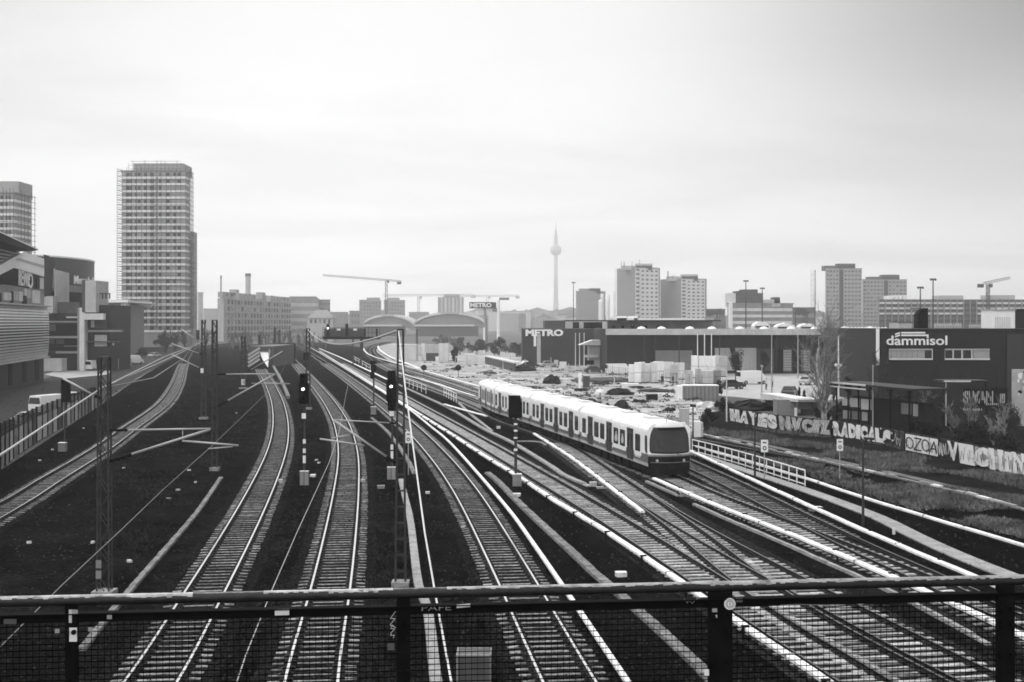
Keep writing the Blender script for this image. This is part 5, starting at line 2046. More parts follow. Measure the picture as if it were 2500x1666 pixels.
# ------------------------------------------------------------------ wholesale warehouse
wh = thing('warehouse', 'long dark wholesale warehouse with a pale projecting roof edge and white capital letters', 'warehouse', P(1800, HY, 243) - V((0, 0, H)))
A1 = front(1482, 2260, 243)
A2 = front(1275, 1500, 290)
q = M()
A1.rect(q, 0, 0, A1.len, 8.8, 0, 40)
for k in range(int(A1.len)):
    A1.rect(q, k + 0.2, 0, k + 0.3, 8.7, 0.08, 0.1)
q.build('wall', vdark, wh)
q = M()
A2.rect(q, 0, 0, A2.len, 8.95, 0, 30)
for k in range(int(A2.len)):
    A2.rect(q, k + 0.2, 0, k + 0.3, 8.9, 0.07, 0.1)
q.build('side_wall', mat('warehouse_side_cladding', 0.032, 0.7, var=0.15, scale=0.3), wh)
q = M()
A1.pxrect(q, 1480, 803.5, 2142, 817.5, 4.5, 6)
q.build('roof_fascia', lightg, wh)
q = M()
A1.rect(q, 0, 8.82, A1.len, 9.05, 3.5, 40)
q.build('roof', darkg, wh)
q = M()
A2.text(q, 'METRO', 1283, 1375, 821, 804.5, off=0.35, extrude=0.12, offset=0.05)
q.build('lettering', white, wh)
for x0, x1, y0, y1, m in ((1484, 1745, 785, 802, lightg), (1380, 1484, 785, 802, lightg), (1505, 1745, 777, 785, offwhite), (1506, 1530, 772, 781, white), (1548, 1557, 772, 780, white), (1745, 1772, 775, 802, midg), (1330, 1380, 783, 803, darkg), (1398, 1414, 787, 798, offwhite), (1425, 1475, 787, 799, lightg)):
    roofbox(wh, x0, x1, y0, y1, 300 if x1 < 1500 else 262 if y1 > 790 else 275, m, name='roof_storey', depth=16)
q = M()
a, b = P(1376, 783.5, 258), P(1748, 783.5, 258)
q.obox((a + b) / 2, V(((b.x - a.x) / 2, 0, 0)), V((0, 6, 0)), V((0, 0, 0.14)))
q.build('roof_edge', vdark, wh)
for x in (1514, 1536, 1562, 1596, 1628):
    q = M()
    A1.pxrect(q, x - 3, 796, x + 3, 803, -14, 1)
    q.build('roof_vent', black, wh)
for x in (1566, 1615, 1684, 1738, 1806, 1865, 1931, 1990, 2062, 2124):
    q = M()
    c = A1.pt(x, 803, 1.0)
    q.lathe(V((c.x, c.y, 9.0)), [(0.95, 0), (0.9, 0.25), (0.6, 0.5), (0.1, 0.62)], 14)
    q.build('skylight_dome', white, wh)
for x0, x1, y0, y1, m in ((1690, 1745, 888, 905, lightg), (1600, 1690, 856, 910, midg), (1890, 1912, 853, 910, black), (1912, 1932, 854, 907, midg), (1937, 1955, 853, 910, black), (1957, 1977, 855, 907, midg), (1846, 1890, 852, 906, darkg), (1745, 1846, 850, 905, lightg), (2075, 2090, 860, 905, black)):
    q = M()
    A1.pxrect(q, x0, y0, x1, y1, 0.15, 0.4)
    o = q.build('loading_door' if y1 - y0 > 30 else 'ramp_wall', m, wh)
    if m is midg and x1 - x0 < 25:
        q = M()
        for k in range(8):
            A1.pxrect(q, x0 + 1, y0 + 2 + k * 6.3, x1 - 1, y0 + 4.5 + k * 6.3, 0.2, 0.1)
        q.build('door_rib', lightg, o)
q = M()
for x in (1567, 1592, 1650, 1747, 1883, 1947):
    A1.pxrect(q, x, 818, x + 2.2, 905, 4.2, 0.2)
    q.build('canopy_post', mastm, wh)
    q = M()
roofstuff = (('white_roof_unit', 1840, 1880, 784, 796, 'white humped ventilation unit on the warehouse roof, left'), ('white_roof_unit', 1895, 1942, 788, 798, 'low white roof unit in the middle of the warehouse roof'), ('white_roof_unit', 1952, 1992, 789, 798, 'low white roof unit beside the lattice pole'))
for nm, x0, x1, y0, y1, lb in roofstuff:
    t = thing('roof_unit', lb, 'roof unit', P((x0 + x1) / 2, y1, 256), 'white units on the warehouse roof')
    Zr = 256
    q = M()
    n = 10
    prof = []
    for i in range(n + 1):
        k = i / n
        prof.append(P(x0 + (x1 - x0) * k, y1 - (y1 - y0) * (math.sin(math.pi * k) ** 0.7) * R.uniform(0.75, 1.0), Zr))
    prof += [P(x1, 803, Zr), P(x0, 803, Zr)]
    q.prism(prof, V((0, 3, 0)))
    q.build('casing', white, t)
    q = M()
    q.box(P((x0 + x1) / 2, y1 + 2, Zr - 0.3), ((x1 - x0) * Zr / F * 0.8, 0.2, 0.35))
    q.build('vent_slot', darkg, t)

# the insulation dealer's hall
ins = thing('lettered_hall', 'dark hall with bright white lower-case lettering on its front', 'hall', P(2320, HY, 150) - V((0, 0, H)))
D = front(2144, 2640, 150)
q = M()
D.rect(q, 0, 0, D.len, D.Z(2200, 803), 0, 26)
for k in range(int(D.len / 0.6)):
    D.rect(q, 0.4 + k * 0.6, 0, 0.46 + k * 0.6, D.Z(2200, 804.5), 0.03, 0.05)
D.rect(q, 0.3, D.Z(2200, 806), D.len, D.Z(2200, 804.6), 0.12, 0.15)
q.build('wall', mat('hall_cladding', 0.02, 0.7, var=0.12, scale=0.3, streak=0.1, spec=0.25), ins)
q = M()
D.pxrect(q, 2457, 816, 2640, 992, 0.2, 0.3)
q.build('roller_gate', mat('gate_metal', 0.03, 0.6, var=0.1, scale=0.5, streak=0.3), ins)
q = M()
D.pxrect(q, 2140, 803, 2145.5, 892, 0.25, 0.5)
q.build('corner_trim', white, ins)
q = M()
D.text(q, 'dammisol', 2163, 2311, 843, 820, off=0.2, extrude=0.07, offset=0.012)
q.build('lettering', white, ins)
q = M()
D.pxpoly(q, [(2201, 811), (2259, 811), (2259, 814.8), (2201, 814.8)], 0.25, 0.14)
D.pxpoly(q, [(2201, 817), (2267, 817), (2267, 821), (2201, 821)], 0.25, 0.14)
D.pxpoly(q, [(2186, 815), (2197.5, 811.5), (2197.5, 815), (2186, 818.5)], 0.25, 0.14)
D.pxpoly(q, [(2186, 820.5), (2197.5, 817), (2197.5, 820.5), (2186, 824)], 0.25, 0.14)
q.build('logo_mark', white, ins)
for x0, x1, panes in ((2170, 2276, [(2257, 2274)]), (2306, 2415, [(2307, 2324.5), (2328.5, 2346), (2351, 2370)])):
    q = M()
    D.pxrect(q, x0, 852, x1, 878.5, 0.1, 0.3)
    o = q.build('window_strip', mat('window_panel', 0.3, 0.6, var=0.1, scale=1), ins)
    q = M()
    D.pxrect(q, x0, 852, x1, 854.5, 0.2, 0.3)
    q.build('lintel', lightg, o)
    q = M()
    D.pxrect(q, x0, 875.5, x1, 879, 0.24, 0.35)
    q.build('sill', offwhite, o)
    for a, b in panes:
        q = M()
        D.pxrect(q, a, 855.5, b, 875, 0.13, 0.1)
        q.build('pane', glass, o)
        q = M()
        D.pxrect(q, b, 855, b + 2, 876, 0.18, 0.2)
        q.build('mullion', offwhite, o)
    for k in range(6):
        x = x0 + 4 + k * 13
        if x > x1 - 4 or any(a - 3 < x < b + 3 for a, b in panes):
            continue
        q = M()
        D.pxrect(q, x, 855, x + 1, 875, 0.13, 0.1)
        q.build('panel_joint', midg, o)
for x0, x1, y0, y1, m, lb, nm, cat in ((2241, 2266, 754, 806, black, 'tall black hood standing on the lettered hall', 'roof_hood', 'roof hood'), (2194, 2226, 788, 806, lightg, 'pale ventilation box on the roof of the lettered hall', 'vent_box', 'roof box'), (2424, 2478, 758, 806, white, 'white shed on the roof of the lettered hall, at the right', 'roof_shed', 'shed'), (2478, 2560, 756, 806, vdark, 'dark roof storey beside the white roof shed', 'roof_storey_box', 'roof storey')):
    t = thing(nm, lb, cat, P((x0 + x1) / 2, y1, 160))
    q = M()
    a, b = P(x0, y1, 160), P(x1, y0, 160)
    w = b.x - a.x
    if m is black:
        q.prism([V((a.x, 160, a.z)), V((b.x, 160, a.z)), V((b.x, 160, b.z)), V((a.x + w * 0.5, 160, b.z - 0.05)), V((a.x, 160, b.z - 0.7))], V((0, 1.6, 0)))
    else:
        q.box(((a.x + b.x) / 2, 162, (a.z + b.z) / 2), (w, 4, b.z - a.z))
    q.build('casing', m, t)
    q = M()
    if m is white:
        for k in range(9):
            q.box((a.x + w * (0.12 + 0.08 * k), 159.97, (a.z + b.z) / 2 - 0.3), (0.06, 0.04, (b.z - a.z) * 0.55))
        q.box(((a.x + b.x) / 2, 162, b.z + 0.06), (w * 1.06, 4.4, 0.12))
    else:
        q.box(((a.x + b.x) / 2, 161.4, b.z + (0.05)), (w * 1.03, 3.1, 0.1))
    q.build('trim', lightg if m is white else darkg, t)
for x0, x1, y0, y1 in ((2280, 2348, 785, 803), (2365, 2420, 788, 803), (2068, 2166, 796, 802)):
    t = thing('roof_sheeting', {2280: 'pale folded sheeting on the hall roof beside the black hood', 2365: 'pale folded sheeting on the hall roof left of the white shed', 2068: 'row of white humps at the right end of the warehouse roof'}[x0], 'roof sheeting', P((x0 + x1) / 2, y1, 170))
    q = M()
    n = 12
    for k in range(n):
        a = P(x0 + (x1 - x0) * k / n, y1, 170)
        w = (x1 - x0) / n * 170 / F
        q.lathe(V((a.x + w / 2, 170, 9.5)), [(w * 0.5, 0), (w * 0.5, (y1 - y0) * 170 / F * R.uniform(.35, .6)), (w * 0.2, (y1 - y0) * 170 / F * 0.8)], 8)
    q.build('cover', white if x0 == 2068 else lightg, t)

# ------------------------------------------------------------------ the yard in front of the warehouse


def boxthing(name, label, cat, x0, x1, y0, y1, m, depth=1.5, trim=None, group=None, Z=None, cap=True):
    Z = Z or gz(y1)
    a, b = P(x0, y1, Z), P(x1, y0, Z)
    t = thing(name, label, cat, V(((a.x + b.x) / 2, Z + depth / 2, a.z)), group)
    w, hh = b.x - a.x, b.z - a.z
    q = M()
    q.box(((a.x + b.x) / 2, Z + depth / 2, a.z + hh / 2), (w, depth, hh))
    q.build('body', m, t)
    q = M()
    if cap:
        q.box(((a.x + b.x) / 2, Z + depth / 2, b.z + 0.03), (w * 1.03, depth * 1.03, 0.06))
        q.build('lid', trim or m, t)
    return t, a, b, Z


# white wrapped goods
n = 0
rows = [(1536, 1552, 890, 925), (1551, 1566, 885, 928), (1562, 1576, 884, 926), (1576, 1590, 888, 924), (1590, 1606, 885, 926), (1597, 1622, 883, 918), (1622, 1646, 884, 906), (1650, 1672, 886, 912), (1640, 1656, 890, 926),
        (1690, 1702, 868, 905), (1708, 1731, 869, 906), (1733, 1746, 869, 908), (1746, 1760, 868, 896), (1758, 1776, 870, 900), (1676, 1692, 905, 930), (1712, 1742, 906, 930), (1744, 1762, 904, 928), (1700, 1712, 900, 928)]
tones = [white, white, offwhite, white, offwhite, white, offwhite, offwhite, lightg, white, white, white, offwhite, lightg, lightg, lightg, midg, lightg]
descr = ['leftmost white wrapped stack in the warehouse yard, lowest on its left', 'white wrapped stack with slanting shade, second from the left of the yard', 'narrow white stack third from the left of the yard', 'off-white stack fourth from the left, a little lower than its neighbours',
         'off-white stack just left of the biggest white block', 'biggest bright white block in the warehouse yard', 'pale block directly right of the biggest white block', 'off-white stack beneath the three flagpoles, left', 'grey-white low stack in front of the biggest white block',
         'narrow white stack left of the middle flagpole', 'wide white stack behind the middle flagpole', 'narrow white stack behind the right flagpole', 'off-white stack right of the flagpoles', 'grey stack beside the oval tree', 'low grey stack below the left flagpole', 'wide low grey stack below the middle flagpole', 'darkish low stack left of the oval tree', 'low grey stack between the flagpole feet']
for (x0, x1, y0, y1), m, lb in zip(rows, tones, descr):
    Zy = 232 - (y1 - 895) * 0.9
    zb = H - (y1 - HY) * Zy / F
    t = thing('wrapped_pallet', lb, 'pallet goods', P((x0 + x1) / 2, y1, Zy), 'white wrapped goods stacked in the warehouse yard')
    a, b = P(x0, y1, Zy), P(x1, y0, Zy)
    q = M()
    k = max(2, int((b.z - max(0.12, a.z)) / 1.1))
    zb = 0.14
    for i in range(k):
        w = (b.x - a.x) * R.uniform(0.93, 1.0)
        hz_ = (b.z - zb) / k
        q.box(((a.x + b.x) / 2 + R.uniform(-.04, .04), Zy + 0.8, zb + hz_ * (i + 0.5)), (w, 1.5, hz_ * 0.95), R.uniform(-.05, .05))
    q.build('wrapped_load', m, t)
    q = M()
    q.box(((a.x + b.x) / 2, Zy + 0.8, 0.07), (b.x - a.x, 1.5, 0.14))
    q.build('pallet', bark, t)
fen = thing('mesh_fence', 'light metal fence in front of the warehouse yard', 'fence', G(1640, 945))
for i in range(46):
    x = 1480 + i * 5.2
    y = 917 + i * 0.62
    q = M()
    q.bar(G(x, y), G(x, y) + V((0, 0, 1.9)), 0.07)
    q.build('fence_post', galv if i % 3 else mastm, fen)
q = M()
for z in (0.3, 1.0, 1.8):
    for i in range(45):
        q.bar(G(1480 + i * 5.2, 917 + i * 0.62) + V((0, 0, z)), G(1480 + (i + 1) * 5.2, 917 + (i + 1) * 0.62) + V((0, 0, z)), 0.035)
q.build('fence_wire', galv, fen)
# flagpoles and yard lamps
for x, yb, y0, lb in ((1703, 928, 818, 'left flagpole of the three in front of the warehouse'), (1720, 930, 818, 'middle flagpole of the three in front of the warehouse'), (1737, 930, 818, 'right flagpole of the three in front of the warehouse'),
                      (1405, 905, 815, 'left pole of three pale poles beside the kiosk canopy'), (1415, 900, 815, 'middle pole of three pale poles beside the kiosk canopy'), (1426, 897, 815, 'right pole of three pale poles beside the kiosk canopy')):
    lamp_post(x, yb, y0, lb, whitep, 0.085, plain=True, name='flagpole', cat='flagpole', group='pale flagpoles in the yard')
lamp_post(1999, 965, 823, 'pale street lamp with a sideways arm in front of the birch', galv, 0.1, arm=1.0, head=(1.0, 0.3, 0.16))
t = lamp_post(2047, 975, 822, 'pale pole with two white globes, right of the birch', whitep, 0.1, plain=True)
balls(t, [P(2041, 892, gz(975)) + V((0, -.1, 0)), P(2051, 892, gz(975)) + V((0, -.1, 0))], 0.24)
lamp_post(2104, 962, 821, 'pale street lamp with a short arm left of the lettered hall', galv, 0.1, arm=0.6, head=(0.6, 0.3, 0.14))
lamp_post(1884, 965, 819, 'thin yard lamp in front of the loading doors', galv, 0.08, plain=True)
lamp_post(1948, 925, 818, 'thin yard lamp left of the birch with a collar', galv, 0.09, plain=True)
lamp_post(1860, 985, 895, 'short lamp post beside the pale ramp slab', galv, 0.07, head=(0.3, 0.3, 0.3))
lamp_post(1774, 1030, 905, 'white post with a bent top, left of the graffiti wall', offwhite, 0.06, arm=-0.4, head=(0.4, 0.2, 0.12))
lamp_post(2131, 1060, 896, 'thin pole standing in front of the shelter roof', lightg, 0.045, plain=True)
lamp_post(2448, 1010, 905, 'thin pole beside the graffiti fence', mastm, 0.06, head=(0.5, 0.2, 0.1))
lamp_post(1394, 1008, 960, 'thin dark post on the sand behind the train roof', mastm, 0.05, plain=True, name='marker_post', cat='post')
lamp_post(1465, 1012, 962, 'thin dark post on the sand above the middle of the train', mastm, 0.05, plain=True, name='marker_post', cat='post')
lamp_post(1692, 1080, 992, 'dark post beside the rounded white cabinet', mastm, 0.06, head=(0.5, 0.25, 0.25))

# kiosk with slanted white canopy
ks = thing('kiosk', 'pale kiosk with a slanted bright canopy left of the warehouse front', 'kiosk', G(1460, 903))
Zk = gz(903)
KW = front(1400, 1520, Zk)
q = M()
KW.pxrect(q, 1438, 846, 1500, 903, 0, 5)
q.build('wall', lightg, ks)
q = M()
KW.pxpoly(q, [(1415, 843), (1447, 831), (1505, 831), (1503, 844)], 1.5, 7)
q.build('roof', white, ks)
q = M()
KW.pxrect(q, 1427, 867, 1460, 873, 1.0, 1.4)
q.build('awning', offwhite, ks)
q = M()
KW.pxrect(q, 1428, 880, 1450, 890, 0.3, 0.4)
q.build('counter_opening', black, ks)
# blue-white bus-like sign pillar in front of METRO letters
for x0, x1, y0, y1, m, lb in ((1303, 1309, 818, 846, white, 'hanging white flag sign in front of the warehouse lettering'), (1311, 1320, 816, 892, lightg, 'tall grey pillar in front of the warehouse lettering')):
    boxthing('sign_pillar', lb, 'pillar', x0, x1, y0, y1, m, 0.6, Z=284, cap=False)
for x0, x1, y0, y1, m, d, nm, cat, lb in [
        (965, 1016, 842, 882, offwhite, 6, 'signal_cabin', 'cabin', 'long pale two-tone cabin beside the ladder mast top'),
        (1017, 1028, 846, 870, lightg, 2, 'relay_hut', 'hut', 'small pale hut attached right of the long pale cabin'),
        (1029, 1036.5, 840, 880, white, 1, 'white_pillar', 'pillar', 'slim bright white pillar right of the long pale cabin'),
        (1071, 1095, 839.5, 886, offwhite, 2.5, 'portable_tower', 'tower', 'tall pale box tower with a wider top, on the far yard'),
        (1040, 1070, 863, 882, darkg, 2, 'dark_shed', 'shed', 'dark shed between the white pillar and the pale box tower'),
        (1036, 1150, 842, 862, lightg, 4, 'far_shed', 'shed', 'long hazy shed behind the pale box tower'),
        (1063, 1088, 872, 885, white, 2, 'white_tank', 'tank', 'low bright white tank at the foot of the pale box tower'),
        (1137, 1162, 867, 891, offwhite, 3, 'rounded_container', 'container', 'rounded pale container on the far yard'),
        (1366, 1383, 884, 900, white, 0.4, 'white_board', 'board', 'square bright white board left of the kiosk'),
        (1353, 1363, 880, 893, offwhite, 0.4, 'white_board', 'board', 'small white board left of the square one'),
        (1412.5, 1419.5, 911.5, 948, white, 0.4, 'white_slab', 'slab', 'upright bright white slab standing on the sand'),
        (1424, 1440, 920, 947, darkg, 1.2, 'dark_container', 'container', 'dark open container beside the upright white slab'),
        (1580, 1606, 965, 978, black, 1.5, 'black_skip', 'skip', 'small black skip on the sand above the train'),
        (1520, 1560, 938, 948, white, 1.8, 'white_trailer', 'trailer', 'low white trailer parked on the sand'),
        (1330, 1356, 918, 930, offwhite, 2, 'pale_crate', 'crate', 'pale crate beside the dark soil heap'),
        (1661, 1683, 1000, 1062, lightg, 0.8, 'concrete_pillar', 'pillar', 'broad concrete pillar behind the train front'),
        (1897, 1945, 978, 1014, midg, 2, 'grey_hut', 'hut', 'left grey hut behind the graffiti wall'),
        (1965, 1995, 980, 1015, darkg, 2, 'grey_hut', 'hut', 'middle grey hut behind the graffiti wall'),
        (2005, 2030, 984, 1016, darkg, 2, 'grey_hut', 'hut', 'right grey hut behind the graffiti wall'),
        (1941, 1946, 998, 1020, white, 0.3, 'white_marker', 'marker', 'narrow bright white marker on the graffiti wall top')]:
    boxthing(nm, lb, cat, x0, x1, y0, y1, m, d)
t, a, b, Z = boxthing('tipper_trailer', 'grey slab-sided container with a white end post, on rubble behind the train', 'container', 1667, 1755, 944, 976, midg, 2.4)
q = M()
w = b.x - a.x
q.box((a.x - 0.35, Z + 1.2, (a.z + b.z) / 2 - 0.1), (0.62, 2.5, b.z - a.z + 0.3))
q.build('end_post', white, t)
q = M()
q.box(((a.x + b.x) / 2, Z + 1.2, b.z + 0.12), (w, 2.5, 0.12))
q.build('top_rail', whitep, t)
q = M()
for k in range(9):
    q.box((a.x + w * (k + 0.5) / 9, Z - 0.03, (a.z + b.z) / 2), (0.06, 0.06, b.z - a.z))
q.build('side_rib', darkg, t)
q = M()
t, a, b, Z = boxthing('control_cabinet', 'rounded white cabinet at the start of the guard railing', 'cabinet', 1692, 1711, 1032, 1068, white, 0.5)
q = M()
q.box((b.x + 0.12, Z + 0.25, (a.z + b.z) / 2), (0.2, 0.45, b.z - a.z - 0.06))
q.build('side_panel', lightg, t)
# dark low wall on the far yard
t = thing('boundary_wall', 'dark boundary wall running across the far yard', 'wall', G(1215, 895))
BW2 = Wall((G(1184, 888).x, G(1184, 888).y), (G(1256, 908).x, G(1256, 908).y))
q = M()
BW2.rect(q, 0, 0, BW2.len, 1.75, 0, 0.35)
q.build('wall_panel', darkg, t)
q = M()
BW2.rect(q, -0.1, 1.76, BW2.len + 0.1, 2.05, 0.2, 1.6)
q.build('coping', offwhite, t)
# heaps of soil and rubble


def heap(x, y, w, hpx, m, label, name='soil_heap', cat='heap', rough=0.25):
    Z = gz(y)
    c = G(x, y)
    r = w / 2 * Z / F
    hh = hpx * Z / F * 1.1
    q = M()
    nr, ns = 7, 18
    for i in range(nr):
        f = i / (nr - 1)
        for k in range(ns):
            t = 2 * math.pi * k / ns
            rr = r * (1 - f ** 1.7) * (1 + R.uniform(-rough, rough) * 0.9)
            q.v.append(c + V((rr * math.cos(t), rr * math.sin(t) * 0.7, hh * math.sin(f * 1.5) * (1 + R.uniform(-rough, rough) * 0.6) - (0.05 if i == 0 else 0))))
    for i in range(nr - 1):
        for k in range(ns):
            q.f.append((i * ns + k, i * ns + (k + 1) % ns, (i + 1) * ns + (k + 1) % ns, (i + 1) * ns + k))
            q.m.append(0)
    return tag(q.build(name, m, None, loc=c), label, cat)


heap(1348, 937, 46, 19, leafd, 'pointed dark soil heap on the sand')
heap(1517, 998, 42, 18, leafd, 'dark rounded heap right above the train')
heap(1441, 983, 36, 9, leafd, 'low dark heap right of the thin post on the sand')
heap(1278, 906, 60, 14, leafd, 'dark scrub heap below the bright tank on the far yard')
heap(1483, 994, 12, 9, leafd, 'tiny dark heap left of the rounded one')
heap(1512, 964, 70, 14, black, 'long black tarpaulin heap on the sand')
heap(1465, 962, 26, 11, white, 'white peaked tarpaulin at the left end of the black heap')
heap(1830, 1002, 115, 22, black, 'long low black heap behind the graffiti wall')
heap(1726, 1003, 70, 18, offwhite, 'pale rubble heap below the grey container', rough=0.6)
heap(1640, 1034, 60, 12, midg, 'grey rubble heap just behind the train roof', rough=0.6)
heap(1282, 899, 34, 16, white, 'bright white heap on the far yard')
heap(1600, 956, 90, 6, leafd, 'flat dark ridge of soil on the sand')
heap(1480, 930, 180, 7, leafm, 'long low ridge of scrub below the kiosk')
# stones scattered on the sand
q = M()
for k in range(900):
    x, y = R.uniform(960, 1720), R.uniform(880, 1050)
    if y > 905 + (x - 960) * 0.185 + (20 if x > 1200 else 0) or y < 868 + (x - 960) * 0.05:
        continue
    c = G(x, y)
    s = R.uniform(0.08, 0.34)
    q.obox(c + V((0, 0, s * 0.15)), V((s, R.uniform(-.2, .2), 0)), V((R.uniform(-.2, .2), s * R.uniform(.4, .9), 0)), V((0, 0, s * 0.3)), mi=R.choice([0, 1, 1, 1, 2]))
tag(q.build('rubble', [leafm, offwhite, midg]), 'rubble and clods strewn over the pale sand', kind='stuff')

# ------------------------------------------------------------------ vehicles


def vehicle(px, py, label, m, rz, kind='car', sc=1.0, group='parked vehicles'):
    c = G(px, py)
    t = thing('parked_' + kind, label, kind, c, group)
    rot = Matrix.Rotation(rz, 3, 'Z')

    def X(x, y, z):
        return c + rot @ (V((x, y, z)) * sc)
    if kind == 'car':
        body = [(-2.15, .35), (-2.2, .8), (-1.95, .95), (-1.5, 1.0), (1.0, .98), (2.0, .85), (2.2, .65), (2.2, .35)]
        cab = [(-1.75, .98), (-1.1, 1.45), (.35, 1.47), (1.1, .98)]
        wins = [[(-1.5, 1.03), (-1.03, 1.39), (-.4, 1.4), (-.4, 1.03)], [(-.32, 1.03), (-.32, 1.4), (.3, 1.4), (.85, 1.03)]]
        hw, wx = 0.86, (-1.35, 1.35)
        fr = [[(-1.72, 1.03), (-1.14, 1.42)], [(1.06, 1.03), (.42, 1.42)]]
    else:
        body = [(-2.6, .4), (-2.65, 1.2), (1.9, 1.2), (2.55, 1.05), (2.65, .4)]
        cab = [(-2.62, 1.2), (-2.55, 2.25), (1.15, 2.28), (1.95, 1.2)]
        wins = [[(.35, 1.3), (.35, 2.05), (1.1, 2.05), (1.6, 1.3)]]
        hw, wx = 0.96, (-1.7, 1.65)
        fr = [[(-2.64, 1.35), (-2.6, 2.05)], [(1.93, 1.27), (1.28, 2.1)]]
    q = M()
    q.prism([X(x, -hw, z) for x, z in body], rot @ V((0, 2 * hw * sc, 0)))
    q.build('body', m, t)
    q = M()
    b = len(q.v)
    n = len(cab)
    for s in (-1, 1):
        q.v += [X(x, s * (hw - (0.16 if z > 1.3 else 0.02)), z) for x, z in cab]
    q.f += [tuple(range(n)), tuple(range(n, 2 * n))[::-1]] + [((i + 1) % n, i, n + i, n + (i + 1) % n) for i in range(n)]
    q.m += [0] * (n + 2)
    q.build('cabin', m, t)
    for w in wins:
        for s in (-1, 1):
            q = M()
            q.prism([X(x, s * (hw - 0.02 - (z - 1.0) * 0.3 + 0.02), z) for x, z in w], rot @ V((0, -s * 0.05, 0)))
            q.build('side_window', glass, t)
    for (x0, z0), (x1, z1) in fr:
        q = M()
        s = -1 if x0 < 0 else 1
        q.face([X(x0 + s * .03, -hw + .12, z0), X(x0 + s * .03, hw - .12, z0), X(x1 + s * .03, hw - .25, z1), X(x1 + s * .03, -hw + .25, z1)])
        q.build('windscreen', glass, t)
    for x in wx:
        for s in (-1, 1):
            q = M()
            q.tube([X(x, s * (hw - .2), .33), X(x, s * (hw + .02), .33)], 0.33 * sc, 16)
            o = q.build('wheel', rubber, t)
            q = M()
            q.tube([X(x, s * (hw + .015), .33), X(x, s * (hw + .035), .33)], 0.18 * sc, 12)
            q.build('rim', galv, o)
    return t


vehicle(327, 890, 'white van on the street in front of the flat-roofed building', carw, 1.2, 'van')
vehicle(232, 905, 'white van half hidden by the lattice mast on the street', carw, 1.3, 'van')
vehicle(128, 1012, 'white-roofed van parked nearest behind the street fence', carw, 1.15, 'van', sc=1.0)
vehicle(82, 1040, 'dark car with a pale roof parked behind the street fence', lightg, 1.15, 'car')
vehicle(180, 985, 'small white car parked behind the far end of the street fence', carw, 1.1, 'car')
vehicle(378, 873, 'pale car far along the street by the tower', lightg, 1.2, 'car')
vehicle(1292, 899, 'small dark car parked left of the tall grey pillar', cardk, 0.2, 'car')
vehicle(1338, 897, 'pale car parked beside the small white board', lightg, 0.4, 'car')
vehicle(1452, 912, 'dark car parked in front of the kiosk', cardk, 0.1, 'car')
vehicle(1512, 916, 'white van parked between the kiosk and the white goods', carw, 0.2, 'van')
vehicle(1785, 950, 'dark car parked under the oval tree', cardk, 0.3, 'car')
vehicle(1972, 940, 'pale car on the forecourt beside the birch', lightg, 1.0, 'car')
vehicle(1838, 938, 'white van parked in the warehouse yard by the oval tree', carw, 0.25, 'van')
vehicle(1928, 968, 'dark car parked on the pale forecourt', cardk, 1.2, 'car')
vehicle(2100, 960, 'bright white truck-like van under the small canopy by the lettered hall', carw, 1.4, 'van', sc=1.15)
boxthing('street_kiosk', 'pale poster kiosk at the foot of the glazed retail block', 'kiosk', 107, 150, 877, 907, lightg, 3, Z=250)
for x, y, w_, h_, m, lb in ((225, 905, 34, 24, lightg, 'pale panel fence piece left of the mast'), (278, 903, 22, 26, lightg, 'pale hoarding right of the foreground mast'), (310, 894, 20, 18, lightg, 'small pale hoarding by the white van')):
    boxthing('hoarding', lb, 'hoarding', x - w_ / 2, x + w_ / 2, y - h_, y, m, 0.3)

# canopy by the lettered hall
cn = thing('forecourt_canopy', 'small pale canopy left of the lettered hall', 'canopy', P(2120, 930, 165))
CW = front(2080, 2150, 165)
q = M()
CW.pxpoly(q, [(2094, 885), (2104, 871), (2142, 874), (2143, 892)], 3, 6)
q.build('roof', lightg, cn)
q = M()
CW.pxrect(q, 2096, 892, 2143, 897, 3.2, 6)
q.build('fascia', black, cn)
for x in (2099, 2139):
    q = M()
    CW.pxrect(q, x, 895, x + 3, 975, 2.5, 0.3)
    q.build('post', lightg, cn)

# ------------------------------------------------------------------ people in the yard


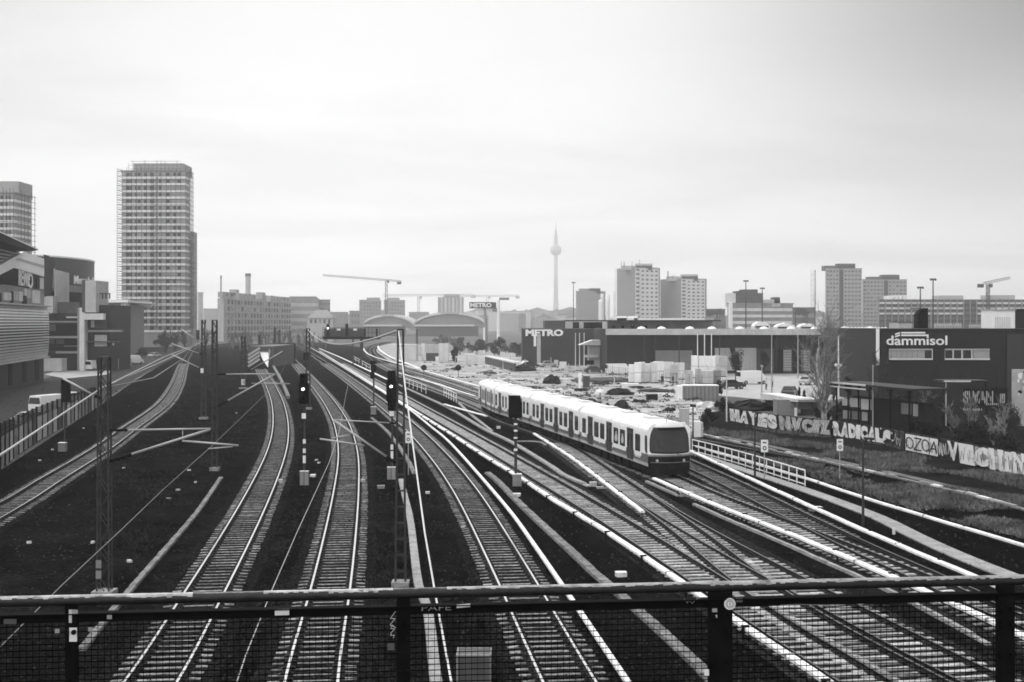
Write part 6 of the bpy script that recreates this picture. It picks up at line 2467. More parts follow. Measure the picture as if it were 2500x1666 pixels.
def person(px, py, label, m_top, lean=0.0, hgt=1.75, turn=0.0):
    c = G(px, py)
    t = thing('person', label, 'person', c, 'people in the warehouse yard')
    me = bpy.data.meshes.new('body')
    s = hgt / 1.75
    J = [((0, 0, .95), .15), ((0, 0, 1.2), .17), ((0, 0, 1.42), .16), ((0, 0, 1.52), .06), ((0, -.02, 1.66), .1),
         ((.1, 0, .88), .1), ((.11, -.05, .5), .075), ((.12, .02, .08), .05), ((.12, -.13, .04), .045),
         ((-.1, 0, .88), .1), ((-.12, .06, .5), .075), ((-.12, .1, .08), .05), ((-.12, -.05, .04), .045),
         ((.2, 0, 1.4), .065), ((.26, .02, 1.12), .05), ((.25, -.08, .88), .04),
         ((-.2, 0, 1.4), .065), ((-.26, .02, 1.12), .05), ((-.24, -.12, .9), .04)]
    E = [(0, 1), (1, 2), (2, 3), (3, 4), (0, 5), (5, 6), (6, 7), (7, 8), (0, 9), (9, 10), (10, 11), (11, 12), (2, 13), (13, 14), (14, 15), (2, 16), (16, 17), (17, 18)]
    rot = Matrix.Rotation(turn, 3, 'Z')
    me.from_pydata([tuple(rot @ (V(j[0]) * s)) for j in J], E, [])
    o = bpy.data.objects.new('body', me)
    COL.objects.link(o)
    sk = o.modifiers.new('s', 'SKIN')
    for i, j in enumerate(J):
        me.skin_vertices[0].data[i].radius = (j[1] * s, j[1] * s)
    me.skin_vertices[0].data[0].use_root = True
    sb = o.modifiers.new('u', 'SUBSURF')
    sb.levels = sb.render_levels = 1
    dg = bpy.context.evaluated_depsgraph_get()
    m2 = bpy.data.meshes.new_from_object(o.evaluated_get(dg))
    o.modifiers.clear()
    o.data = m2
    m2.materials.clear()
    for mm in (m_top, cloth, skin):
        m2.materials.append(mm)
    for p in m2.polygons:
        z = p.center.z / s
        p.material_index = 2 if z > 1.5 else (0 if z > .9 else 1)
    o.parent = t
    WLOC[o.name] = WLOC[t.name]
    q = M()
    q.lathe(c + rot @ V((0, 0, 1.66)) * s, [(.105, 0), (.11, .04), (.09, .1), (.03, .125)], 10)
    q.build('hair', black, t)
    return t


person(1885, 946, 'person in a pale jacket standing beside the white van in the yard', clothw)
person(1871, 952, 'person in pale clothes left of the thin yard lamp', clothw, turn=1.0)
person(1617, 940, 'person in dark clothes standing in front of the white wrapped goods', cloth)
person(1643, 941, 'person in dark clothes right of the other dark figure by the goods', cloth, turn=-1.2)
# ------------------------------------------------------------------ graffiti wall
gw = thing('graffiti_wall', 'long low dark wall of panels covered in big white graffiti', 'wall', G(2150, 1080))
base = [(1783, 1028), (1899, 1050), (2031, 1064), (2105, 1074), (2181, 1087), (2210, 1102), (2292, 1119), (2343, 1131), (2497, 1163), (2620, 1190)]
tops = [(1783, 997), (1899, 1014), (2031, 1027), (2105, 1037), (2181, 1051), (2210, 1056), (2292, 1070), (2343, 1080), (2497, 1107), (2620, 1128)]
segs = []
for i in range(len(base) - 1):
    A, B = G(*base[i]), G(*base[i + 1])
    Wg = Wall((A.x, A.y), (B.x, B.y))
    h0, h1 = H - (tops[i][1] - HY) * A.y / F, H - (tops[i + 1][1] - HY) * B.y / F
    n = max(1, round(Wg.len / 2.6))
    for k in range(n):
        ua, ub = Wg.len * k / n, Wg.len * (k + 1) / n
        q = M()
        hh = h0 + (h1 - h0) * (k + 0.5) / n
        Wg.rect(q, ua + 0.06, 0, ub - 0.06, hh, 0, 0.12)
        q.build('wall_panel', vdark, gw)
        q = M()
        Wg.rect(q, ua - 0.06, 0, ua + 0.06, hh + 0.06, 0.04, 0.2)
        q.build('post', black, gw)
    segs.append((Wg, h0, h1))
GRW = Wall((G(1783, 1028).x, G(1783, 1028).y), (G(2181, 1087).x, G(2181, 1087).y))


def piece(txt, si, x0, x1, m, f0=0.03, f1=0.98, outline=True, fat=0.05, name='graffiti'):
    """letters one by one along the wall, each as high as the wall there"""
    n = len(txt)
    ww = [0.55 if ch == 'I' else 1.0 for ch in txt]
    for i, ch in enumerate(txt):
        xa, xb = x0 + (x1 - x0) * sum(ww[:i]) / sum(ww), x0 + (x1 - x0) * sum(ww[:i + 1]) / sum(ww)
        W, h0, h1 = segs[si[min(len(si) - 1, int(i / n * len(si)))]] if len(si) > 1 else segs[si[0]]
        # choose the wall length that holds this letter
        for s_ in segs:
            if -0.2 <= s_[0].U((xa + xb) / 2) <= s_[0].len + 0.2:
                W, h0, h1 = s_
                break
        vs, fs = text_geo(ch, 1.0, 0.01, fat)
        mnx, mxx = min(v.x for v in vs), max(v.x for v in vs)
        mny, mxy = min(v.y for v in vs), max(v.y for v in vs)
        ua, ub = W.U(xa), W.U(xb)
        g = (ub - ua) * 0.01
        ua, ub = ua - g, ub + g
        hm = h0 + (h1 - h0) * min(1, max(0, (ua + ub) / 2 / W.len))
        za, zb = hm * (f0 + R.uniform(-.02, .03)), hm * (f1 + R.uniform(-.04, .02))
        for grow, mm, off, nm in (((0.05, black, 0.05, 'graffiti_outline'), (0.0, m, 0.07, name)) if outline else ((0.0, m, 0.07, name),)):
            q = M()
            for v in vs:
                fx, fy = (v.x - mnx) / (mxx - mnx), (v.y - mny) / (mxy - mny)
                sl = (fy - 0.5) * R.choice([0]) + (fy - .5) * 0.12 * (1 if i % 2 else -1) * (ub - ua)
                q.v.append(W.uz(ua + fx * (ub - ua) + sl + (fx - .5) * grow * 2, za + fy * (zb - za) + (fy - .5) * grow * 2, off + v.z * 0.3))
            q.f, q.m = list(fs), [0] * len(fs)
            q.build(nm, mm, gw)


piece('HAYES', [0], 1784, 1898, graff, outline=True, fat=0.14)
piece('NVCIZ', [1], 1904, 2029, graffg, outline=True, fat=0.11)
piece('RADICALS', [2, 3], 2036, 2176, graff, fat=0.1)
for x, y in ((2033, 1043), (2036, 1052), (2040, 1066), (2060, 1062), (2078, 1069), (2098, 1072), (2120, 1075), (2138, 1083), (2158, 1084), (2172, 1066), (2177, 1058), (2178, 1076), (2090, 1043), (2150, 1047)):
    q = M()
    for W, h0, h1 in segs:
        if 0 <= W.U(x) <= W.len:
            c = W.pt(x, y, 0.075)
            q.prism([c + W.u * (0.07 * math.cos(k * .7)) + V((0, 0, 0.1 * math.sin(k * .7))) for k in range(9)], -W.n * 0.02)
            q.build('graffiti_dot', graff, gw)
            break
for x0, x1, si in ((2212, 2237, 5), (2239, 2268, 5), (2271, 2291, 5), (2344, 2376, 7), (2381, 2416, 7), (2422, 2450, 7), (2463, 2500, 7)):
    for W, h0, h1 in segs:
        if 0 <= W.U((x0 + x1) / 2) <= W.len:
            q = M()
            ua, ub = max(0.05, W.U(x0)), min(W.len - 0.02, W.U(x1))
            hm = h0 + (h1 - h0) * (ua + ub) / 2 / W.len
            W.rect(q, ua, hm * 0.08, ub, hm * 0.93, 0.05, 0.08)
            q.build('graffiti_ground', graff if x0 < 2300 else graffg, gw)
            break
piece('OZOA', [5], 2213, 2291, black, f0=0.18, f1=0.84, outline=False, fat=-0.01)
piece('V', [7], 2316, 2342, graff, outline=False, fat=0.05)
piece('ECHIN', [7], 2344, 2510, graff, outline=True, fat=0.1)



def squiggle(xa, xb, m, k=9, w=0.035, off=0.1, f0=0.15, f1=0.85):
    for W, h0, h1 in segs:
        if 0 <= W.U((xa + xb) / 2) <= W.len:
            q = M()
            ua, ub, hm = W.U(xa), W.U(xb), (h0 + h1) / 2
            p0 = None
            for i in range(k):
                p = W.uz(ua + (ub - ua) * (i + R.uniform(-.5, .5)) / k, hm * (f0 + (f1 - f0) * (0.5 + 0.5 * math.sin(i * 2.3 + xa)) * R.uniform(.7, 1)), off)
                if p0 is not None:
                    q.bar(p0, p, w, 0.01, up=W.n)
                p0 = p
            q.build('graffiti_tag', m, gw)
            return


for x in range(1786, 1896, 14):
    squiggle(x, x + R.uniform(9, 18), black, k=R.randrange(4, 8), w=0.03)
for x in range(1905, 2028, 20):
    squiggle(x, x + R.uniform(12, 22), R.choice([graff, black]), k=R.randrange(5, 9), w=0.04)
for x in range(2040, 2172, 22):
    squiggle(x, x + R.uniform(8, 16), black, k=R.randrange(4, 7), w=0.025)
for a, b in ((2184, 2205), (2294, 2303), (2300, 2316), (2318, 2340)):
    squiggle(a, b, graff, k=8, w=0.04)
    squiggle(a, b, graffg, k=6, w=0.03)
for x in range(2214, 2290, 12):
    squiggle(x, x + 9, R.choice([black, midg]), k=5, w=0.025)
for x in range(2346, 2500, 17):
    squiggle(x, x + 14, R.choice([midg, black, graffg]), k=6, w=0.03)

# ------------------------------------------------------------------ shelters and fences on the right
sh = thing('flat_roof_shelter', 'long flat-roofed shelter with a pale edge behind the graffiti wall', 'shelter', G(2130, 1030))
SA, SB = P(2037, HY, 118), P(2242, HY, 105)
SW = Wall((SA.x, SA.y), (SB.x, SB.y))
zr = SW.Z(2040, 936)
q = M()
SW.rect(q, 0, zr, SW.len, zr + 0.16, 0.6, 3.6)
q.build('roof', vdark, sh)
q = M()
SW.rect(q, 0, zr + 0.03, SW.len * 0.47, zr + 0.2, 0.68, 0.06)
SW.rect(q, 0.2, zr - 0.34, SW.len * 0.47, zr - 0.22, 0.66, 0.06)
q.build('roof_edge', offwhite, sh)
for f in (0.06, 0.21, 0.34, 0.475, 0.72, 0.93):
    q = M()
    SW.rect(q, SW.len * f - 0.06, 0, SW.len * f + 0.06, zr, 0.3, 0.12)
    q.bar(SW.uz(SW.len * f, zr - 0.7, 0.3), SW.uz(SW.len * f + 0.4, zr - 0.02, 0.3), 0.06)
    q.bar(SW.uz(SW.len * f, zr - 0.7, 0.3), SW.uz(SW.len * f - 0.4, zr - 0.02, 0.3), 0.06)
    q.build('post', black, sh)
for x0, x1, y0, y1, m in ((2056, 2072, 974, 990, graff), (2076, 2098, 972, 994, graff), (2102, 2126, 974, 1000, graff), (2058, 2073, 1002, 1022, lightg), (2080, 2098, 1004, 1024, midg), (2104, 2117, 1006, 1027, lightg), (2200, 2224, 984, 1011, midg), (2229, 2240, 986, 1016, lightg)):
    q = M()
    SW.pxpoly(q, [(x0, y0), (x1, y0 + 2), (x1, y1 + 1), (x0, y1)], -1.6, 0.08)
    q.build('poster_panel', m, sh)
q = M()
SW.rect(q, SW.len * 0.04, 0, SW.len * 0.98, 3.25, -1.75, 0.1)
q.build('back_wall', vdark, sh)
sh2 = thing('small_shelter', 'small flat-roofed shelter in front of the lettered hall', 'shelter', G(2340, 1030))
Z2 = 118
SW2 = front(2290, 2420, Z2)
q = M()
SW2.pxrect(q, 2300, 929, 2410, 934, 0.5, 3)
q.build('roof', vdark, sh2)
q = M()
SW2.pxrect(q, 2300, 929, 2365, 932.5, 0.56, 0.06)
q.build('roof_edge', offwhite, sh2)
for x in (2306, 2403):
    q = M()
    SW2.pxrect(q, x, 934, x + 2.5, 1040, 0.3, 0.1)
    q.build('post', lightg if x < 2350 else black, sh2)
gf = thing('graffiti_fence', 'barred fence with white graffiti letters behind its bars, at the right', 'fence', P(2405, 1030, 112))
FW = front(2345, 2465, 112)
q = M()
FW.pxrect(q, 2350, 948, 2462, 992, -0.3, 0.1)
q.build('fence_panel', vdark, gf)
q = M()
FW.text(q, 'SWAN', 2354, 2428, 986, 955, off=-0.22, extrude=0.02, offset=0.05)
q.build('graffiti', graff, gf)
q = M()
FW.pxrect(q, 2408, 985, 2440, 990, -0.2, 0.05)
FW.pxrect(q, 2444, 962, 2457, 985, -0.2, 0.05)
FW.pxrect(q, 2354, 997, 2400, 1003, -0.2, 0.05)
q.build('graffiti_patch', graff, gf)
for k in range(24):
    q = M()
    x = 2350 + k * 4.7
    FW.pxrect(q, x, 944, x + 1.3, 1000, 0, 0.05)
    q.build('bar', black, gf)
q = M()
FW.pxrect(q, 2348, 1014, 2462, 1016, 0, 0.05)
FW.pxrect(q, 2348, 946, 2462, 947.5, 0.05, 0.05)
q.build('rail', mastm, gf)
for k in range(6):
    q = M()
    FW.pxrect(q, 2349 + k * 22, 946, 2351 + k * 22, 1040, 0.04, 0.06)
    q.build('fence_post', mastm, gf)
gp2 = thing('painted_wall', 'wall patched with white paint at the right picture edge', 'wall', P(2490, 1010, 120))
PWL = front(2470, 2560, 120)
q = M()
PWL.pxrect(q, 2473, 902, 2560, 1041, 0, 0.3)
q.build('wall_panel', graffg, gp2)
for k in range(16):
    q = M()
    x, y = R.uniform(2474, 2510), R.uniform(905, 965)
    w_, h_ = R.uniform(4, 12), R.uniform(4, 14)
    PWL.pxpoly(q, [(x, y), (x + w_, y - 2), (x + w_ * 0.8, y + h_), (x + w_ * .2, y + h_ * .8)], 0.02 + k * 0.003, 0.01)
    q.build('paint_patch', graff if k % 3 else black, gp2)

# ramp slab by the graffiti wall
rp = thing('ramp_slab', 'long pale ramp slab left of the birch', 'ramp', G(1905, 1000))
RWL = Wall((P(1856, HY, 142).x, 142), (P(1950, HY, 132).x, 132))
q = M()
RWL.pxpoly(q, [(1855, 960), (1905, 968), (1950, 976), (1948, 982), (1900, 978), (1858, 976)], 0, 2.4)
q.build('deck', offwhite, rp)
q = M()
for x in (1862, 1900, 1940):
    RWL.pxrect(q, x, 974, x + 4, 1000, -0.3, 1.6)
q.build('support', darkg, rp)

# ------------------------------------------------------------------ fence along the street, left
sf = thing('street_fence', 'tall panelled fence along the left street', 'fence', G(120, 1060))
fb = [(-160, 1236), (0, 1150), (32, 1120), (89, 1079), (172, 1034), (236, 996)]
ft = [(-160, 1108), (0, 1036), (32, 1022), (89, 996), (172, 965), (236, 944)]
for i in range(len(fb) - 1):
    A, B = G(*fb[i]), G(*fb[i + 1])
    W = Wall((A.x, A.y), (B.x, B.y))
    h0, h1 = H - (ft[i][1] - HY) * A.y / F, H - (ft[i + 1][1] - HY) * B.y / F
    n = max(1, round(W.len / 2.8))
    for k in range(n):
        ua, ub = W.len * k / n, W.len * (k + 1) / n
        ha, hb = h0 + (h1 - h0) * k / n, h0 + (h1 - h0) * (k + 1) / n
        q = M()
        q.bar(W.uz(ua, 0), W.uz(ua, ha + 0.1), 0.14)
        q.build('fence_post', black, sf)
        q = M()
        q.prism([W.uz(ua + 0.1, 0.0), W.uz(ub - 0.1, 0.0), W.uz(ub - 0.1, hb * 0.72), W.uz(ua + 0.1, ha * R.uniform(0.68, 0.76))], -W.n * 0.06)
        q.build('fence_panel', (lightg, midg, mat('patchy_panel', 0.2, 0.8, var=0.9, scale=1.2), darkg)[R.randrange(4)], sf)
        q = M()
        for f in (0.8, 0.9, 1.0):
            q.bar(W.uz(ua, ha * f), W.uz(ub, hb * f), 0.035)
        for z in range(8):
            u = ua + (ub - ua) * z / 8
            q.bar(W.uz(u, ha * 0.7), W.uz(u, ha * 1.0), 0.03)
        q.build('fence_mesh', mastm, sf)

# ------------------------------------------------------------------ underpass
up = thing('underpass', 'dark underpass mouth with slanting beams where the left S-curved track disappears', 'underpass', G(640, 897))
Zu = gz(897)
UW = front(598, 665, Zu)
q = M()
UW.pxpoly(q, [(606, 902), (606, 846), (668, 846), (668, 902), (655, 902), (655, 858), (612, 858), (612, 902)], 0, 26)
q.build('portal_wall', darkg, up)
q = M()
UW.pxrect(q, 604, 844, 670, 900, -26, 1)
q.build('rear_wall', black, up)
q = M()
for k in range(4):
    a, b = P(606, 868 + k * 9, Zu - 1.5), P(634, 850 + k * 9, Zu - 1.5)
    q.bar(a, b, 0.35, 0.5)
    q.build('beam', lightg, up)
    q = M()
rwl = thing('retaining_wall', 'low weathered retaining wall between the underpass track and the right S-curved track', 'retaining wall', G(690, 930))
pw = [G(x, y) for x, y in ((664, 892), (672, 906), (684, 928), (694, 950), (704, 975))]
q = M()
q.sweep(pw, [(-0.2, -0.1), (0.2, -0.1), (0.2, 0.4), (-0.2, 0.4)])
q.build('wall_face', troughm, rwl)
q = M()
q.sweep(pw, [(-0.24, 0.4), (0.24, 0.4), (0.24, 0.46), (-0.24, 0.46)])
q.build('coping', troughm, rwl)
wp = thing('glare_panel', 'bright white tapering panel standing for the glare at the underpass mouth', 'panel', P(646, 895, Zu - 3))  # glare of unknown source given shape as a white panel
WPW = front(630, 660, Zu - 3)
q = M()
bp = [WPW.pt(x, y, (y - 896) * 0.09) for x, y in [(635, 854), (638, 850), (652, 849), (656, 852), (656, 872), (653.5, 897), (649, 890), (641, 878), (636, 866)]]
q.prism(bp, V((0, 0.4, -0.1)))
q.build('board', mat('bright_white', 0.95, 0.5, var=0.02), wp)
q = M()
WPW.pxpoly(q, [(656.3, 851), (660, 858), (658, 870), (655.5, 870)], -0.1, 0.2)
q.build('side_flap', lightg, wp)
q = M()
t = thing('crossing_wall', 'dark low bridge parapet crossing behind the masts on the left', 'parapet', G(520, 850))
CWA, CWB = G(330, 868), G(600, 842)
cw = Wall((CWA.x, CWA.y), (CWB.x, CWB.y))
q = M()
cw.rect(q, cw.len * 0.5, 0, cw.len, 1.3, 0, 0.6)
q.build('parapet_wall', darkg, t)
q = M()
cw.rect(q, cw.len * 0.5, 1.3, cw.len, 1.6, 0.15, 0.9)
q.build('coping', midg, t)

# ------------------------------------------------------------------ vegetation


def leaves(q, c, rx, ry, rz, n, s, clump=9, gap=0.25):
    cl = []
    for _ in range(clump):
        while True:
            p = V((R.uniform(-1, 1), R.uniform(-1, 1), R.uniform(-1, 1)))
            if p.length < 1:
                break
        cl.append((V((p.x * rx, p.y * ry, p.z * rz)) * 0.75, R.uniform(0.25, 0.5)))
    for i in range(n):
        k, kr = cl[R.randrange(clump)]
        d = V((R.gauss(0, 1), R.gauss(0, 1), R.gauss(0, 1)))
        d.normalize()
        d *= R.random() ** 0.45 * kr
        p = c + k + V((d.x * rx, d.y * ry, d.z * rz))
        if p.z < 0.02:
            p.z = abs(p.z) + 0.02
        a = V((R.gauss(0, 1), R.gauss(0, 1), R.gauss(0, 1))).normalized() * s * R.uniform(0.5, 1.3)
        b = a.cross(V((R.gauss(0, 1), R.gauss(0, 1), R.gauss(0, 1)))).normalized() * s * R.uniform(0.3, 0.7)
        q.face([p - a, p + b, p + a, p - b])


def shrub(px, py, w, hpx, label, m=leafm, n=500, name='shrub', cat='shrub', group=None, s=None, base=0.0):
    Z = gz(py)
    c = G(px, py)
    rx, rz = w / 2 * Z / F, hpx / 2 * Z / F
    t = thing(name, label, cat, c, group)
    q = M()
    leaves(q, c + V((0, 0, rz * (1.0 + base))), rx, rx * 0.8, rz, n, s or max(0.06, Z * 0.0011), clump=10)
    q.build('foliage', m, t)
    q = M()
    for k in range(4):
        q.tube([c + V((R.uniform(-.2, .2) * rx, 0, -0.02)), c + V((R.uniform(-.4, .4) * rx, R.uniform(-.3, .3) * rx, rz * 1.4))], [0.03 + Z * 0.00012, 0.01], 5)
    q.build('stem', bark, t)
    return t


def branchy(q, p, d, L, r, depth, spread, nb, grav=0.05, rmin=0.012):
    n = 4
    pts, rs = [p], [r]
    for i in range(n):
        d = (d + V((R.gauss(0, .09), R.gauss(0, .09), grav))).normalized()
        pts.append(pts[-1] + d * L / n)
        rs.append(max(rmin, r * (1 - 0.6 * (i + 1) / n)))
    q.tube(pts, rs, 5, cap=False)
    if depth > 0:
        for k in range(nb):
            i = R.randrange(1, n + 1)
            ax = d.cross(V((R.gauss(0, 1), R.gauss(0, 1), R.gauss(0, 1)))).normalized()
            nd = (Matrix.Rotation(R.uniform(0.5, 1.0) * spread, 3, ax) @ d).normalized()
            branchy(q, pts[i], nd, L * R.uniform(0.45, 0.72), rs[i] * 0.7, depth - 1, spread, nb, grav, rmin)


def bare_tree(px, py, ytop, label, m=bark, twigs=bark, stems=3, spread=0.7, depth=3, nb=4, r=0.12, name='bare_tree', rmin=None):
    Z = gz(py)
    c = G(px, py)
    h = (py - ytop) * Z / F
    rmin = rmin or Z * 0.00011
    t = thing(name, label, 'tree', c, 'bare trees')
    q = M()
    tips = []
    for k in range(stems):
        d = V((R.uniform(-.28, .28), R.uniform(-.2, .2), 1)).normalized()
        pts = [c + V((0, 0, -0.05))]
        rs = [r]
        for i in range(6):
            d = (d + V((R.gauss(0, .06), R.gauss(0, .06), .08))).normalized()
            pts.append(pts[-1] + d * h * 0.75 / 6)
            rs.append(max(rmin, r * (1 - 0.8 * (i + 1) / 6)))
        q.tube(pts, rs, 7, cap=False)
        tips.append((pts, rs))
    q.build('trunk', m, t, smooth=True)
    q = M()
    for pts, rs in tips:
        for i in range(1, 7):
            for k in range(2 if i < 6 else 3):
                d = (pts[i] - pts[i - 1]).normalized()
                ax = d.cross(V((R.gauss(0, 1), R.gauss(0, 1), R.gauss(0, 1)))).normalized()
                nd = Matrix.Rotation(R.uniform(0.4, 1.0) * spread, 3, ax) @ d
                branchy(q, pts[i], nd, h * R.uniform(0.16, 0.32), rs[i] * 0.6, depth - 1, spread, nb, 0.06, rmin)
    q.build('crown', twigs, t)
    return t


bare_tree(2016, 1045, 780, 'tall leafless birch with pale bark in front of the warehouse', birch, mat('birch_twigs', 0.2, 0.85, var=0.5, scale=1), stems=4, r=0.2, depth=3, nb=4, spread=0.8, name='birch_tree')
bare_tree(2162, 1012, 880, 'dark leafless tree in front of the left corner of the lettered hall', stems=2, r=0.12, depth=3, nb=4)
bare_tree(2225, 1030, 930, 'small dark leafless tree at the end of the shelter roof', stems=2, r=0.1, depth=3, nb=4)
bare_tree(2480, 1095, 1010, 'dark leafless sapling above the graffiti wall at the right', stems=2, r=0.09, depth=3, nb=4)
bare_tree(2290, 1075, 960, 'leafless sapling behind the fourth graffiti piece', stems=2, r=0.09, depth=3, nb=4)
for px, py, w, hp, lb in ((1796, 932, 42, 88, 'dark oval tree in the yard beside the white van'), (1866, 915, 30, 55, 'dark ragged tree left of the loading doors')):
    Z = gz(py)
    c = G(px, py)
    t = thing('oval_tree', lb, 'tree', c, 'dark yard trees')
    q = M()
    rx, rz = w / 2 * Z / F, hp / 2 * Z / F
    leaves(q, c + V((0, 0, rz * 1.25)), rx, rx, rz * 0.95, 1900, 0.17, clump=16)
    q.build('crown', mat('dark_twigs', 0.028, 0.85, var=0.4, scale=0.8, spec=0.1), t)
    q = M()
    q.tube([c, c + V((0.05, 0, rz * 1.2))], [0.14, 0.07], 8)
    for k in range(10):
        q.tube([c + V((0, 0, rz * R.uniform(.5, 1.3))), c + V((R.uniform(-.7, .7) * rx, R.uniform(-.7, .7) * rx, rz * R.uniform(1.4, 2.0)))], [0.05, 0.015], 5)
    q.build('trunk', bark, t)
for px, py, w, hp, lb in ((1951, 985, 7, 46, 'left of two slim dark cypresses on the forecourt'), (1963, 990, 9, 42, 'right of two slim dark cypresses on the forecourt'), (2036, 985, 9, 42, 'slim dark cypress right of the birch trunk'), (2111, 975, 6, 34, 'tiny dark cypress by the white vehicle')):
    shrub(px, py, w, hp, lb, leafd, 700, 'cypress', 'cypress', 'slim dark cypresses', s=0.11)
for px, py, w, hp, lb, m, n in (
        (1375, 890, 70, 44, 'broad dark bush in front of the lettered warehouse side wall', leafm, 1300), (1345, 888, 40, 36, 'dark bush right of the tall grey pillar', leafm, 700), (1497, 908, 52, 60, 'ragged dark bush beside the kiosk', leafm, 1300),
        (1265, 872, 60, 40, 'dark scrub left of the lettered warehouse side wall', leafm, 900), (1215, 868, 56, 44, 'dark scrub under the white mast', leafm, 900), (1165, 866, 60, 46, 'dark scrub under the pylon sign', leafm, 900), (1120, 866, 46, 50, 'grey scrub left of the pylon sign', leafg, 900),
        (1080, 848, 60, 34, 'hazy bush right of the far cabin', leafg, 700), (1112, 885, 18, 40, 'dark narrow bush right of the pale box tower', leafd, 500), (1290, 880, 50, 40, 'dark bush at the left corner of the warehouse side wall', leafm, 900),
        (2082, 975, 44, 62, 'big dark evergreen left of the small canopy', leafd, 1500), (2200, 1030, 70, 70, 'dark thicket below the end of the lettered hall', leafd, 1200), (2290, 1040, 110, 80, 'dark thicket in front of the small shelter', leafd, 1600), (2380, 1085, 120, 70, 'dark thicket above the outlined pale graffiti panels', leafd, 1600), (2470, 1060, 90, 80, 'dark thicket below the painted wall', leafd, 1500),
        (2250, 1075, 90, 60, 'low dark thicket behind the fourth graffiti piece', leafd, 1200), (2440, 1115, 110, 60, 'dark creeper mass over the last graffiti panels', leafd, 1400), (2340, 1090, 60, 50, 'dark bush above the leaning graffiti letter', leafd, 900), (1730, 1040, 50, 46, 'dark scrub behind the rounded white cabinet', leafd, 1000), (1765, 1012, 44, 40, 'dark scrub left of the first graffiti letters', leafd, 900), (1750, 970, 30, 40, 'dark bush right of the grey container', leafd, 700), (2010, 1030, 60, 40, 'dark scrub at the foot of the birch', leafd, 900), (2060, 1015, 40, 40, 'dark scrub left of the shelter posts', leafd, 700),
        (1745, 775, 50, 20, 'hazy treetops between the pale towers and the low office', leafm, 500), (1955, 775, 60, 24, 'hazy treetops right of the low office', leafm, 600), (118, 905, 22, 16, 'round dark bush by the poster kiosk', leafd, 500),
        (262, 892, 26, 28, 'dark bush behind the foreground mast', leafd, 500), (300, 888, 20, 24, 'dark bush in front of the flat-roofed building', leafd, 400), (345, 870, 30, 22, 'dark bush at the corner of the flat-roofed building', leafd, 500), (400, 850, 60, 34, 'dark shrubbery at the foot of the tall tower', leafm, 900)):
    if py < 800:
        Z = 700
        c = P(px, HY, Z) - V((0, 0, H))
        t = thing('treetops', lb, 'trees', c)
        q = M()
        hh = H - (py - hp / 2 - HY) * Z / F
        leaves(q, c + V((0, 0, hh)), w / 2 * Z / F, 6, hp / 2 * Z / F, n, 0.7)
        q.build('crown', m, t)
        q = M()
        for k in range(5):
            xx = R.uniform(-.8, .8) * w / 2 * Z / F
            q.tube([c + V((xx, 0, 0)), c + V((xx, 0, hh))], 0.25, 6)
        q.build('trunk', bark, t)
    else:
        shrub(px, py, w, hp, lb, m, n)
for i in range(16):
    x = 555 + i * 16 + R.uniform(-6, 6)
    y = 856 - abs(i - 6) * 0.3
    bare_tree(x, y, 812 + R.uniform(-8, 12), 'pale leafless tree in front of the brick office, %s in the row' % ('first', 'second', 'third', 'fourth', 'fifth', 'sixth', 'seventh', 'eighth', 'ninth', 'tenth', 'eleventh', 'twelfth', 'thirteenth', 'fourteenth', 'fifteenth', 'last')[i],
              leafg, leafg, stems=2, r=0.2, depth=2, nb=3, rmin=0.07)
# street trees and shrubs along the far left bend
for i, (x, y) in enumerate(((405, 862), (428, 858), (452, 852), (500, 848), (520, 846))):
    bare_tree(x, y, y - 48 + i * 3, ('leafless tree left of the far bend, nearest the street', 'leafless tree left of the far bend, second', 'leafless tree left of the far bend, middle', 'leafless tree right of the far bend', 'leafless tree right of the far bend, by the brick office')[i], leafm, leafm, stems=3, r=0.22, depth=3, nb=3, rmin=0.06)


# grass
def grass(name, poly, n, hh, m, label):
    q = M()
    xs, ys = [p[0] for p in poly], [p[1] for p in poly]

    def inside(x, y):
        c = False
        for i in range(len(poly)):
            (x1, y1), (x2, y2) = poly[i], poly[i - 1]
            if (y1 > y) != (y2 > y) and x < (x2 - x1) * (y - y1) / (y2 - y1) + x1:
                c = not c
        return c
    from mathutils import noise
    k = 0
    while k < n:
        x, y = R.uniform(min(xs), max(xs)), R.uniform(min(ys), max(ys))
        if not inside(x, y):
            continue
        k += 1
        c = G(x, y)
        f = noise.noise(V((c.x * 0.25, c.y * 0.12, 3.0)))
        if f < -0.02:
            continue
        for j in range(4):
            a = R.uniform(0, 6.28)
            p = c + V((R.uniform(-.15, .15), R.uniform(-.15, .15), 0))
            w = V((math.cos(a), math.sin(a), 0)) * (0.018 + c.y * 0.0003)
            tip = p + V((R.gauss(0, .12), R.gauss(0, .12), hh * R.uniform(.4, 1.2) * (0.6 + f)))
            q.face([p - w, p + w, tip])
    return tag(q.build(name, m), label, kind='stuff')


grass('slope_grass', [(1700, 1066), (1760, 1035), (1900, 1053), (2031, 1068), (2180, 1090), (2292, 1124), (2500, 1168), (2560, 1180), (2560, 1255), (2465, 1234), (2210, 1168), (2000, 1125)], 7000, 0.4, grassm, 'dry grass on the weedy slope under the graffiti wall')
grass('kerb_grass', [(1740, 1090), (2000, 1132), (2210, 1178), (2465, 1243), (2560, 1270), (2560, 1330), (2339, 1278), (2108, 1209), (1986, 1168), (1850, 1125)], 3500, 0.3, grassm, 'dry grass between the dwarf wall and the conductor rail')
grass('embankment_grass', [(260, 1180), (430, 960), (560, 860), (600, 860), (625, 920), (630, 990), (620, 1080), (540, 1150), (470, 1240), (380, 1330), (262, 1430)], 6000, 0.22, mat('embankment_grass', 0.022, 0.9, var=0.8, scale=0.4, spec=0.05), 'short dead grass on the left embankment')

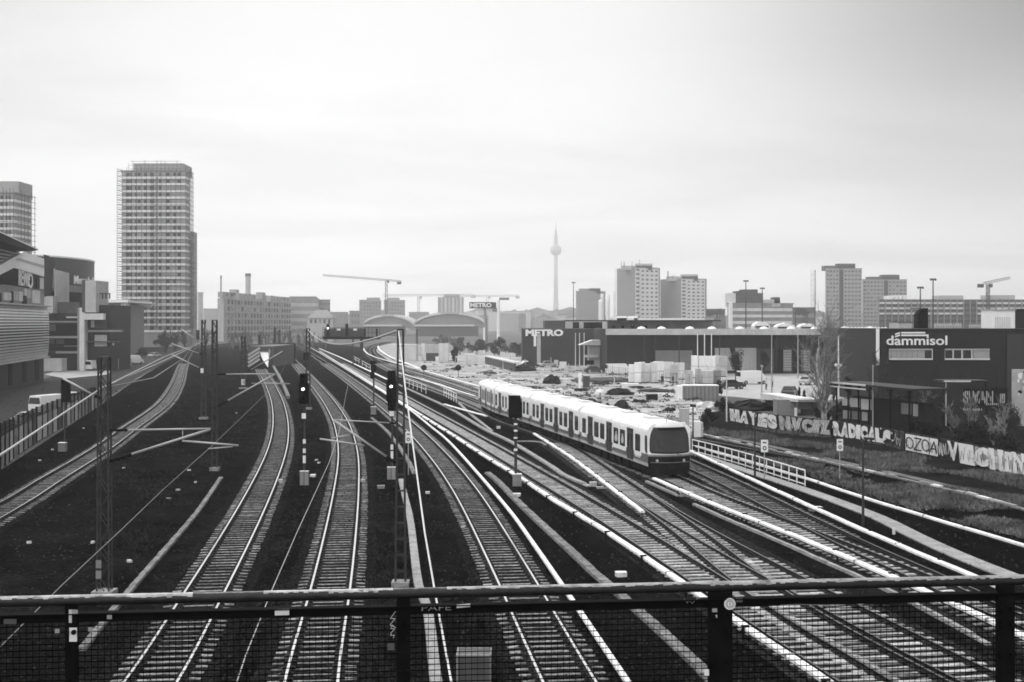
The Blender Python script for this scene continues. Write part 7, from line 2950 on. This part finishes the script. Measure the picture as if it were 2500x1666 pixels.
# far city mass behind the named buildings
q = M()
for k in range(150):
    x = R.uniform(780, 2520) if k > 50 else R.uniform(1180, 1420)
    Z = R.uniform(1300, 2400)
    c = P(x, HY, Z)
    w_, d_ = R.uniform(18, 60), R.uniform(12, 30)
    y = R.uniform(758, 782) if x < 1420 else R.uniform(770, 784)
    hh = H + (HY - y) * Z / F
    mi = R.choice([0, 0, 1, 1, 2])
    q.box((c.x, Z, hh / 2), (w_, d_, hh), R.uniform(-.4, .4), mi=mi)
    if R.random() < 0.5:
        q.prism([(c.x - w_ * .4, Z - d_ * .5, hh), (c.x + w_ * .4, Z - d_ * .5, hh), (c.x, Z - d_ * .5, hh + R.uniform(3, 7))], (0, d_, 0), mi=2)
tag(q.build('distant_skyline', [mat('far_plaster', 0.5, 0.9, var=0.2, scale=0.02), mat('far_brick', 0.3, 0.9, var=0.2, scale=0.02), mat('far_roof', 0.2, 0.9, var=0.2, scale=0.02)]), 'hazy mass of distant city roofs along the horizon', kind='stuff')

# loose stones and weeds beside the tracks
q = M()
for k in range(9000):
    x, y = R.uniform(-100, 2600), 950 + 760 * R.random() ** 1.3
    c = G(x, y)
    if x > 1690 and y < 1090 + (x - 1690) * 0.22:
        continue
    s = R.uniform(0.02, 0.055) * (1 + c.y / 90)
    a = R.uniform(0, 6.28)
    pts = [c + V((math.cos(a + t) * s, math.sin(a + t) * s, 0.01)) for t in (0, 2.1, 4.2)]
    top = c + V((0, 0, s * 1.1))
    for i in range(3):
        q.face([pts[i], pts[(i + 1) % 3], top], mi=0 if R.random() < 0.75 else 1)
tag(q.build('loose_ballast', [mat('loose_stone', 0.03, 0.95, var=0.5, scale=3, spec=0), mat('pale_loose_stone', 0.045, 0.95, var=0.4, scale=3, spec=0)]), 'loose stones scattered between the tracks', kind='stuff')
grass('track_weeds', [(560, 1600), (640, 1300), (720, 1120), (730, 1000), (760, 1000), (800, 1100), (800, 1300), (740, 1500), (700, 1666)], 1500, 0.16, MATS['embankment_grass'], 'sparse weeds between the two S-curved tracks')
grass('middle_weeds', [(880, 1660), (900, 1300), (880, 1080), (850, 1000), (900, 990), (960, 1050), (1060, 1160), (1120, 1260), (1200, 1430), (1250, 1600)], 2600, 0.16, MATS['embankment_grass'], 'sparse weeds around the ladder mast')

for px, py, yt, lb in ((2215, 1062, 985, 'grey leafless sapling behind the dark gap in the graffiti wall'), (2262, 1040, 955, 'grey leafless sapling between the two shelters'), (2330, 1070, 990, 'grey leafless sapling under the small shelter roof'),
                       (2372, 1060, 975, 'grey leafless sapling left of the graffiti fence'), (2425, 1088, 1018, 'grey leafless sapling below the graffiti fence'), (2455, 1075, 985, 'grey leafless sapling right of the graffiti fence'), (2185, 1048, 985, 'grey leafless sapling behind the RADICALS-like white letters'.replace('RADICALS-like white', 'dotted white'))):
    bare_tree(px, py, yt, lb, MATS['weathered_concrete'], MATS['mid_grey'], stems=2, r=0.05, depth=3, nb=3)
for i, (x, y, h_, lb) in enumerate(((1112, 890, 18, 'pale post at the far end of the yard, left of the dark wall'), (1228, 905, 22, 'pale post in front of the dark boundary wall'), (1246, 892, 20, 'pale post behind the dark boundary wall'), (1282, 905, 26, 'pale post left of the tall grey pillar'), (1345, 905, 30, 'tall pale post right of the tall grey pillar'), (1330, 912, 16, 'short post near the pale crate'), (1440, 925, 20, 'post below the kiosk'), (1468, 930, 24, 'post below the right end of the kiosk'), (1500, 940, 20, 'post left of the yard fence'), (1388, 912, 22, 'post below the three pale poles'))):
    lamp_post(x, y, y - h_, lb, lightg, 0.09, plain=True, name='yard_post', cat='post', group='pale posts in the far yard')
for x, y, w_, hp, lb, m in ((1190, 915, 60, 8, 'flat scrub strip on the far sand', leafm), (1420, 955, 80, 8, 'flat scrub strip left of the upright white slab', leafd), (1300, 950, 90, 6, 'flat scrub strip above the train tail', leafm), (1570, 985, 80, 9, 'flat scrub strip above the train middle', leafd), (1470, 942, 60, 10, 'scrub tuft behind the dark container', leafm), (1640, 1010, 50, 14, 'scrub tuft below the rubble heap', leafd), (1110, 905, 50, 8, 'scrub strip right of the disc signals', leafm), (1560, 950, 60, 9, 'scrub strip at the foot of the yard fence', leafd)):
    shrub(x, y, w_, hp, lb, m, 420, s=0.14)

q = M()
for k in range(420):
    x, y = R.uniform(985, 1700), R.uniform(876, 1040)
    if y > 903 + (x - 960) * 0.18 + (14 if x > 1200 else 0) or y < 872 + (x - 960) * 0.06:
        continue
    c = G(x, y)
    leaves(q, c + V((0, 0, 0.12)), R.uniform(.5, 2.2), R.uniform(.4, 1.0), R.uniform(.12, .4), 26, 0.16, clump=4)
tag(q.build('yard_scrub', MATS['winter_twigs']), 'low dead scrub dotted over the pale sand', kind='stuff')

# small white hurdles by the crossing
for lb, a, b in (('small white hurdle fence on the gravel below the far bend, left', (990, 942), (1040, 962)), ('small white hurdle fence left of the train tail', (1084, 968), (1114, 984)), ('small white hurdle fence at the gantry foot', (862, 880), (904, 906))):
    A, B = G(*a), G(*b)
    t = thing('hurdle_fence', lb, 'fence', A, 'small white hurdle fences')
    n = 5
    for i in range(n + 1):
        q = M()
        p = A.lerp(B, i / n)
        q.bar(p, p + V((0, 0, 1.25)), 0.09)
        q.build('post', white, t)
    for z in (0.6, 1.2):
        q = M()
        q.bar(A + V((0, 0, z)), B + V((0, 0, z)), 0.08)
        q.build('rail', white, t)

# ------------------------------------------------------------------ air
q = M()
x0, x1, y0, y1, za, zb = -2650, 2650, -70, 3950, -1, 400
q.box(((x0 + x1) / 2, (y0 + y1) / 2, (za + zb) / 2), (x1 - x0, y1 - y0, zb - za))
hz_m = bpy.data.materials.new('haze')
hz_m.use_nodes = True
nt = hz_m.node_tree
for n_ in list(nt.nodes):
    if n_.type != 'OUTPUT_MATERIAL':
        nt.nodes.remove(n_)
pv = nt.nodes.new('ShaderNodeVolumePrincipled')
pv.inputs['Color'].default_value = (0.97, 0.97, 0.97, 1)
pv.inputs['Density'].default_value = HAZE
pv.inputs['Anisotropy'].default_value = 0.65
nt.links.new(pv.outputs[0], nt.nodes['Material Output'].inputs['Volume'])
tag(q.build('haze', hz_m), kind='stuff')

# ------------------------------------------------------------------ sky and sun
w = bpy.data.worlds.new('World')
scene.world = w
w.use_nodes = True
nt = w.node_tree
N, L = nt.nodes, nt.links
bg = N['Background']
bg.inputs['Strength'].default_value = SKY
sky = N.new('ShaderNodeTexSky')
sky.sky_type = 'NISHITA'
sky.sun_disc = False
SUN_EL, SUN_AZ = math.radians(46), math.radians(-14)   # azimuth from +Y towards +X
sky.sun_elevation = SUN_EL
sky.sun_rotation = SUN_AZ
sky.air_density = 1.0
sky.dust_density = 4.0
bw = N.new('ShaderNodeRGBToBW')
L.new(sky.outputs[0], bw.inputs[0])
tc = N.new('ShaderNodeTexCoord')
sep = N.new('ShaderNodeSeparateXYZ')
L.new(tc.outputs['Generated'], sep.inputs[0])


def math_(op, a, b=None, c=None):
    n = N.new('ShaderNodeMath')
    n.operation = op
    for i, x in enumerate((a, b, c)):
        if x is None:
            continue
        if isinstance(x, (int, float)):
            n.inputs[i].default_value = x
        else:
            L.new(x, n.inputs[i])
    return n.outputs[0]


def ramp(x, a, b, c, d, smooth=True):
    n = N.new('ShaderNodeMapRange')
    n.interpolation_type = 'SMOOTHSTEP' if smooth else 'LINEAR'
    for k, v in (('From Min', a), ('From Max', b), ('To Min', c), ('To Max', d)):
        n.inputs[k].default_value = v
    L.new(x, n.inputs['Value'])
    return n.outputs[0]


X, Y, Z_ = sep.outputs
# overcast cloud deck: layered noise on a flat sheet high above
den = math_('ADD', math_('MAXIMUM', Z_, 0.0), 0.12)
cx_, cy_ = math_('DIVIDE', X, den), math_('DIVIDE', Y, den)
cmb = N.new('ShaderNodeCombineXYZ')
L.new(cx_, cmb.inputs[0])
L.new(cy_, cmb.inputs[1])
tn = N.new('ShaderNodeTexNoise')
tn.inputs['Scale'].default_value = 0.75
tn.inputs['Detail'].default_value = 7
tn.inputs['Roughness'].default_value = 0.52
tn.inputs['Distortion'].default_value = 0.5
mp = N.new('ShaderNodeMapping')
mp.inputs['Location'].default_value = CLOUD_LOC
mp.inputs['Scale'].default_value = (0.75, 1.15, 1)
L.new(cmb.outputs[0], mp.inputs[0])
L.new(mp.outputs[0], tn.inputs['Vector'])
cloud = ramp(tn.outputs['Fac'], 0.36, 0.66, 1.02, 0.76)
# darker upper right; unseen sky behind and overhead brightened to light facades and roofs
ahead = ramp(Y, -0.3, 0.88, 1.75, 1.0)
side = ramp(X, 0.06, 0.44, 0.0, 1.0)
high = ramp(Z_, 0.03, 0.25, 0.05, 1.0)
right = math_('SUBTRACT', 1.0, math_('MULTIPLY', math_('MULTIPLY', side, high), 0.8))
left = ramp(X, -0.48, -0.1, 0.8, 1.0)
low = math_('MULTIPLY', ramp(Z_, 0.0, 0.1, LOWB, 1.0), ramp(Z_, 0.07, 0.26, 1.0, 0.7))
zen = math_('MULTIPLY', low, ramp(Z_, 0.28, 0.55, 1.0, 2.0))
deck = math_('MULTIPLY', math_('MULTIPLY', math_('MULTIPLY', math_('MULTIPLY', cloud, ahead), right), left), zen)
# grey sky light through the deck: part Nishita (as luminance), part diffused cloud
base_ = math_('ADD', math_('MULTIPLY', math_('MINIMUM', bw.outputs[0], 14.0), 0.12), CLOUDV)
val = math_('MULTIPLY', base_, deck)
cc_ = N.new('ShaderNodeCombineColor')
for i in range(3):
    L.new(val, cc_.inputs[i])
L.new(cc_.outputs[0], bg.inputs['Color'])
sl = bpy.data.lights.new('sun', 'SUN')
sl.energy = SUNE
sl.angle = math.radians(14)
sl.color = (1, 1, 1)
so = bpy.data.objects.new('sun', sl)
COL.objects.link(so)
sd = V((math.sin(SUN_AZ) * math.cos(SUN_EL), math.cos(SUN_AZ) * math.cos(SUN_EL), math.sin(SUN_EL)))
so.rotation_euler = (-sd).to_track_quat('-Z', 'Y').to_euler()

# ------------------------------------------------------------------ camera and output
cam = bpy.data.cameras.new('camera')
cam.sensor_fit = 'HORIZONTAL'
cam.sensor_width = 36
cam.lens = 36 * F / 2500
cam.shift_y = -(833 - HY) / 2500
cam.clip_start = 0.1
cam.clip_end = 9000
co = bpy.data.objects.new('camera', cam)
COL.objects.link(co)
co.location = (0, 0, H)
co.rotation_euler = (math.pi / 2, 0, 0)
scene.camera = co
vs_ = scene.view_settings
vs_.view_transform = 'Standard'
vs_.look = 'None'
vs_.gamma = 1
vs_.exposure = EXPO
vs_.use_curve_mapping = False
cy = scene.cycles
cy.max_bounces = 5
cy.diffuse_bounces = 2
cy.glossy_bounces = 3
cy.transmission_bounces = 2
cy.volume_bounces = 1
cy.transparent_max_bounces = 8
cy.use_denoising = True
cy.filter_width = 1.7
cy.use_adaptive_sampling = True
cy.adaptive_threshold = 0.015
